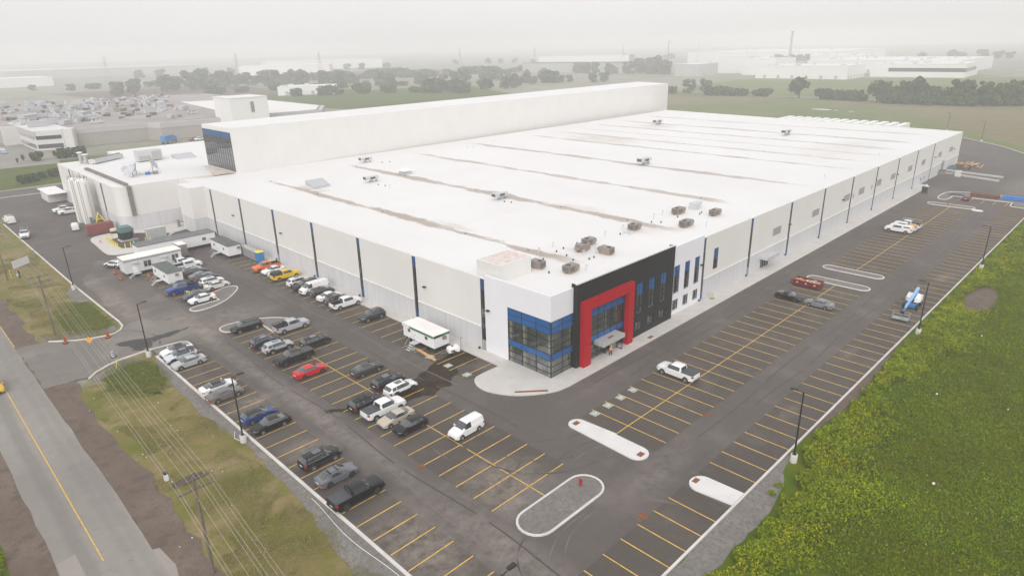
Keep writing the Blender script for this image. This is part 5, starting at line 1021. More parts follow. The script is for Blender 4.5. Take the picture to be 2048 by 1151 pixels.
# ================================================================== SITE OFFICES, BOXES
def office(label, x0, y0, x1, y1, z0, z1, wall_m, roof_m, fascia=None, wins=(), doors=(), ac=None, over=.12, name='site_office', step=None):
    t_ = thing(name, label, 'portable office', ((x0 + x1) / 2, (y0 + y1) / 2, 0)); cx, cy = (x0 + x1) / 2, (y0 + y1) / 2
    a, b = (x1 - x0) / 2, (y1 - y0) / 2
    MB().box(-a, -b, z0, a, b, z1 - .12).build('wall', wall_m, t_)
    MB().box(-a - over, -b - over, z1 - .12, a + over, b + over, z1).build('roof', roof_m, t_)
    if fascia: MB().box(-a - over - .01, -b - over - .01, z1 - .45, a + over + .01, b + over + .01, z1 - .121).build('fascia', fascia, t_)
    mb = MB(); L_ = max(a, b)
    for k in range(5):
        u = -L_ * .85 + k * L_ * .425
        if a > b: mb.box(u - .2, -b * .8, 0, u + .2, -b * .8 + .4, z0); mb.box(u - .2, b * .6, 0, u + .2, b * .6 + .4, z0)
        else: mb.box(-a * .8, u - .2, 0, -a * .8 + .4, u + .2, z0); mb.box(a * .5, u - .2, 0, a * .5 + .4, u + .2, z0)
    mb.box(-a * .95, -b * .95, z0 - .18, a * .95, b * .95, z0 - .005); mb.build('chassis', 'dark_trim', t_)
    for side, u, zc, w_, h_ in wins:     # side 'W' or 'S'
        f = MB(); g_ = MB()
        if side == 'W':
            f.box(-a - .03, u - w_ / 2, zc - h_ / 2, -a - .002, u + w_ / 2, zc + h_ / 2)
            for k in (-1, 1): g_.box(-a - .045, u + k * w_ * .23 - w_ * .19, zc - h_ * .4, -a - .031, u + k * w_ * .23 + w_ * .19, zc + h_ * .4)
        else:
            f.box(u - w_ / 2, -b - .03, zc - h_ / 2, u + w_ / 2, -b - .002, zc + h_ / 2)
            for k in (-1, 1): g_.box(u + k * w_ * .23 - w_ * .19, -b - .045, zc - h_ * .4, u + k * w_ * .23 + w_ * .19, -b - .031, zc + h_ * .4)
        wo = f.build('window', 'unit_light', t_); g_.build('pane', 'car_glass', wo)
    for side, u in doors:
        f = MB(); h = MB(); st = MB()
        if side == 'W':
            f.box(-a - .04, u - .48, z0, -a - .002, u + .48, z0 + 2.0 if z0 + 2.0 < z1 - .2 else z1 - .2); h.box(-a - .07, u + .33, z0 + .95, -a - .041, u + .4, z0 + 1.05)
            st.box(-a - 1.2, u - .6, z0 - .1, -a - .05, u + .6, z0 - .03)
            for k in range(3): st.box(-a - 1.2 - .28 * (k + 1), u - .5, z0 - .1 - z0 * .28 * (k + 1), -a - 1.2 - .28 * k, u + .5, z0 - .05 - z0 * .28 * (k + 1))
            for q in (-.58, .58): st.tube((-a - 1.15, u + q, 0), (-a - 1.15, u + q, z0 + .9), .025); st.tube((-a - .1, u + q, z0 + .9), (-a - 1.15, u + q, z0 + .9), .025); st.tube((-a - 1.15, u + q, z0 + .9), (-a - 2.0, u + q, .8), .025)
        else:
            f.box(u - .48, -b - .04, z0, u + .48, -b - .002, min(z0 + 2., z1 - .3)); h.box(u + .33, -b - .07, z0 + .95, u + .4, -b - .041, z0 + 1.05)
            st.box(u - .7, -b - 1.3, z0 - .1, u + .7, -b - .05, z0 - .03)
            for k in range(3): st.box(u - .7 - .3 * (k + 1), -b - 1.25, z0 - .1 - z0 * .28 * (k + 1), u - .7 - .3 * k, -b - .2, z0 - .05 - z0 * .28 * (k + 1))
            for q in (-.68, .68): st.tube((u + q, -b - 1.28, 0), (u + q, -b - 1.28, z0 + .9), .025)
            st.tube((u - .68, -b - 1.28, z0 + .9), (u + .68, -b - 1.28, z0 + .9), .025); st.box(u - .65, -b - .7, z0 + 2.05, u + .65, -b - .02, z0 + 2.12)
        do = f.build('door', 'white_plastic', t_); h.build('handle', 'dark_trim', do); st.build('steps', 'unit_light', t_)
    if ac:
        side, u, z = ac; MB().box(u - .3, -b - .3, z - .25, u + .3, -b - .005, z + .25).box(u - .24, -b - .31, z - .18, u + .24, -b - .3, z + .18).build('air_conditioner', 'unit_grey', t_)
    return t_
o = office('white site office with green fascia next to the generator and puddle', -6.1, 18.1, -3.2, 25.8, .9, 3.05, 'office_siding_white', 'white_roof', 'green_fascia', wins=[('W', 2.3, 2.15, .7, .6), ('W', -2.0, 2.15, .7, .6)], doors=[('W', .3)], ac=('S', .5, 2.2))
MB().box(-1.62, -3.92, 2.62, .0, -3.98, 2.9).box(-1.63, 2.0, 2.62, -1.59, 3.9, 2.9).build('sign_board', 'refl_white', o)
o = office('long light grey site office with white roof and two covered doors', -26.8, 93.9, -15.5, 97.8, .7, 3.7, 'office_siding', 'white_roof', 'fascia_grey', wins=[('S', -1.3, 2.1, 1.6, 1.5), ('S', 4.3, 2.1, 1.5, 1.6)], doors=[('S', -3.8), ('S', 2.0)])
office('small white site office with dark green roof between the parked cars', -22.9, 80.6, -20.1, 89.4, .7, 2.95, 'office_siding_white', 'dark_roof', None, wins=[('W', 2.8, 1.9, .7, .6), ('W', -2.4, 1.9, .7, .6)], doors=[('W', -.2)], ac=('S', .3, 2.3))
office('white site office with dark roof beside the grey portable toilets', -7.0, 89.9, -4.1, 99.5, .7, 3.05, 'office_siding_white', 'dark_roof', None, wins=[('W', 2.8, 2., .7, .6), ('W', -2.4, 2., .7, .6)], doors=[('W', .4)], ac=('S', .9, 2.3))
office('very long white site office with charcoal roof near the warehouse corner', -21.2, 103.5, -4.3, 107.6, .85, 3.45, 'office_siding_white', 'grey_roof', None, wins=[('S', .5, 2.2, .8, .7), ('S', 5.8, 2.2, .9, .8)])
t_ = thing('covered_walkway', 'low grey decked walkway behind the long light grey office', 'walkway', (-19, 102, 0)); mb = MB(); mb.box(-5.3, -.9, 2.2, 5.3, .9, 2.3); 
for k in range(20): mb.box(-5.3 + k * .55, -.92, 2.3, -5.25 + k * .55, .92, 2.33)
mb.build('roof', 'vent_grey', t_); mb = MB()
for k in range(6): mb.tube((-5.1 + 2.04 * k, -.8, 0), (-5.1 + 2.04 * k, -.8, 2.2), .05); mb.tube((-5.1 + 2.04 * k, .8, 0), (-5.1 + 2.04 * k, .8, 2.2), .05)
mb.build('post', 'unit_light', t_); MB().box(-5.1, .78, .3, 5.1, .82, 1.6).build('side_panel', 'white_plastic', t_)
t_ = thing('box_trailer', 'grey enclosed trailer at the right end of the long light grey office', 'trailer', (-13.6, 99.8, 0)); MB().box(-.9, -1.7, .6, .9, 1.7, 3.3).build('body', 'unit_grey', t_); MB().box(-.92, -1.72, 3.3, .92, 1.72, 3.36).box(-.3, -.6, 3.36, .3, 0, 3.5).build('roof', 'white_roof', t_)
q = MB().lathe([(.0, -.12), (.36, -.12), (.36, .12), (.0, .12)], 16); q.v = [(c, a, b + .36) for a, b, c in q.v]; wm = q.mesh('wheel', ['black_rubber'])
for s_ in (-.95, .95):
    for yy in (-.45, .45): link('wheel', wm, t_).location = (s_, yy, 0)
MB().box(-.08, -3., .45, .08, -1.7, .6).build('drawbar', 'steel', t_)
# portable toilets
def toilet(x, y, body, roof, label, group=None, rz=0):
    t_ = thing('portable_toilet', label, 'portable toilet', (x, y, .0), rz, group); MB().box(-.62, -.62, .1, .62, .62, 2.15).build('cabin', body, t_)
    mb = MB(); mb.add([(-.68, -.68, 2.15), (.68, -.68, 2.15), (.68, .68, 2.15), (-.68, .68, 2.15), (-.5, -.4, 2.4), (.5, -.4, 2.4), (.5, .4, 2.4), (-.5, .4, 2.4)], [(3, 2, 1, 0), (4, 5, 6, 7), (0, 1, 5, 4), (1, 2, 6, 5), (2, 3, 7, 6), (3, 0, 4, 7)]); mb.build('roof', roof, t_)
    d_ = MB().box(-.66, -.4, .2, -.62, .4, 2.05).build('door', body, t_); MB().box(-.69, .25, 1.0, -.66, .33, 1.15).build('handle', 'dark_trim', d_)
    MB().tube((.45, .45, 2.1), (.45, .45, 2.6), .06).build('vent_pipe', 'dark_trim', t_); MB().box(-.66, -.66, 0, .66, .66, .1).build('base', 'dark_trim', t_); return t_
t0 = toilet(-3.0, 83.0, 'toilet_blue', 'toilet_yellow', 'blue portable toilet with yellow roof'); t0.scale = (1.15, 1.15, 1.05)
t0 = toilet(-3.0, 84.7, 'toilet_grey', 'vent_grey', 'grey portable toilet directly behind the blue one', 'grey portable toilets')
for k, lb in enumerate(('second grey portable toilet from the blue one', 'middle grey portable toilet of five', 'fourth grey portable toilet from the blue one', 'grey portable toilet nearest the white site office')): dup(t0, (-3.0, 86.2 + 1.42 * k, 0), 0, lb, 'grey portable toilets')
# towable generator
t_ = thing('towable_generator', 'white towable generator with hose at the puddle edge', 'generator', (-4.0, 16.2, 0), R(-20))
mb = MB(); mb.prism([(-.9, -.55), (.9, -.55), (.9, .55), (-.9, .55)], .45, .95); mb.add([(-.9, -.55, .95), (.9, -.55, .95), (.9, .55, .95), (-.9, .55, .95), (-.7, -.35, 1.3), (.75, -.4, 1.35), (.75, .4, 1.35), (-.7, .35, 1.3)], [(4, 5, 6, 7), (0, 1, 5, 4), (1, 2, 6, 5), (2, 3, 7, 6), (3, 0, 4, 7)]); mb.build('housing', 'white_plastic', t_)
mb = MB(); mb.box(-.5, -.57, .55, .1, -.55, .85); mb.box(-.3, -.2, 1.34, .0, .1, 1.42); mb.build('vent', 'fan_dark', t_)
q = MB().lathe([(0, -.1), (.32, -.1), (.32, .1), (0, .1)], 16); q.v = [(a, c, b + .32) for a, b, c in q.v]; wm = q.mesh('wheel', ['black_rubber'])
for s_ in (-.66, .66): link('wheel', wm, t_).location = (.1, s_, 0)
MB().box(-2., -.04, .4, -.9, .04, .5).build('drawbar', 'steel', t_)
t_ = tag(MB().tube((0, 0, .13), (0, 0, 1.9), .03).tube((0, 0, 1.9), (.3, -.1, 1.8), .03).build('standpipe', 'dark_trim'), 'thin dark standpipe by the wall near the white generator', 'pipe'); t_.location = (-2.1, 16.6, 0)
o = tag(MB().box(-.12, -2.6, .02, .12, 2.6, .14).box(.16, -2.4, .02, .36, 2.4, .12).build('timber_plank', 'lumber'), 'long timber planks lying below the green trimmed office', 'timber'); o.location = (-7.2, 18.9, 0); o.rotation_euler = (0, 0, R(-6))
# equipment yard
t_ = thing('transformer', 'tall dark green transformer with black cooling fins on the pad', 'transformer', (-17.8, 125.4, .12))
MB().box(-1.6, -1.5, 0, 1.6, 1.5, .25).build('plinth', 'concrete_slab', t_); MB().box(-.9, -1., .25, .9, 1., 2.4).box(-1.3, -1.4, 2.2, 1.3, 1.4, 3.5).build('tank', 'green_box', t_)
for s_ in (-1, 1):
    mb = MB()
    for k in range(9): mb.box(-1.2 + k * .28, s_ * 1.02, .5, -1.1 + k * .28, s_ * 1.5, 2.18)
    mb.build('cooling_fins', 'radiator', t_)
mb = MB()
for k in range(7): mb.box(-1.45, -.9 + k * .28, .5, -.95, -.8 + k * .28, 2.18); mb.box(.95, -.9 + k * .28, .5, 1.5, -.8 + k * .28, 2.18)
mb.build('cooling_fins', 'radiator', t_)
MB().box(1.4, -.5, 1.2, 1.9, .6, 2.9).build('control_cabinet', 'unit_grey', t_)
t_ = thing('switchgear', 'long pale grey switchgear cabinet behind the yellow bollards', 'switchgear', (-11.9, 121.6, .12)); MB().box(-2.2, -.8, .1, 2.2, .8, 2.6).build('cabinet', 'box_grey', t_); MB().box(-2.25, -.85, 2.6, 2.25, .85, 2.68).build('roof', 'unit_light', t_)
for k in range(4): MB().box(-2.1 + k * 1.06, -.83, .25, -1.1 + k * 1.06, -.8, 2.45).build('door', 'box_grey', t_)
t_ = thing('equipment_cabinet', 'small dark green cabinet among the bollards', 'cabinet', (-17.4, 118.8, .12)); MB().box(-.6, -.5, 0, .6, .5, 1.4).build('case', 'green_box', t_); MB().box(-.65, -.55, 1.4, .65, .55, 1.5).build('lid', 'unit_grey', t_)
t_ = thing('pipe_stack', 'tan valve pipework beside the long dark roof', 'pipework', (-15.0, 117.8, .12)); MB().tube((0, 0, 0), (0, 0, 3), .12).tube((-.9, .2, .6), (.9, .2, .6), .18).tube((.5, 0, 0), (.5, 0, 1.4), .2).tube((-.5, 0, 0), (-.5, 0, 1.6), .1).build('pipe', 'tank_tan', t_); MB().lathe([(.05, 0), (.3, .05), (.3, .12), (.05, .15)], 12, 0, (0, 0, 1.6)).build('valve_wheel', 'steel', t_)
bo = thing('bollard', 'x', 'bollard'); MB().tube((0, 0, 0), (0, 0, 1.15), .11, .11, 12).build('post', 'toilet_yellow', bo); MB().lathe([(.11, 1.15), (.08, 1.22), (0, 1.25)], 12).build('cap', 'toilet_yellow', bo)
bp_ = [(-21.3, 128.9), (-21.3, 127.5), (-21.3, 126.1), (-21.35, 124.7), (-21.4, 123.3), (-21.4, 121.9), (-21.4, 120.5), (-21.4, 119.1), (-20.3, 117.3), (-19, 117.6), (-18.2, 117.9), (-19.8, 129.6)]
for i, (x, y) in enumerate(bp_):
    b_ = bo if i == 0 else dup(bo, (0, 0, 0)); b_.location = (x, y, .12); b_['label'] = 'yellow steel bollard guarding the edge of the transformer pad'; b_['group'] = 'yellow bollards round the transformer pad'
t_ = thing('shipping_container', 'dark red shipping container behind the pad', 'container', (-20.1, 138.3, 0)); MB().box(-3., -1.2, .1, 3., 1.2, 2.6).build('body', 'container_red', t_); MB().box(-3.05, -1.25, 2.6, 3.05, 1.25, 2.66).build('roof', 'container_red', t_)
mb = MB()
for y in (-.9, -.3, .3, .9): mb.tube((-3.03, y, .2), (-3.03, y, 2.5), .03)
mb.build('lock_bar', 'steel', t_)
t_ = thing('fuel_bowser', 'cream cylindrical tank trailer in front of the red container', 'tank', (-17.6, 135.2, 0)); q = MB().lathe([(0, -1.1), (.4, -1.05), (.5, -.9), (.5, .9), (.4, 1.05), (0, 1.1)], 18); q.v = [(c, a, b + .95) for a, b, c in q.v]; q.build('tank', 'tank_tan', t_, 40); MB().box(-1.2, -.5, .3, 1.2, .5, .48).build('frame', 'dark_trim', t_)
q = MB().lathe([(0, -.1), (.3, -.1), (.3, .1), (0, .1)], 14); q.v = [(a, c, b + .3) for a, b, c in q.v]; wm = q.mesh('wheel', ['black_rubber'])
for s_ in (-.6, .6): link('wheel', wm, t_).location = (0, s_, 0)
t_ = thing('yellow_hoist', 'yellow lattice frame at the foot of the silos', 'frame', (-17.4, 149.6, 0)); MB().tube((-1.2, -1, 0), (0, 0, 3.2), .12).tube((1.4, -1.2, 0), (0, 0, 3.2), .12).tube((0, 1.2, 0), (0, 0, 3.2), .12).tube((-.7, -.6, 1.4), (.8, -.7, 1.4), .1).tube((1.4, -1.2, .4), (2.6, -2, .2), .12).build('frame', 'toilet_yellow', t_); MB().box(-1.9, -.4, 0, -1.0, .5, 1.5).build('motor_box', 'green_box', t_)
t_ = thing('small_cabinet', 'dark low box beside the stair tower', 'cabinet', (-5.8, 112.6, 0)); MB().box(-.8, -.6, 0, .8, .6, 1.3).build('body', 'unit_grey', t_); MB().box(-.85, -.65, 1.3, .85, .65, 1.4).build('lid', 'fan_dark', t_)
# dumpster
t_ = thing('skip_container', 'open dark red skip full of timber scrap', 'skip', (60.0, -11.2, .0)); t_.rotation_euler = (0, 0, R(90))
mb = MB(); L_, W_, H_ = 2.45, 1.15, 1.2
mb.box(-L_, -W_, .25, L_, W_, .33); mb.box(-L_, -W_, .33, L_, -W_ + .08, H_); mb.box(-L_, W_ - .08, .33, L_, W_, H_); mb.box(-L_, -W_ + .08, .33, -L_ + .08, W_ - .08, H_); mb.box(L_ - .08, -W_ + .08, .33, L_, W_ - .08, H_)
for k in range(7):
    for s_ in (-1, 1): mb.box(-L_ + .3 + k * .8, s_ * W_ - .05, .3, -L_ + .4 + k * .8, s_ * W_ + .07, H_)
for s_ in (-1, 1): mb.box(-L_ - .06, s_ * W_ - .08, H_ - .04, L_ + .06, s_ * W_ + .08, H_ + .08)
mb.build('tub', paint((.17, .012, .014)), t_); MB().box(-2.5, -.5, .05, 2.5, -.4, .25).box(-2.5, .4, .05, 2.5, .5, .25).build('skid', 'dark_trim', t_)
for k in range(3): MB().box(-1.8 + k * 1.6, -W_ - .075, .75, -1.5 + k * 1.6, -W_ - .07, .95).box(-1.8 + k * 1.6, W_ + .07, .75, -1.5 + k * 1.6, W_ + .075, .95).build('label_plate', 'plate', t_)
sc_ = MB(); rr_ = random.Random(4)
for k in range(60):
    a = rr_.uniform(0, 3.14); c = Vector((rr_.uniform(-2.2, 2.2), rr_.uniform(-.8, .8), rr_.uniform(.7, 1.1))); d_ = Vector((math.cos(a), math.sin(a), rr_.uniform(-.2, .3))) * rr_.uniform(.2, .5); sc_.tube(tuple(c - d_), tuple(c + d_), rr_.uniform(.05, .12), None, 4, rr_.choice((0, 0, 1, 2)))
sc_.box(-2.3, -1.04, .4, 2.3, 1.04, .8, 1); o = tag(sc_.build('scrap_timber', ['lumber', 'soil_stain', 'white_plastic']), 'heap of scrap timber filling the red skip', 'scrap', kind='stuff'); o.location = (60, -11.2, 0); o.rotation_euler = (0, 0, R(90))
# boom lift
t_ = thing('boom_lift', 'blue self propelled boom lift parked across the right kerb bays', 'boom lift', (61.8, -28.3, 0), R(0))
def V3(x, y, z): return (x, y, z)
MB().box(-1.6, -.75, .35, 1.7, .75, .85).build('chassis', 'lift_blue', t_)
q = MB().lathe([(.2, -.17), (.44, -.17), (.48, -.1), (.48, .1), (.44, .17), (.2, .17), (.2, -.17)], 18); q.v = [(a, c, b + .48) for a, b, c in q.v]; wm = q.mesh('wheel', ['black_rubber'])
q = MB().lathe([(0, .18), (.22, .18)], 12); q.v = [(a, c, b + .48) for a, b, c in q.v]; q.lathe; hm = q.mesh('hub', ['rim'])
for xx in (-1.25, 1.35):
    for s_ in (-1, 1):
        o = link('wheel', wm, t_); o.location = (xx, s_ * .98, 0); h_ = link('hub', hm, o)
        if s_ < 0: h_.rotation_euler = (0, 0, math.pi)
MB().lathe([(0, .85), (.6, .85), (.6, 1.05), (0, 1.05)], 20).build('slew_ring', 'dark_trim', t_)
for s_ in (-1, 1):
    mb = MB(); v = [(-.6, .28, 1.05), (2.1, .28, 1.05), (2.5, .7, 1.05), (1.9, 1.15, 1.05), (0, 1.15, 1.05), (-.6, .8, 1.05)]; tp_ = [(x * .92 + .07, y * .93 + .03, 1.95 if 0 < x < 2.3 else 1.7) for x, y, z in v]
    vv = [(x, s_ * y, z) for x, y, z in v + tp_]; n = 6; mb.add(vv, [tuple(range(6)), tuple(range(6, 12))[::-1]] + [(i, (i + 1) % n, n + (i + 1) % n, n + i) for i in range(n)]); mb.build('engine_cover', 'white_plastic', t_)
mb = MB(); mb.tube((2.2, 0, 1.4), (2.6, 0, 2.5), .3, .3, 4); mb.tube((2.9, 0, 2.55), (-3.2, 0, 1.75), .30, .27, 4); mb.build('boom', 'lift_pale', t_)
MB().tube((-3.2, 0, 1.75), (-5.6, 0, 1.5), .2, .2, 4).build('boom_extension', 'lift_pale', t_); MB().tube((-5.6, 0, 1.5), (-7.0, 0, .75), .14, .12, 6).tube((1.6, 0, 1.6), (.1, .0, 2.0), .09).build('jib', 'lift_blue', t_)
mb = MB(); X0, X1, Y0, Y1 = -8.4, -7.1, -1.2, 1.2
mb.box(X0, Y0, .3, X1, Y1, .38)
for z in (.38, .85, 1.4):
    mb.path([(X0, Y0, z), (X1, Y0, z), (X1, Y1, z), (X0, Y1, z), (X0, Y0, z)], .03)
for x, y in ((X0, Y0), (X1, Y0), (X1, Y1), (X0, Y1), (X0, 0), (X1, 0)): mb.tube((x, y, .38), (x, y, 1.4), .03)
mb.build('basket', 'steel', t_); MB().box(X1 - .3, -.3, 1.0, X1, .3, 1.45).build('control_panel', 'lamp_black', t_)
t_.rotation_euler = (0, 0, R(3))

# ================================================================== STREET FURNITURE
def make_lamp():
    t_ = thing('lamp_post', 'x', 'lamp post'); MB().lathe([(0, 0), (.38, 0), (.38, .95), (.34, 1.0), (0, 1.0)], 20).build('base', 'concrete_slab', t_, 40)
    MB().tube((0, 0, 1.0), (0, 0, 8.7), .10, .075, 10).box(-.2, -.2, 1.0, .2, .2, 1.05).build('pole', 'lamp_black', t_)
    h = MB(); h.tube((0, 0, 8.55), (.75, 0, 8.75), .045, .045, 8); h.build('arm', 'lamp_black', t_)
    h = MB(); h.prism([(.65, -.17), (1.35, -.2), (1.4, 0), (1.35, .2), (.65, .17)], 8.72, 8.84); hd = h.build('lamp_head', 'lamp_black', t_); MB().box(.8, -.14, 8.7, 1.3, .14, 8.715).build('lens', 'lens', hd); return t_
l0 = make_lamp()
for i, (x, y, rz, lb) in enumerate([(3.95, -32.3, 95, 'lamp post nearest the camera beyond the right kerb'), (49.9, -32.4, 95, 'lamp post behind the blue boom lift'), (92.2, -32.4, 95, 'lamp post beyond the right kerb near the frame edge'),
        (-36.5, 16.5, 0, 'lamp post on the left kerb beside the blue hatchback'), (-36.4, 50.1, 0, 'lamp post at the south side of the entrance'), (-36.4, 94, 0, 'lamp post on the verge opposite the long grey office'),
        (-36.0, -27.4, 0, 'lamp post cut by the bottom edge of the photo'), (288, 6.1, 90, 'distant lamp post at the far right kerb'), (318, 26, 90, 'most distant lamp post in the brown field edge')]):
    t_ = l0 if i == 0 else dup(l0, (0, 0, 0)); t_.location = (x, y, -.03 if i != 6 else 0); t_.rotation_euler = (0, 0, R(rz)); t_['label'] = lb; t_['group'] = 'black lamp posts round the car park'
def barrel(x, y, c1, c2, label):
    t_ = thing('traffic_barrel', label, 'traffic barrel', (x, y, .02)); mb = MB()
    zs = [.1, .28, .44, .6, .76, .92, 1.05]
    for i, (a, b) in enumerate(zip(zs, zs[1:])): mb.lathe([(.26 - a * .09, a), (.26 - b * .09, b)], 16, i % 2)
    mb.lathe([(0, 1.05), (.165, 1.05)], 16, 0); mb.build('body', [c1, c2], t_); MB().lathe([(0, 0), (.42, 0), (.42, .08), (.25, .1)], 16).build('base', 'black_rubber', t_); MB().tube((0, 0, 1.05), (0, 0, 1.15), .05).build('handle', 'black_rubber', t_)
barrel(-44.1, 65.6, 'orange', 'black_rubber', 'orange and black traffic barrel at the tip of the north entrance kerb'); barrel(-38.7, 62.7, 'orange', 'black_rubber', 'orange and black traffic barrel near the bend of the north kerb')
barrel(-40.3, 54, 'refl_white', 'black_rubber', 'black and white traffic barrel standing in the entrance'); barrel(-27.8, 98.4, 'orange', 'rust', 'red orange traffic barrel beside the white crossover by the offices'); barrel(-28.1, 93.2, 'orange', 'rust', 'red orange traffic barrel in the drive near the office steps')
def cone(x, y, label):
    t_ = thing('traffic_cone', label, 'traffic cone', (x, y, .01)); MB().lathe([(.19, .04), (.04, .75), (0, .76)], 14).build('cone', 'orange', t_); MB().box(-.25, -.25, 0, .25, .25, .04).build('base', 'orange', t_)
    MB().lathe([(.145, .25), (.105, .42)], 14).build('stripe', 'refl_white', t_)
cone(-18.2, 70.0, 'orange cone on the island behind the silver saloon'); cone(-1.7, 58.3, 'orange cone by the wall behind the big black four wheel drive'); cone(-22.9, 128.2, 'orange cone on the corner of the concrete pad'); cone(-23.4, 91.4, 'orange cone at the corner of the small site office')
def hydrant(x, y, z, label):
    t_ = thing('fire_hydrant', label, 'hydrant', (x, y, z)); MB().lathe([(.17, 0), (.17, .05), (.11, .08), (.11, .6), (.15, .62), (.15, .66), (.12, .75), (.04, .85), (0, .86)], 16).build('body', 'red_paint', t_, 40); MB().tube((-.2, 0, .45), (.2, 0, .45), .06).tube((0, -.2, .48), (0, 0, .48), .075).build('outlet', 'red_paint', t_)
hydrant(-15.4, -17.9, .08, 'red hydrant on the big gravel island'); hydrant(148.5, -13.6, .08, 'far red hydrant on the last kerbed island')
def sign(x, y, label, w_, h_, zc, mat, rz=0, tilt=0):
    t_ = thing('road_sign', label, 'sign', (x, y, -.03), R(rz)); MB().tube((0, 0, 0), (0, 0, zc + h_ / 2), .035).build('post', 'steel', t_); o = MB().box(-w_ / 2, -.05, -h_ / 2, w_ / 2, -.035, h_ / 2).build('panel', mat, t_); o.location = (0, 0, zc); o.rotation_euler = (0, R(tilt), 0)
sign(-41.6, 61.3, 'orange diamond warning sign on the north entrance kerb', .8, .8, 1.1, 'sign_orange', -30, 45)
t_ = thing('site_board', 'white rectangular board on the verge near the left edge', 'board', (-40.8, 117, -.03), R(40)); MB().box(-2.2, -.04, 1.0, 2.2, .04, 2.6).build('panel', 'refl_white', t_); MB().tube((-1.9, .1, 0), (-1.9, .1, 2.6), .06).tube((1.9, .1, 0), (1.9, .1, 2.6), .06).build('post', 'wood_pole', t_)
t_ = thing('marker_post', 'slim yellow marker post on the verge by the nearest left pole', 'post', (-43.6, 112.4, -.03)); MB().tube((0, 0, 0), (-.1, 0, 1.8), .05).build('post', 'toilet_yellow', t_); MB().box(-.12, -.02, 1.5, .06, .02, 1.8).build('plate', 'toilet_yellow', t_)
t_ = thing('marker_post', 'slim yellow marker post on the verge south of the entrance', 'post', (-41.3, 49.2, -.03)); MB().tube((0, 0, 0), (.4, -.3, 1.5), .05).build('post', 'toilet_yellow', t_); MB().box(.3, -.3, 1.3, .5, -.26, 1.6).build('plate', 'toilet_yellow', t_)
t_ = thing('verge_box', 'small white utility pedestal on the grass verge', 'utility box', (-45.6, 15.5, -.03)); MB().box(-.2, -.2, 0, .2, .2, .8).build('case', 'refl_white', t_); MB().box(-.23, -.23, .8, .23, .23, .95).build('lid', 'dark_trim', t_)
t_ = thing('verge_post', 'dark short post with junction box on the north verge', 'utility box', (-42.3, 111.5, -.03)); MB().tube((0, 0, 0), (0, 0, 1.6), .16).build('post', 'lamp_black', t_); MB().box(-.5, -.2, .3, -.16, .2, .9).build('box', 'unit_light', t_)
t_ = thing('storm_gate', 'dark steel gate valve standing by the north kerb', 'post', (-37.0, 126, -.03)); MB().box(-.15, -.15, 0, .15, .15, 1.7).build('post', 'unit_grey', t_); MB().box(-.25, -.25, 1.7, .25, .25, 1.8).build('cap', 'unit_grey', t_)
# work table by the wall and things at the far dock
t_ = thing('pipe_stand', 'small tan pipe frame with plate on the right pavement', 'frame', (42.2, -1.3, .13)); MB().box(-.5, -.35, 0, .5, .35, .04).build('plate', 'unit_grey', t_); MB().tube((-.3, 0, .04), (-.3, 0, 1.2), .06).tube((.1, 0, .04), (.1, 0, 1.1), .08).tube((-.4, 0, 1.15), (.4, .1, 1.15), .07).box(-.6, -.25, 1.2, .3, .25, 1.28).build('frame', 'tank_tan', t_)
t_ = thing('lumber_pile', 'stacked orange timber beyond the loading door', 'timber', (219, -3.6, 0)); r_ = random.Random(3)
mb = MB()
for k in range(46): u = r_.uniform(-.3, .3); x = r_.uniform(-4, 1.5); y = r_.uniform(-4.3, 3.5); mb.box(x, y, .05 + .12 * (k % 7), x + r_.uniform(3, 5), y + .3, .15 + .12 * (k % 7))
mb.build('planks', 'lumber', t_); MB().box(-3.5, -.9, 0, 3, .9, .05).build('bearer', 'soil_stain', t_)
t_ = thing('work_table', 'dark steel trestle before the orange timber', 'table', (211.5, -3.6, 0)); MB().box(-1.2, -2.2, 1.4, 1.2, 2.2, 1.6).build('top', 'soil_stain', t_); MB().box(-1, -2, 0, -.8, -1.8, 1.4).box(.8, -2, 0, 1, -1.8, 1.4).box(-1, 1.8, 0, -.8, 2, 1.4).box(.8, 1.8, 0, 1, 2, 1.4).build('legs', 'dark_trim', t_)
for i, (x, y, lb) in enumerate(((206.6, -1.6, 'dark waste bin right of the loading door'), (195.2, -.9, 'dark waste bin left of the loading door'))):
    t_ = thing('waste_bin', lb, 'bin', (x, y, 0)); MB().box(-1.0 - .8 * (1 - i), -.8, .1, 1.0 + .8 * (1 - i), .8, 1.5).build('tub', 'green_box' if i == 0 else 'unit_grey', t_); MB().box(-1.05, -.85, 1.5, 1.05, .85, 1.6).build('lid', 'fan_dark', t_)
rp = MB(); rp.prism([(198.9, -.2), (198.3, -.2), (193, -17.3), (193.6, -17.3)], 0, .55); rp.prism([(204.6, -.3), (204.0, -.3), (200.6, -17.1), (201.2, -17.1)], 0, .55)
tag(rp.build('ramp_wall', 'concrete_slab'), 'pair of low pale concrete walls beside the dock ramp', 'wall'); sheet('dock_ramp', [(198.9, -.2), (203.9, -.3), (200.5, -17.2), (193.7, -17.2)], .006, 'dusty_asphalt')
t_ = thing('wall_block', 'white precast block standing on the near ramp wall', 'block', (195.4, -5.6, 0)); MB().box(-.7, -.8, 0, .7, .8, 1.9).build('block', 'white_concrete', t_); MB().box(-.3, -.82, .9, .3, -.78, 1.5).build('opening', 'unit_grey', t_)
t_ = thing('mini_loader', 'dark small machine with white canister at the end of the pavement', 'machine', (160.5, -4.7, 0), R(30)); MB().box(-.7, -.6, .3, .7, .6, 2.0).build('body', 'dark_trim', t_); MB().box(-1.3, -.8, .05, -.7, .8, .3).build('bucket', 'rust', t_); MB().tube((.3, -.4, 2.0), (.3, -.4, 2.7), .25).build('canister', 'white_plastic', t_)
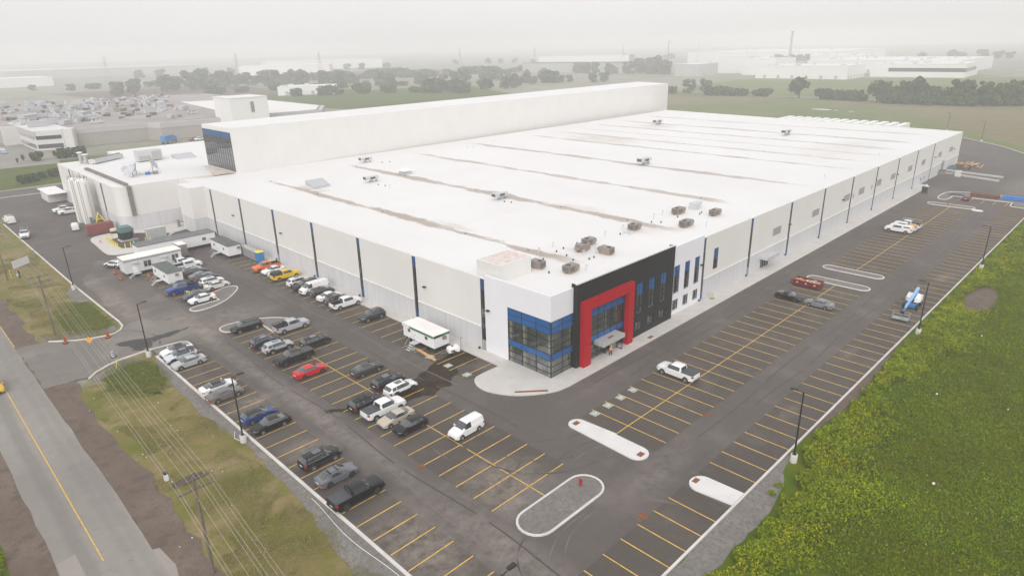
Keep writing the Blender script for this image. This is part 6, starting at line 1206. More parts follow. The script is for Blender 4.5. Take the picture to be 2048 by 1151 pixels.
pb = thing('pipe_stack_blue', 'stack of bright blue pipes on the far gravel island', 'pipes', (166.5, -28.6, 0)); 
for k in range(2):
    for j in range(3 - k): MB().tube((-1.2 + j * .7 + k * .35, -5.6, .33 + k * .5), (-1.2 + j * .7 + k * .35, 5.6, .33 + k * .5), .32, .32, 14).build('pipe', 'pipe_blue', pb)
pb = tag(MB().box(-1.6, -3.4, .1, 1.6, 3.4, .6).tube((-1, -3.4, .8), (-1, 3.4, .8), .3).tube((.2, -3.4, .8), (.2, 3.4, .8), .3).build('steel_pipes', 'brown'), 'rusty brown pipes beside the bright blue ones', 'pipes'); pb.location = (165.6, -18.8, 0)
ob = tag(MB().box(-.5, -1.6, 0, .5, 1.6, .35).box(-1.4, -.3, 0, -.6, 2.2, .25).build('rubble_bags', 'fan_dark'), 'dark tarpaulin bundle behind the dark red hatchback', 'bundle'); ob.location = (163.8, -12.6, .08)
o = tag(MB().lathe([(0, .0), (1.0, .0), (.9, .12), (0, .15)], 14).build('sand_heap', 'white_concrete'), 'small pale heap on the tarmac by the far island', 'heap'); o.location = (146.4, -20.9, 0); o.scale = (1, 1.4, 1)
# docked trailers beyond the east end
tr = thing('docked_trailer', 'x', 'trailer'); MB().box(-8, -1.3, 1.2, 8, 1.3, 4.2).build('body', 'white_plastic', tr); MB().box(-6, -1.1, .5, 7, 1.1, 1.19).build('chassis', 'dark_trim', tr)
for k in range(13):
    t_ = tr if k == 0 else dup(tr, (0, 0, 0)); t_.location = (300.5 + (12.6 - k) * -.1, 41 + k * 4.75, 0); t_['label'] = 'white box trailer in the row behind the warehouse'; t_['group'] = 'white trailers behind the warehouse'
# utility poles and wires
def upole(x, y, h, label, arms=True):
    t_ = thing('utility_pole', label, 'utility pole', (x, y, -.05), R(0), 'wooden utility poles along the road'); MB().tube((0, 0, 0), (0, 0, h), .16, .11, 10).build('pole', 'wood_pole', t_)
    if arms:
        for z in (h - .25, h - 1.25):
            o = MB().box(-1.45, -.06, z - .07, 1.45, .06, z + .07).build('crossarm', 'wood_pole', t_)
            for u in (-1.35, -.5, .5, 1.35): MB().lathe([(.025, z + .07), (.045, z + .12), (.03, z + .2), (0, z + .21)], 8, 0, (u, 0, 0)).build('insulator', 'unit_grey', o)
    return t_
PO = [(-50.0, -44, 10.3), (-47.5, -2, 10.3), (-45.7, 36, 10.6), (-44.5, 70.6, 10.6), (-44.5, 111, 10.6), (-44.5, 151, 10.6), (-44.5, 192, 10.6)]
for i, (x, y, h) in enumerate(PO):
    if i == 2: continue
    upole(x, y, h, ['utility pole behind the camera side', 'wooden utility pole with double crossarm nearest the camera', '', 'wooden utility pole on the verge north of the entrance', 'wooden utility pole beside the white board', 'more distant utility pole beyond the white board', 'farthest utility pole along the left drive'][i])
wg = [(u, -.15) for u in (-1.35, -.5, .5, 1.35)] + [(u, -1.15) for u in (-1.35, .5, 1.35)]
PW = [p_ for i, p_ in enumerate(PO) if i != 2]
for wi, (u, dz) in enumerate(wg):
    mb = MB()
    for a, b in zip(PW, PW[1:]):
        n = 10; pts = []
        for k in range(n + 1):
            s_ = k / n; pts.append((a[0] + u + (b[0] - a[0]) * s_, a[1] + (b[1] - a[1]) * s_, a[2] + dz + (b[2] - a[2]) * s_ - 4 * .7 * s_ * (1 - s_)))
        mb.path(pts, .012, 4)
    tag(mb.build('power_line', 'wire'), 'pale overhead wire strung between the wooden poles', 'power line', 'overhead wires along the road')
# ditch log under the pole
ld = MB().tube((-1.6, 0, .15), (1.5, .3, .2), .3, .22, 8).tube((-1.2, .4, .1), (.9, .8, .15), .18, .12, 8).tube((-.6, -.4, .1), (1.9, -.1, .12), .14, .1, 8)
o = tag(ld.build('fallen_log', 'bark'), 'dark fallen logs in the dry grass behind the nearest pole', 'log'); o.location = (-44.0, 13.5, -.05); o.rotation_euler = (0, 0, R(-4))

# ================================================================== BACKGROUND BUILDINGS
def bld(label, x0, y0, x1, y1, h, wm='far_white', rm='roof_clean', rz=0, wins=(), units=0, name='industrial_building', seed=1, docks=0):
    cx, cy = (x0 + x1) / 2, (y0 + y1) / 2; a, b = abs(x1 - x0) / 2, abs(y1 - y0) / 2
    t_ = thing(name, label, 'building', (cx, cy, -.1), R(rz)); MB().box(-a, -b, 0, a, b, h).build('wall', wm, t_)
    MB().box(-a - .2, -b - .2, h, a + .2, b + .2, h + .4).build('roof', rm, t_); r = random.Random(seed)
    mb = MB()
    for k in range(units): x = r.uniform(-a * .9, a * .9); y = r.uniform(-b * .9, b * .9); s_ = r.uniform(1.2, 3); mb.box(x - s_, y - s_ * .7, h + .4, x + s_, y + s_ * .7, h + .4 + r.uniform(1, 2.6))
    if mb.v: tag(mb.build('rooftop_plant', 'unit_light', t_), kind='stuff')
    for k in range(docks):
        x = -a + (k + .7) * 2 * a / (docks + .4); MB().box(x - 1.6, -b - .12, .3, x + 1.6, -b - .01, 4).build('door', 'vent_grey', t_)
        y = -b + (k + .7) * 2 * b / (docks + .4); MB().box(-a - .12, y - 1.6, .3, -a - .01, y + 1.6, 4).build('door', 'vent_grey', t_)
    for z0, z1 in wins:
        f = MB().box(-a - .1, -b - .1, z0, a * .6, -b - .01, z1).box(-a - .1, -b, z0, -a - .01, b * .6, z1).build('window', 'car_glass', t_)
        mb = MB()
        for k in range(14): u = -a + k * 1.6 * a / 14; mb.box(u - .08, -b - .16, z0, u + .08, -b - .1, z1)
        mb.build('frame', 'unit_grey', f)
    return t_
# neighbour across the grass
nb = thing('factory', 'long grey factory with a roof crowded by old machines at the upper left', 'building', (0, 0, -.05))
MB().prism([(-2, 376), (4, 374), (4, 336), (54, 334), (58, 326), (88, 324), (148, 318), (165, 344), (172, 560), (20, 600), (-10, 480)], 0, 6.3).build('wall', 'grey_wall', nb)
MB().prism([(-2.2, 375.8), (3.8, 373.8), (3.8, 335.8), (54, 333.8), (57.8, 325.8), (88, 323.8), (148, 317.8), (165.2, 344), (172.2, 560), (20, 600.2), (-10.2, 480)], 6.3, 9).build('upper_wall', 'far_grey', nb)
MB().prism([(-1, 378), (5, 376), (5, 338), (54, 336), (60, 328), (88, 326), (147, 320), (163, 345), (170, 558), (20, 598), (-9, 480)], 9.01, 9.15).build('roof', 'old_roof', nb)
MB().prism([(100, 322), (146, 321), (162, 346), (165, 452), (120, 470)], 9.16, 9.3).build('pale_roof', 'roof_clean', nb)
of = thing('office_building', 'cream two storey office with dark ribbon windows at the upper left', 'building', (0, 0, -.05))
MB().prism([(4, 374.4), (3.9, 336), (14.8, 333), (19.5, 334), (19.5, 400), (4, 400)], 0, 9.3).build('wall', 'white_concrete', of); MB().box(-3.2, 373.6, 0, 4, 374.8, 9.4).build('end_wall', 'white_concrete', of)
def strip(a, b, z0, z1, off=.12):
    a = Vector((*a, 0)); b = Vector((*b, 0)); d = (b - a).normalized(); n_ = Vector((d.y, -d.x, 0)) * off
    n_ = -n_ if n_.x > 0.5 or n_.y > .5 else n_
    mb = MB(); mb.prism([(a.x, a.y), (b.x, b.y), ((b + n_).x, (b + n_).y), ((a + n_).x, (a + n_).y)], z0, z1); o = mb.build('window', 'car_glass', of)
for z0, z1 in ((1.0, 2.9), (5.2, 6.9)): strip((3.98, 372.0), (3.88, 336.6), z0, z1); strip((4.4, 335.85), (14.4, 333.1), z0, z1)
MB().prism([(15.2, 331.5), (18.6, 330.0), (20.5, 333), (20.5, 336), (15.5, 336)], 0, 9.6).build('end_pier', 'white_concrete', of)
tw = thing('plant_tower', 'tall blank white block rising behind the left roof', 'building', (0, 0, 0)); MB().box(89, 308, 0, 110, 330, 19.5).build('wall', 'far_white', tw); MB().box(88.8, 307.8, 19.5, 110.2, 330.2, 20).build('roof', 'roof_clean', tw); MB().prism([(100, 307.7), (101.2, 307.7), (102.0, 307.9), (100.5, 307.9)], 12, 17.5).build('emblem', 'unit_grey', tw)
bt = thing('blue_lorry', 'blue lorry at the loading bay of the grey factory', 'lorry', (55.5, 311, 0), R(40)); MB().box(-4, -1.3, 1, 4, 1.3, 4).build('trailer', 'lift_blue', bt); MB().box(4.3, -1.2, .6, 6.3, 1.2, 3).build('cab', 'lift_blue', bt)
wm_ = MB().lathe([(0, -.15), (.5, -.15), (.5, .15), (0, .15)], 12); wm_.v = [(a, c, b + .5) for a, b, c in wm_.v]; wme = wm_.mesh('wheel', ['black_rubber'])
for xx in (-3, -2, 5.2):
    for s_ in (-1.2, 1.2): link('wheel', wme, bt).location = (xx, s_, 0)
car('pickup', 70, 308, 200, WH, 'white pickup at the far loading yard beside the high block', 'pickup')
car('suv', 68.0, 311.5, 200, (.3, .02, .02), 'red car at the far loading yard behind the white pickup', 'car')
# clutter on the neighbour roof
ru = [MB().box(-2.2, -1.4, 0, 2.2, 1.4, 2.2).box(-1.9, -1.5, .4, .8, -1.4, 1.8, 1).mesh('roof_machine', ['unit_grey', 'fan_dark']), MB().box(-3.2, -1, .3, 3.2, 1, 1.3).tube((-2, 0, 1.3), (-2, 0, 2.1), .6).tube((0, 0, 1.3), (0, 0, 2.1), .6).tube((2, 0, 1.3), (2, 0, 2.1), .6).mesh('roof_machine', ['unit_light']),
      MB().box(-1.2, -1.2, 0, 1.2, 1.2, 1.4).box(1.2, -.5, .4, 3.2, .5, 1.1).mesh('roof_machine', ['fan_dark']), MB().box(-4.5, -2, .2, 4.5, 2, 2.9).box(-4.6, -2.1, 2.9, 4.6, 2.1, 3.1).mesh('roof_machine', ['skylight']), MB().tube((0, 0, 0), (0, 0, 2.4), .8, .6).box(-1.5, -.3, .2, 4.5, .3, .8).mesh('roof_machine', ['unit_light'])]
r_ = random.Random(12)
for k in range(285):
    u, v = r_.random(), r_.random(); x = 8 + u * (88 + 55 * v) - 10 * v; y = 352 - u * 14 + v ** .9 * 225
    if x > 98 and y < 475: x -= 62
    mt = r_.randrange(5); o = link('roof_machine', ru[mt]); o.location = (x, y, 9.15); o.rotation_euler = (0, 0, R(r_.choice((0, 90, 45)) + r_.uniform(-4, 4))); s_ = r_.uniform(.5, 1.1); o.scale = (s_, s_, s_)
    tag(o, ['boxy grey machine with a dark side', 'long pale machine with three fans', 'low dark machine with a side duct', 'large slate cabin', 'round pale vessel with a pipe'][mt] + (' near the front' if v < .33 else ' halfway back' if v < .66 else ' at the back') + ' on factory roof', 'rooftop machine', 'machines crowding the grey factory roof')
# other far buildings
bld('low white workshop among trees beyond the left factory', 264, 580, 320, 614, 8, 'far_white', 'roof_clean', -35, docks=4, units=3)
bld('dark grey shed left of the far white factory', 742, 405, 790, 440, 15, 'far_grey', 'roof_clean', 0, docks=2)
bld('pale grey hall in front of the far factory', 735, 222, 800, 325, 14, 'far_white', 'roof_clean', 3, units=6, docks=6)
bld('white tank like hall between two grey ones far away', 838, 385, 870, 430, 22, 'far_white', 'roof_clean', 0)
bld('white hall with tall blank wall in the far factory', 800, 330, 860, 375, 20, 'far_white', 'roof_clean', 0, units=4)
bld('long white factory with dark upper windows at the far right', 810, 128, 900, 222, 14, 'far_white', 'roof_clean', 4, wins=((6, 10),), units=14)
bld('very large white factory hall at the far right', 900, 150, 1080, 330, 15, 'far_white', 'roof_clean', 0, units=26, seed=5, docks=8)
bld('huge far white warehouse behind the chimney', 1260, 430, 1560, 730, 20, 'far_white', 'roof_clean', 0, units=10, seed=8, docks=9)
bld('white warehouse with ribbed wall far behind the factory', 1120, 330, 1230, 430, 16, 'far_white', 'roof_clean', 0, units=14, seed=3)
bld('long far pale roof on the left horizon', 640, 1350, 900, 1450, 18, 'far_white', 'roof_clean', -20)
bld('grey far warehouse on the left horizon', 180, 1500, 520, 1600, 16, 'far_grey', 'roof_clean', 0)
bld('far white hall left of centre beyond the trees', 480, 1120, 640, 1200, 16, 'far_white', 'roof_clean', -35, docks=6)
bld('pale halls in the middle of the horizon', 1150, 1000, 1380, 1060, 14, 'far_white', 'roof_clean', -30, units=8)
bld('long open framed shed beside a clump of trees', 790, 560, 840, 760, 14, 'vent_grey', 'fan_dark', 8, docks=12)
bld('faint white factory on the far left horizon', 30, 1150, 180, 1230, 12, 'far_white', 'roof_clean', 0)
ch = thing('factory_chimney', 'tall slim grey chimney of the far factory', 'chimney', (985, 392, 0)); MB().tube((0, 0, 0), (0, 0, 52), 1.9, 1.5, 16).build('shaft', 'vent_grey', ch); MB().tube((0, 0, 52), (0, 0, 54), 1.8, 1.8, 16).build('rim', 'unit_grey', ch)
o = thing('process_plant', 'dark tangle of process equipment at the chimney foot', 'plant', (985, 385, 0)); mb = MB(); r_ = random.Random(2)
for k in range(26): x, y = r_.uniform(-25, 25), r_.uniform(-25, 25); mb.box(x - 2, y - 3, 0, x + 3, y + 3, r_.uniform(14, 22))
mb.build('vessels', 'unit_grey', o); MB().box(-28, -28, 0, 28, 28, 12).build('base', 'far_grey', o)
def pylon(x, y, h, label):
    t_ = thing('pylon', label, 'pylon', (x, y, 0), R(30), 'faint pylons on the horizon'); mb = MB()
    for a, b in ((1, 1), (1, -1), (-1, 1), (-1, -1)):
        mb.tube((a * h * .09, b * h * .09, 0), (a * h * .02, b * h * .02, h * .7), .2, .16, 4); mb.tube((a * h * .02, b * h * .02, h * .7), (0, 0, h), .16, .12, 4)
    for k in range(7): z = h * .1 * k; w_ = h * (.09 - .01 * k); mb.tube((-w_, -w_, z), (w_, -w_, z + h * .1), .1, .1, 4); mb.tube((w_, w_, z), (-w_, w_, z + h * .1), .1, .1, 4)
    mb.build('tower', 'unit_grey', t_); mb = MB()
    for z in (.7, .8, .9): mb.box(-h * .16, -.15, h * z, h * .16, .15, h * z + .35)
    mb.build('crossarm', 'unit_grey', t_)
for i, (x, y) in enumerate(((262, 1180), (430, 1080), (560, 1040), (850, 1000), (940, 880), (1150, 820), (1250, 700))): pylon(x, y, 40, 'faint lattice pylon standing in the haze')
ms = thing('mast', 'thin tall mast rising from the clump of trees', 'mast', (850, 520, 0)); MB().tube((0, 0, 0), (0, 0, 46), .7, .4, 6).build('shaft', 'unit_grey', ms); MB().box(-1.5, -.3, 40, 1.5, .3, 41).build('antenna', 'unit_grey', ms)
sheet('pond', smooth_poly([(394, 123), (398, 118), (397, 109), (393, 109), (392, 116)], 2), -.04, 'refl_white'); sheet('pond', smooth_poly([(392.6, 107.5), (395, 106), (394.5, 103.5), (392.4, 104)], 2), -.04, 'refl_white')
sheet('pond', smooth_poly([(391.5, 98), (393.8, 97), (393, 93.5), (391.2, 94)], 2), -.04, 'refl_white'); sheet('track', [(845, 110), (870, 60), (1100, 40), (1100, 80), (900, 95), (852, 120)], -.06, 'road_asphalt'); sheet('track', [(236, 196), (300, 215), (296, 221), (236, 203)], -.05, 'patch')
sheet('brown_field', [(420, 900), (760, 720), (900, 900), (640, 1200)], -.08, 'dirt'); sheet('brown_field', [(150, 620), (300, 640), (330, 900), (120, 900)], -.08, 'dirt'); sheet('field', [(60, 560), (300, 500), (380, 620), (200, 720)], -.09, 'lush_grass')
sheet('field', [(230, 330), (340, 300), (480, 560), (300, 600), (200, 480)], -.085, 'lush_grass')

# ================================================================== TREES
def tree_meshes(seed, h, rad, trunk_h, leaf, mats=('leaf_mid', 'leaf_dark'), n=900):
    r = random.Random(seed); tr = MB(); tr.tube((0, 0, 0), (0, 0, trunk_h), h * .03, h * .02, 7)
    blobs = []
    for k in range(17):
        a = r.uniform(0, 6.28); q = r.random() ** .6 * rad * .8; z = trunk_h * .55 + (h - trunk_h * .55) * r.uniform(.12, .86); s_ = rad * r.uniform(.20, .44) * (1.1 - .5 * abs(z / h - .5))
        blobs.append((q * math.cos(a), q * math.sin(a), z, s_)); tr.tube((0, 0, trunk_h * .8), (q * math.cos(a) * .8, q * math.sin(a) * .8, z), h * .013, h * .005, 5)
    cr = MB()
    for k in range(n):
        bx_, by, bz, s_ = r.choice(blobs); d = Vector((r.gauss(0, 1), r.gauss(0, 1), r.gauss(0, .85))).normalized() * s_ * r.uniform(.62, 1.08); c = Vector((bx_, by, bz)) + d
        if c.z < .15: continue
        nrm = (d.normalized() + Vector((r.uniform(-.6, .6), r.uniform(-.6, .6), r.uniform(-.3, .8)))).normalized(); u = nrm.orthogonal().normalized(); v = nrm.cross(u); l = leaf * r.uniform(.6, 1.4)
        cr.add([c - u * l - v * l * .5, c + u * l * .4 - v * l, c + u * l + v * l * .5, c - u * l * .3 + v * l], [(0, 1, 2, 3)], 0 if r.random() < .6 else 1)
    return tr.mesh('trunk', ['bark']), cr.mesh('crown', mats)
TVF = [tree_meshes(s_, 12, 5.2, 1.6, .9, ('hazed_leaf', 'hazed_leaf_dark'), 800) for s_ in (11, 12, 13)]  # distant trees, crowns in the haze-lightened leaf colours
TV = [tree_meshes(s_, 12, 5.2, 3.6, .62) for s_ in (1, 2, 3)] + [tree_meshes(4, 12, 3.6, 2.6, .55, ('leaf_dark', 'leaf_mid')), tree_meshes(5, 5, 4.4, .8, .6, ('leaf_dark', 'leaf_mid')), tree_meshes(6, 4.4, 3.6, .6, .5)]
def tree(x, y, h, v, label, group=None, name='tree', w_=1.):
    s_ = h / (12 if v < 4 else (5 if v == 4 else 4.4)); t_ = thing(name, label, 'tree' if name == 'tree' else 'bush', (x, y, -.1), random.Random(int(x * 7 + y)).uniform(0, 6.28), group); t_.scale = (s_ * w_, s_ * w_, s_)
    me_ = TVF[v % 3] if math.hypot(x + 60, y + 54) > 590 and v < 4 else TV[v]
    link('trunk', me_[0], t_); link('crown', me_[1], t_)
r_ = random.Random(9)
def row(pts, n, h0, h1, vs, label, group, name='tree', w_=1., jit=4):
    L_ = [math.dist(a, b) for a, b in zip(pts, pts[1:])]; T = sum(L_)
    for k in range(n):
        s_ = T * (k + .5 + r_.uniform(-.3, .3)) / n; i = 0
        while i < len(L_) - 1 and s_ > L_[i]: s_ -= L_[i]; i += 1
        a, b = pts[i], pts[i + 1]; q = s_ / L_[i]; tree(a[0] + (b[0] - a[0]) * q + r_.uniform(-jit, jit), a[1] + (b[1] - a[1]) * q + r_.uniform(-jit, jit), r_.uniform(h0, h1), r_.choice(vs), label, group, name, w_)
tree(474, 163, 17, 1, 'big round tree standing alone in the far hedgerow', w_=1.1)
tree(478, 262, 12.5, 0, 'left one of two trees just past the end of the high wall'); tree(486, 250, 12.5, 2, 'right one of two trees just past the end of the high wall')
row([(470, 243), (476, 205), (482, 186)], 6, 4.5, 6.5, (4, 5), 'rounded dark bush in the hedgerow left of the big lone tree', 'bushes in the hedgerow left of the big tree', 'bush', 1.2, 1.5)
row([(480, 300), (470, 272)], 5, 5, 7, (4, 5), 'dark bush at the end of the high wall', 'bushes by the end of the high wall', 'bush', 1.1, 2)
row([(480, 240), (484, 225)], 3, 5.5, 7, (4,), 'dark oval bush between the two trees and the hedgerow gap', 'oval bushes before the hedgerow gap', 'bush', 1.1, 1.5)
row([(476, 150), (472, 128), (468, 112)], 7, 5, 8, (4, 5, 3), 'low shrub in the hedgerow right of the big lone tree', 'shrubs right of the big lone tree', 'bush', 1.1, 1.5)
row([(468, 108), (466, 82), (470, 52), (480, 36), (498, 14), (520, -10)], 34, 11, 18, (0, 1, 2, 3), 'broad tree in the dense tree line at the right edge', 'dense tree line at the right', 'tree', 1.0, 5)
row([(464, 100), (461, 80), (464, 52), (490, 18)], 16, 5, 8, (4, 5), 'underbrush at the foot of the right tree line', 'underbrush of the right tree line', 'bush', 1.1, 2)
row([(120, 1000), (400, 880), (640, 760)], 26, 6, 11, (0, 4, 5), 'faint low tree in the hazy scrub beyond the factory', 'hazy scrub far left', 'tree', 2.0, 30)
row([(500, 900), (760, 760), (900, 640)], 22, 6, 12, (0, 4, 5), 'faint low tree in the hazy scrub of the centre', 'hazy scrub far centre', 'tree', 2.2, 34)
row([(220, 700), (330, 690), (440, 620)], 18, 4, 8, (4, 5, 0), 'low bush in the rough land by the white workshop', 'rough land bushes by the workshop', 'bush', 1.6, 14)
row([(318, 850), (334, 800), (345, 770)], 7, 15, 22, (0, 1, 2), 'hazy tree left of the low white workshop', 'hazy trees left of the white workshop', 'tree', 1, 9)
row([(352, 790), (372, 745), (404, 735), (420, 700)], 12, 14, 21, (0, 1, 2, 3), 'hazy tree behind the low white workshop', 'hazy trees behind the white workshop', 'tree', 1, 9)
row([(150, 760), (230, 800), (300, 830)], 9, 16, 24, (0, 1, 2), 'hazy tree behind the grey factory', 'hazy trees behind the grey factory', 'tree', 1.1, 14)
row([(270, 585), (340, 530), (390, 455)], 13, 5, 10, (0, 4, 5), 'scrubby bush beyond the high roof on the left', 'scrub beyond the high roof', 'bush', 1.2, 8)
row([(372, 500), (450, 470), (560, 520), (600, 440)], 22, 8, 14, (0, 1, 4, 2), 'hazy tree in the middle woodland strip', 'middle woodland strip', 'tree', 1.2, 12)
row([(390, 640), (450, 620), (560, 610), (680, 640)], 18, 10, 18, (0, 1, 2), 'far hazy tree in the centre', 'far trees in the centre', 'tree', 1.2, 16)
row([(765, 470), (790, 505), (810, 540)], 9, 17, 25, (0, 1, 2), 'hazy tree in the tall clump right of the open shed', 'tall clump by the open shed', 'tree', 1.1, 8)
row([(780, 660), (760, 580), (740, 520)], 8, 12, 20, (0, 1, 3), 'hazy tree before the open framed shed', 'trees before the open shed', 'tree', 1.1, 8)
row([(980, 90), (1000, 40), (1020, -20)], 12, 14, 22, (3, 0), 'small hazy tree at the far right road', 'trees along the far right road', 'tree', 1, 10)
row([(1050, 1250), (1200, 1100), (1500, 900)], 14, 10, 16, (0, 1, 2), 'barely visible tree on the horizon', 'barely visible horizon trees', 'tree', 1.4, 30)
row([(300, 1300), (600, 1300), (820, 1150)], 14, 10, 16, (0, 1, 2), 'barely visible tree on the left horizon', 'barely visible left horizon trees', 'tree', 1.4, 30)
row([(1500, 350), (1520, 250), (1500, 120), (1480, 0)], 14, 12, 20, (0, 1, 2), 'barely visible tree behind the right factory', 'barely visible trees behind the right factory', 'tree', 1.4, 20)
row([(-22, 238), (-16, 241), (-9, 246), (-3, 251)], 5, 2.2, 3.6, (5, 3), 'young tree on the grass strip before the office', 'young trees on the grass strip', 'tree', .8, 1.5)
row([(-10, 296), (-2, 302), (6, 300), (14, 296)], 7, 2.5, 5, (3, 5), 'small tree by the cream office car park', 'trees by the cream office', 'tree', .8, 3)
row([(6, 226), (20, 232), (36, 236)], 9, 2, 3.2, (5, 4), 'bush behind the left roof edge', 'bushes behind the left roof', 'bush', .9, 1.5)
for i, (x, y, h_, c_) in enumerate([(-8, 352, 100, WH), (-12, 356, 100, (.2, .02, .02)), (-9, 340, 95, (.3, .45, .6)), (-16, 345, 100, SV)]): car('saloon', x, y, h_, c_, ['white car', 'dark red car', 'pale blue car', 'silver car'][i] + ' outside the cream office at the upper left', 'car')

# ================================================================== GRASS AND WEEDS (nobody could count them)
def blades(name, polyfn, count, box, size, hgt, mats, wts, label, seed, dens=None):
    r = np.random.default_rng(seed); P_ = []; x0, y0, x1, y1 = box
    pts = np.column_stack([r.uniform(x0, x1, count * 3), r.uniform(y0, y1, count * 3)]); keep = polyfn(pts[:, 0], pts[:, 1], r.random(len(pts))); pts = pts[keep][:count]; n = len(pts)
    ang = r.uniform(0, 2 * np.pi, n); tilt = r.uniform(.15, 1.0, n); s_ = size * r.uniform(.6, 1.5, n); z = r.random(n) * hgt(pts[:, 0], pts[:, 1])
    u = np.column_stack([np.cos(ang), np.sin(ang), np.zeros(n)]); v = np.column_stack([-np.sin(ang) * np.cos(tilt), np.cos(ang) * np.cos(tilt), np.sin(tilt)])
    c = np.column_stack([pts, z - .04]); a = c - u * s_[:, None] * .5; b = c + u * s_[:, None] * .5; d = c + v * s_[:, None] * 1.3
    V_ = np.stack([a, b, d], 1).reshape(-1, 3); me = bpy.data.meshes.new(name); me.vertices.add(3 * n); me.vertices.foreach_set('co', V_.ravel()); me.loops.add(3 * n); me.loops.foreach_set('vertex_index', np.arange(3 * n)); me.polygons.add(n); me.polygons.foreach_set('loop_start', np.arange(0, 3 * n, 3)); me.polygons.foreach_set('loop_total', np.full(n, 3))
    for m_ in mats: me.materials.append(M[m_])
    me.polygons.foreach_set('material_index', r.choice(len(mats), n, p=wts).astype(np.int32)); me.update(calc_edges=True); me.validate()
    return tag(link(name, me), label, kind='stuff')
def nfield(x, y, f, ph): return np.sin(x * f + ph + 1.7 * np.sin(y * f * .7 + ph)) * np.cos(y * f * 1.1 - ph * 2 + 1.3 * np.sin(x * f * .6)) 
def edge(x): return -32.2 - 2.6 * np.clip((8 - x) / 9, 0, 1) * np.clip((x + 26) / 10, 0, 1) - .8 * np.exp(-((x - 22) / 10) ** 2) + .35 * np.sin(x * 1.3) + .25 * np.sin(x * 3.1)
def clear(x, y):
    k = np.zeros(len(x), bool)
    for lx in (3.95, 49.9, 92.2): k |= ((x - lx + .7) ** 2 / 1.8 + (y + 32.0) ** 2 / .9 < 1) | ((np.abs(x - lx) < .6) & (np.abs(y + 32.3) < .6))
    return k
def bank(x, y, q):   # tall weeds nearest the kerb
    d = edge(x) - y; wd = 4.5 + 2.2 * np.sin(x * .13 + 1) + 1. * np.sin(x * .41)
    return (d > 0) & ~clear(x, y) & (q < np.clip(1.25 - d / wd, 0, 1)) & ~((((x - 73) / 9.8) ** 2 + ((y + 36.1) / 2.5) ** 2) < .55 + .6 * q)
blades('weeds', bank, 150000, (-24, -46, 150, -32), .17, lambda x, y: .7 + .3 * nfield(x, y, .9, 1), ['weed', 'weed_dark'], [.62, .38], 'dense tall weeds along the right kerb', 1)
def yl(x, y, q): return bank(x, y, q * .9) & (nfield(x, y, .55, 2.4) + .6 * nfield(x, y, 1.9, .3) > .30) & (edge(x) - y < 5.5)
blades('wildflowers', yl, 60000, (-24, -42, 150, -32), .075, lambda x, y: .88 + .3 * nfield(x, y, .9, 1), ['flower', 'weed'], [.75, .25], 'yellow wildflowers dotting the weeds by the kerb', 2)
def md(x, y, q): return (y < edge(x) - 2.5) & ~((((x - 73) / 9.8) ** 2 + ((y + 36.1) / 2.5) ** 2) < .55 + .6 * q) & (q < .8 + .2 * nfield(x, y, .35, 4))
blades('meadow_grass', md, 210000, (-10, -64, 95, -34), .14, lambda x, y: .24 + .12 * nfield(x, y, .8, 2), ['grass_blade', 'weed_dark', 'weed', 'dry_grass'], [.56, .36, .05, .03], 'lush meadow grass filling the lower right corner', 3)
blades('meadow_grass', md, 40000, (95, -60, 190, -32), .3, lambda x, y: .4 + 0 * x, ['grass_blade', 'weed_dark', 'weed', 'dry_grass'], [.5, .3, .15, .05], 'lush meadow grass farther along the right kerb', 5)
def vg(x, y, q): return (nfield(x, y, .22, 3) + .5 * nfield(x, y, .9, 1) > -.25) & (x < -37.4 - .6 * np.sin(y * .5)) & (x > -46.2 + .8 * np.sin(y * .31)) & ~((y > 47) & (y < 68)) & (q < .45 + .55 * nfield(x, y, .5, 1))
blades('verge_grass_tufts', vg, 120000, (-47, -25, -37, 130), .065, lambda x, y: .08 + 0 * x, ['dry_grass', 'verge_blade', 'straw'], [.45, .40, .15], 'dry grass tufts on the verge by the road', 4)
blades('verge_grass_tufts', lambda x, y, q: (((x + 39.6) / 4) ** 2 + ((y - 76) / 11) ** 2 < .6 + .5 * q) | (((x + 40) / 4.4) ** 2 + ((y - 44) / 8) ** 2 < .5 + .5 * q), 30000, (-46, 34, -36.4, 88), .08, lambda x, y: .09 + 0 * x, ['verge_blade', 'grass_blade', 'dry_grass'], [.55, .30, .15], 'greener tufts beside the entrance kerbs', 9)
blades('bank_grass', lambda x, y, q: x < -60.6 + .4 * np.sin(y), 26000, (-66, -30, -60, 30), .14, lambda x, y: .3 + 0 * x, ['weed', 'grass_blade', 'weed_dark'], [.5, .3, .2], 'bright grass on the far side of the road', 6)
o = tag(MB().mesh('x', []) and blades('kerb_weed', lambda x, y, q: ((x + 1.2) ** 2 + (y + 33.0) ** 2 < .25) | ((x + 2.9) ** 2 + (y + 33.0) ** 2 < .2), 350, (-4, -34, 0, -32), .12, lambda x, y: .3 + 0 * x, ['weed', 'weed_dark'], [.6, .4], 'two small green weeds growing in the gravel strip', 7))
cb = MB(); cb.path([(-36.2 - .5 * math.sin(k / 5) ** 2, 1 - k, .02) for k in range(22)], .03); tag(cb.build('loose_cable', 'refl_white'), 'thin white cable lying behind the lower left kerb', 'cable')
cb = MB(); cb.path([(-36.3, 19.5, .02), (-37.0, 18, .02), (-36.8, 16.8, .2)], .03); tag(cb.build('loose_cable', 'refl_white'), 'short white cable at the foot of the lamp post by the blue hatchback', 'cable')
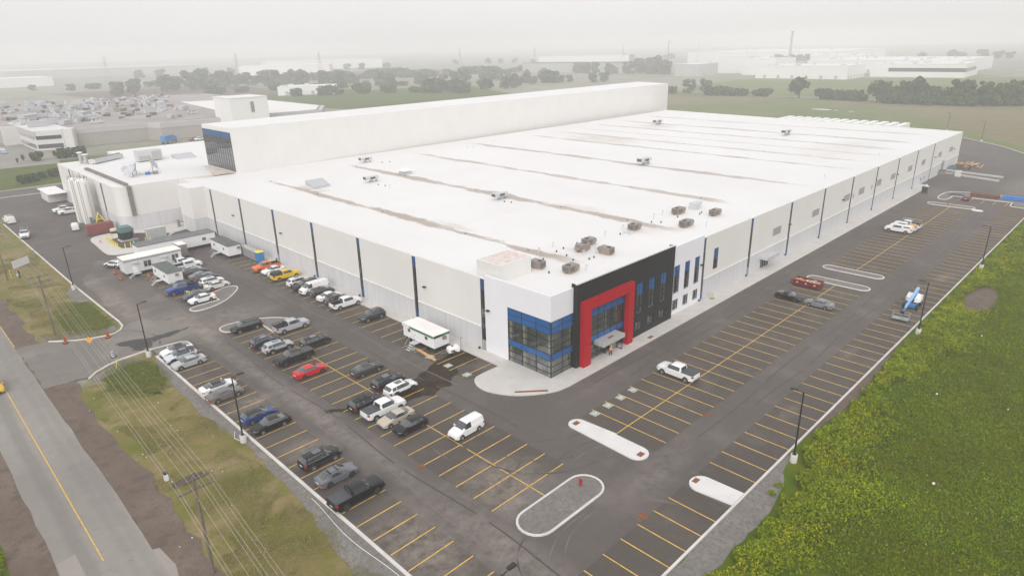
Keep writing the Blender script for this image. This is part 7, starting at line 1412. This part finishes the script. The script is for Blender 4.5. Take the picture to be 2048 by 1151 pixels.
# litter on the verges
lt = MB(); r_ = random.Random(6)
for k in range(50):
    x = r_.uniform(-46.5, -38) if k % 3 else r_.uniform(-48.5, -45); y = r_.uniform(-12, 115)
    if 48 < y < 69: continue
    s_ = r_.uniform(.02, .06); lt.box(x - s_, y - s_ * .7, -.03, x + s_, y + s_ * .7, .03 + s_ * .5)
for k in range(8): x = r_.uniform(5, 60); y = r_.uniform(-55, -38); s_ = r_.uniform(.05, .12); lt.box(x - s_, y - s_, .25, x + s_, y + s_, .4)
tag(lt.build('litter', 'refl_white'), 'scraps of pale litter scattered on the grass', kind='stuff')

# ================================================================== PERSON
pz = thing('person', 'person in orange vest and green helmet walking out of the glass doors', 'person', (11.2, -1.9, .13), R(-100))
def skin(name, verts, edges, radii, mat, parent, root=0, sub=1):
    me = bpy.data.meshes.new(name); me.from_pydata(verts, edges, []); me.materials.append(M[mat]); o = link(name, me, parent)
    md_ = o.modifiers.new('skin', 'SKIN'); md_.use_smooth_shade = True
    for i, r in enumerate(radii): me.skin_vertices[0].data[i].radius = (r, r) if not isinstance(r, tuple) else r; me.skin_vertices[0].data[i].use_root = (i == root)
    s_ = o.modifiers.new('sub', 'SUBSURF'); s_.levels = sub; s_.render_levels = sub; return o
bv = [(0, 0, .95), (0, 0, 1.12), (0, 0, 1.32), (0, 0, 1.47), (.01, 0, 1.55), (.02, 0, 1.66), (0, .10, .88), (.12, .11, .50), (-.02, .12, .10), (.12, .12, .04), (0, -.10, .88), (-.08, -.11, .50), (-.22, -.12, .12), (-.1, -.12, .05),
      (0, .19, 1.42), (.02, .26, 1.15), (.16, .24, .95), (.24, .22, .88), (0, -.19, 1.42), (-.02, -.27, 1.15), (.12, -.26, .96), (.2, -.24, .9)]
be = [(0, 1), (1, 2), (2, 3), (3, 4), (4, 5), (0, 6), (6, 7), (7, 8), (8, 9), (0, 10), (10, 11), (11, 12), (12, 13), (3, 14), (14, 15), (15, 16), (16, 17), (3, 18), (18, 19), (19, 20), (20, 21)]
br = [(.12, .15), (.11, .14), (.12, .17), (.09, .12), .055, (.085, .10), .085, .06, .045, .045, .085, .06, .045, .045, .06, .048, .036, .035, .06, .048, .036, .035]
for (wx, wy, wz, sg) in ((.24, .22, .88, 1), (.2, -.24, .9, -1)):
    base = 17 if sg > 0 else 21
    for k in range(4): bv.append((wx + .08 - .008 * abs(k - 1.5), wy + (k - 1.5) * .02, wz - .05)); be.append((base, len(bv) - 1)); br.append(.009)
    bv.append((wx + .03, wy - sg * .055, wz - .01)); be.append((base, len(bv) - 1)); br.append(.010)
skin('body', bv, be, br, 'skin', pz)
skin('trousers', [(0, 0, .95), (0, .10, .87), (.12, .11, .50), (0, .12, .13), (0, -.10, .87), (-.08, -.11, .50), (-.2, -.12, .15), (0, 0, 1.03)], [(0, 1), (1, 2), (2, 3), (0, 4), (4, 5), (5, 6), (0, 7)], [(.135, .165), .105, .08, .065, .105, .08, .065, (.13, .16)], 'trousers', pz)
skin('hi_vis_vest', [(0, 0, 1.02), (0, 0, 1.2), (0, 0, 1.36), (0, 0, 1.48), (0, .18, 1.43), (.02, .27, 1.18), (0, -.18, 1.43), (-.02, -.28, 1.18)], [(0, 1), (1, 2), (2, 3), (2, 4), (4, 5), (2, 6), (6, 7)], [(.15, .18), (.145, .18), (.15, .2), (.09, .11), .085, .07, .085, .07], 'hi_vis', pz)
MB().lathe([(.165, 0), (.13, .02), (.128, .06), (.09, .12), (0, .14)], 16, 0, (.02, 0, 1.70)).build('helmet', 'helmet', pz, 60)
MB().box(.10, .03, 1.645, .125, .055, 1.66).box(.10, -.055, 1.645, .125, -.03, 1.66).box(.1, -.03, 1.585, .12, .03, 1.595).build('face', 'dark_trim', pz); MB().box(-.165, -.19, 1.14, .165, .19, 1.18).build('reflective_band', 'refl_white', pz)

# ================================================================== HAZE
ma = bpy.data.materials.new('haze'); ma.use_nodes = True; t = ma.node_tree; t.nodes.remove(t.nodes['Principled BSDF'])
pvn = t.nodes.new('ShaderNodeVolumePrincipled'); pvn.inputs['Density'].default_value = 0.00066; pvn.inputs['Color'].default_value = (.97, .97, .975, 1); pvn.inputs['Anisotropy'].default_value = 0.0
t.links.new(pvn.outputs[0], [n for n in t.nodes if n.type == 'OUTPUT_MATERIAL'][0].inputs['Volume']); M['haze'] = ma
tag(MB().box(-700, -700, -1.2, 4190, 4190, 62).build('haze', 'haze'), kind='stuff')
# tell look-alikes apart by their order across the photograph
from collections import defaultdict
bpy.context.view_layer.update(); gl = defaultdict(list)
for o in C.objects:
    if o.parent is None and 'category' in o and 'label' in o: gl[o['label']].append(o)
ON = 'first second third fourth fifth sixth seventh eighth ninth tenth eleventh twelfth thirteenth fourteenth fifteenth sixteenth seventeenth eighteenth nineteenth twentieth'.split()
TN = 'twenty thirty forty'.split()
def ordn(i, n):
    if i == n - 1: return 'rightmost'
    if i == 0: return 'leftmost'
    if i < 20: return ON[i] + ' from left'
    return TN[(i + 1) // 10 - 2] + ('' if (i + 1) % 10 == 0 else '-' + ON[(i + 1) % 10 - 1]) + ' from left'
def scr(o):
    v = o.matrix_world.translation
    if o.type == 'MESH' and v.length < .01: v = sum((Vector(c) for c in o.bound_box), Vector()) / 8
    v = v - camo.matrix_world.translation; return v.dot(R2) / v.dot(F_)
for lb, os_ in gl.items():
    if 1 < len(os_) <= 45:
        for i, o in enumerate(sorted(os_, key=scr)): o['label'] = lb + ', ' + ordn(i, len(os_))
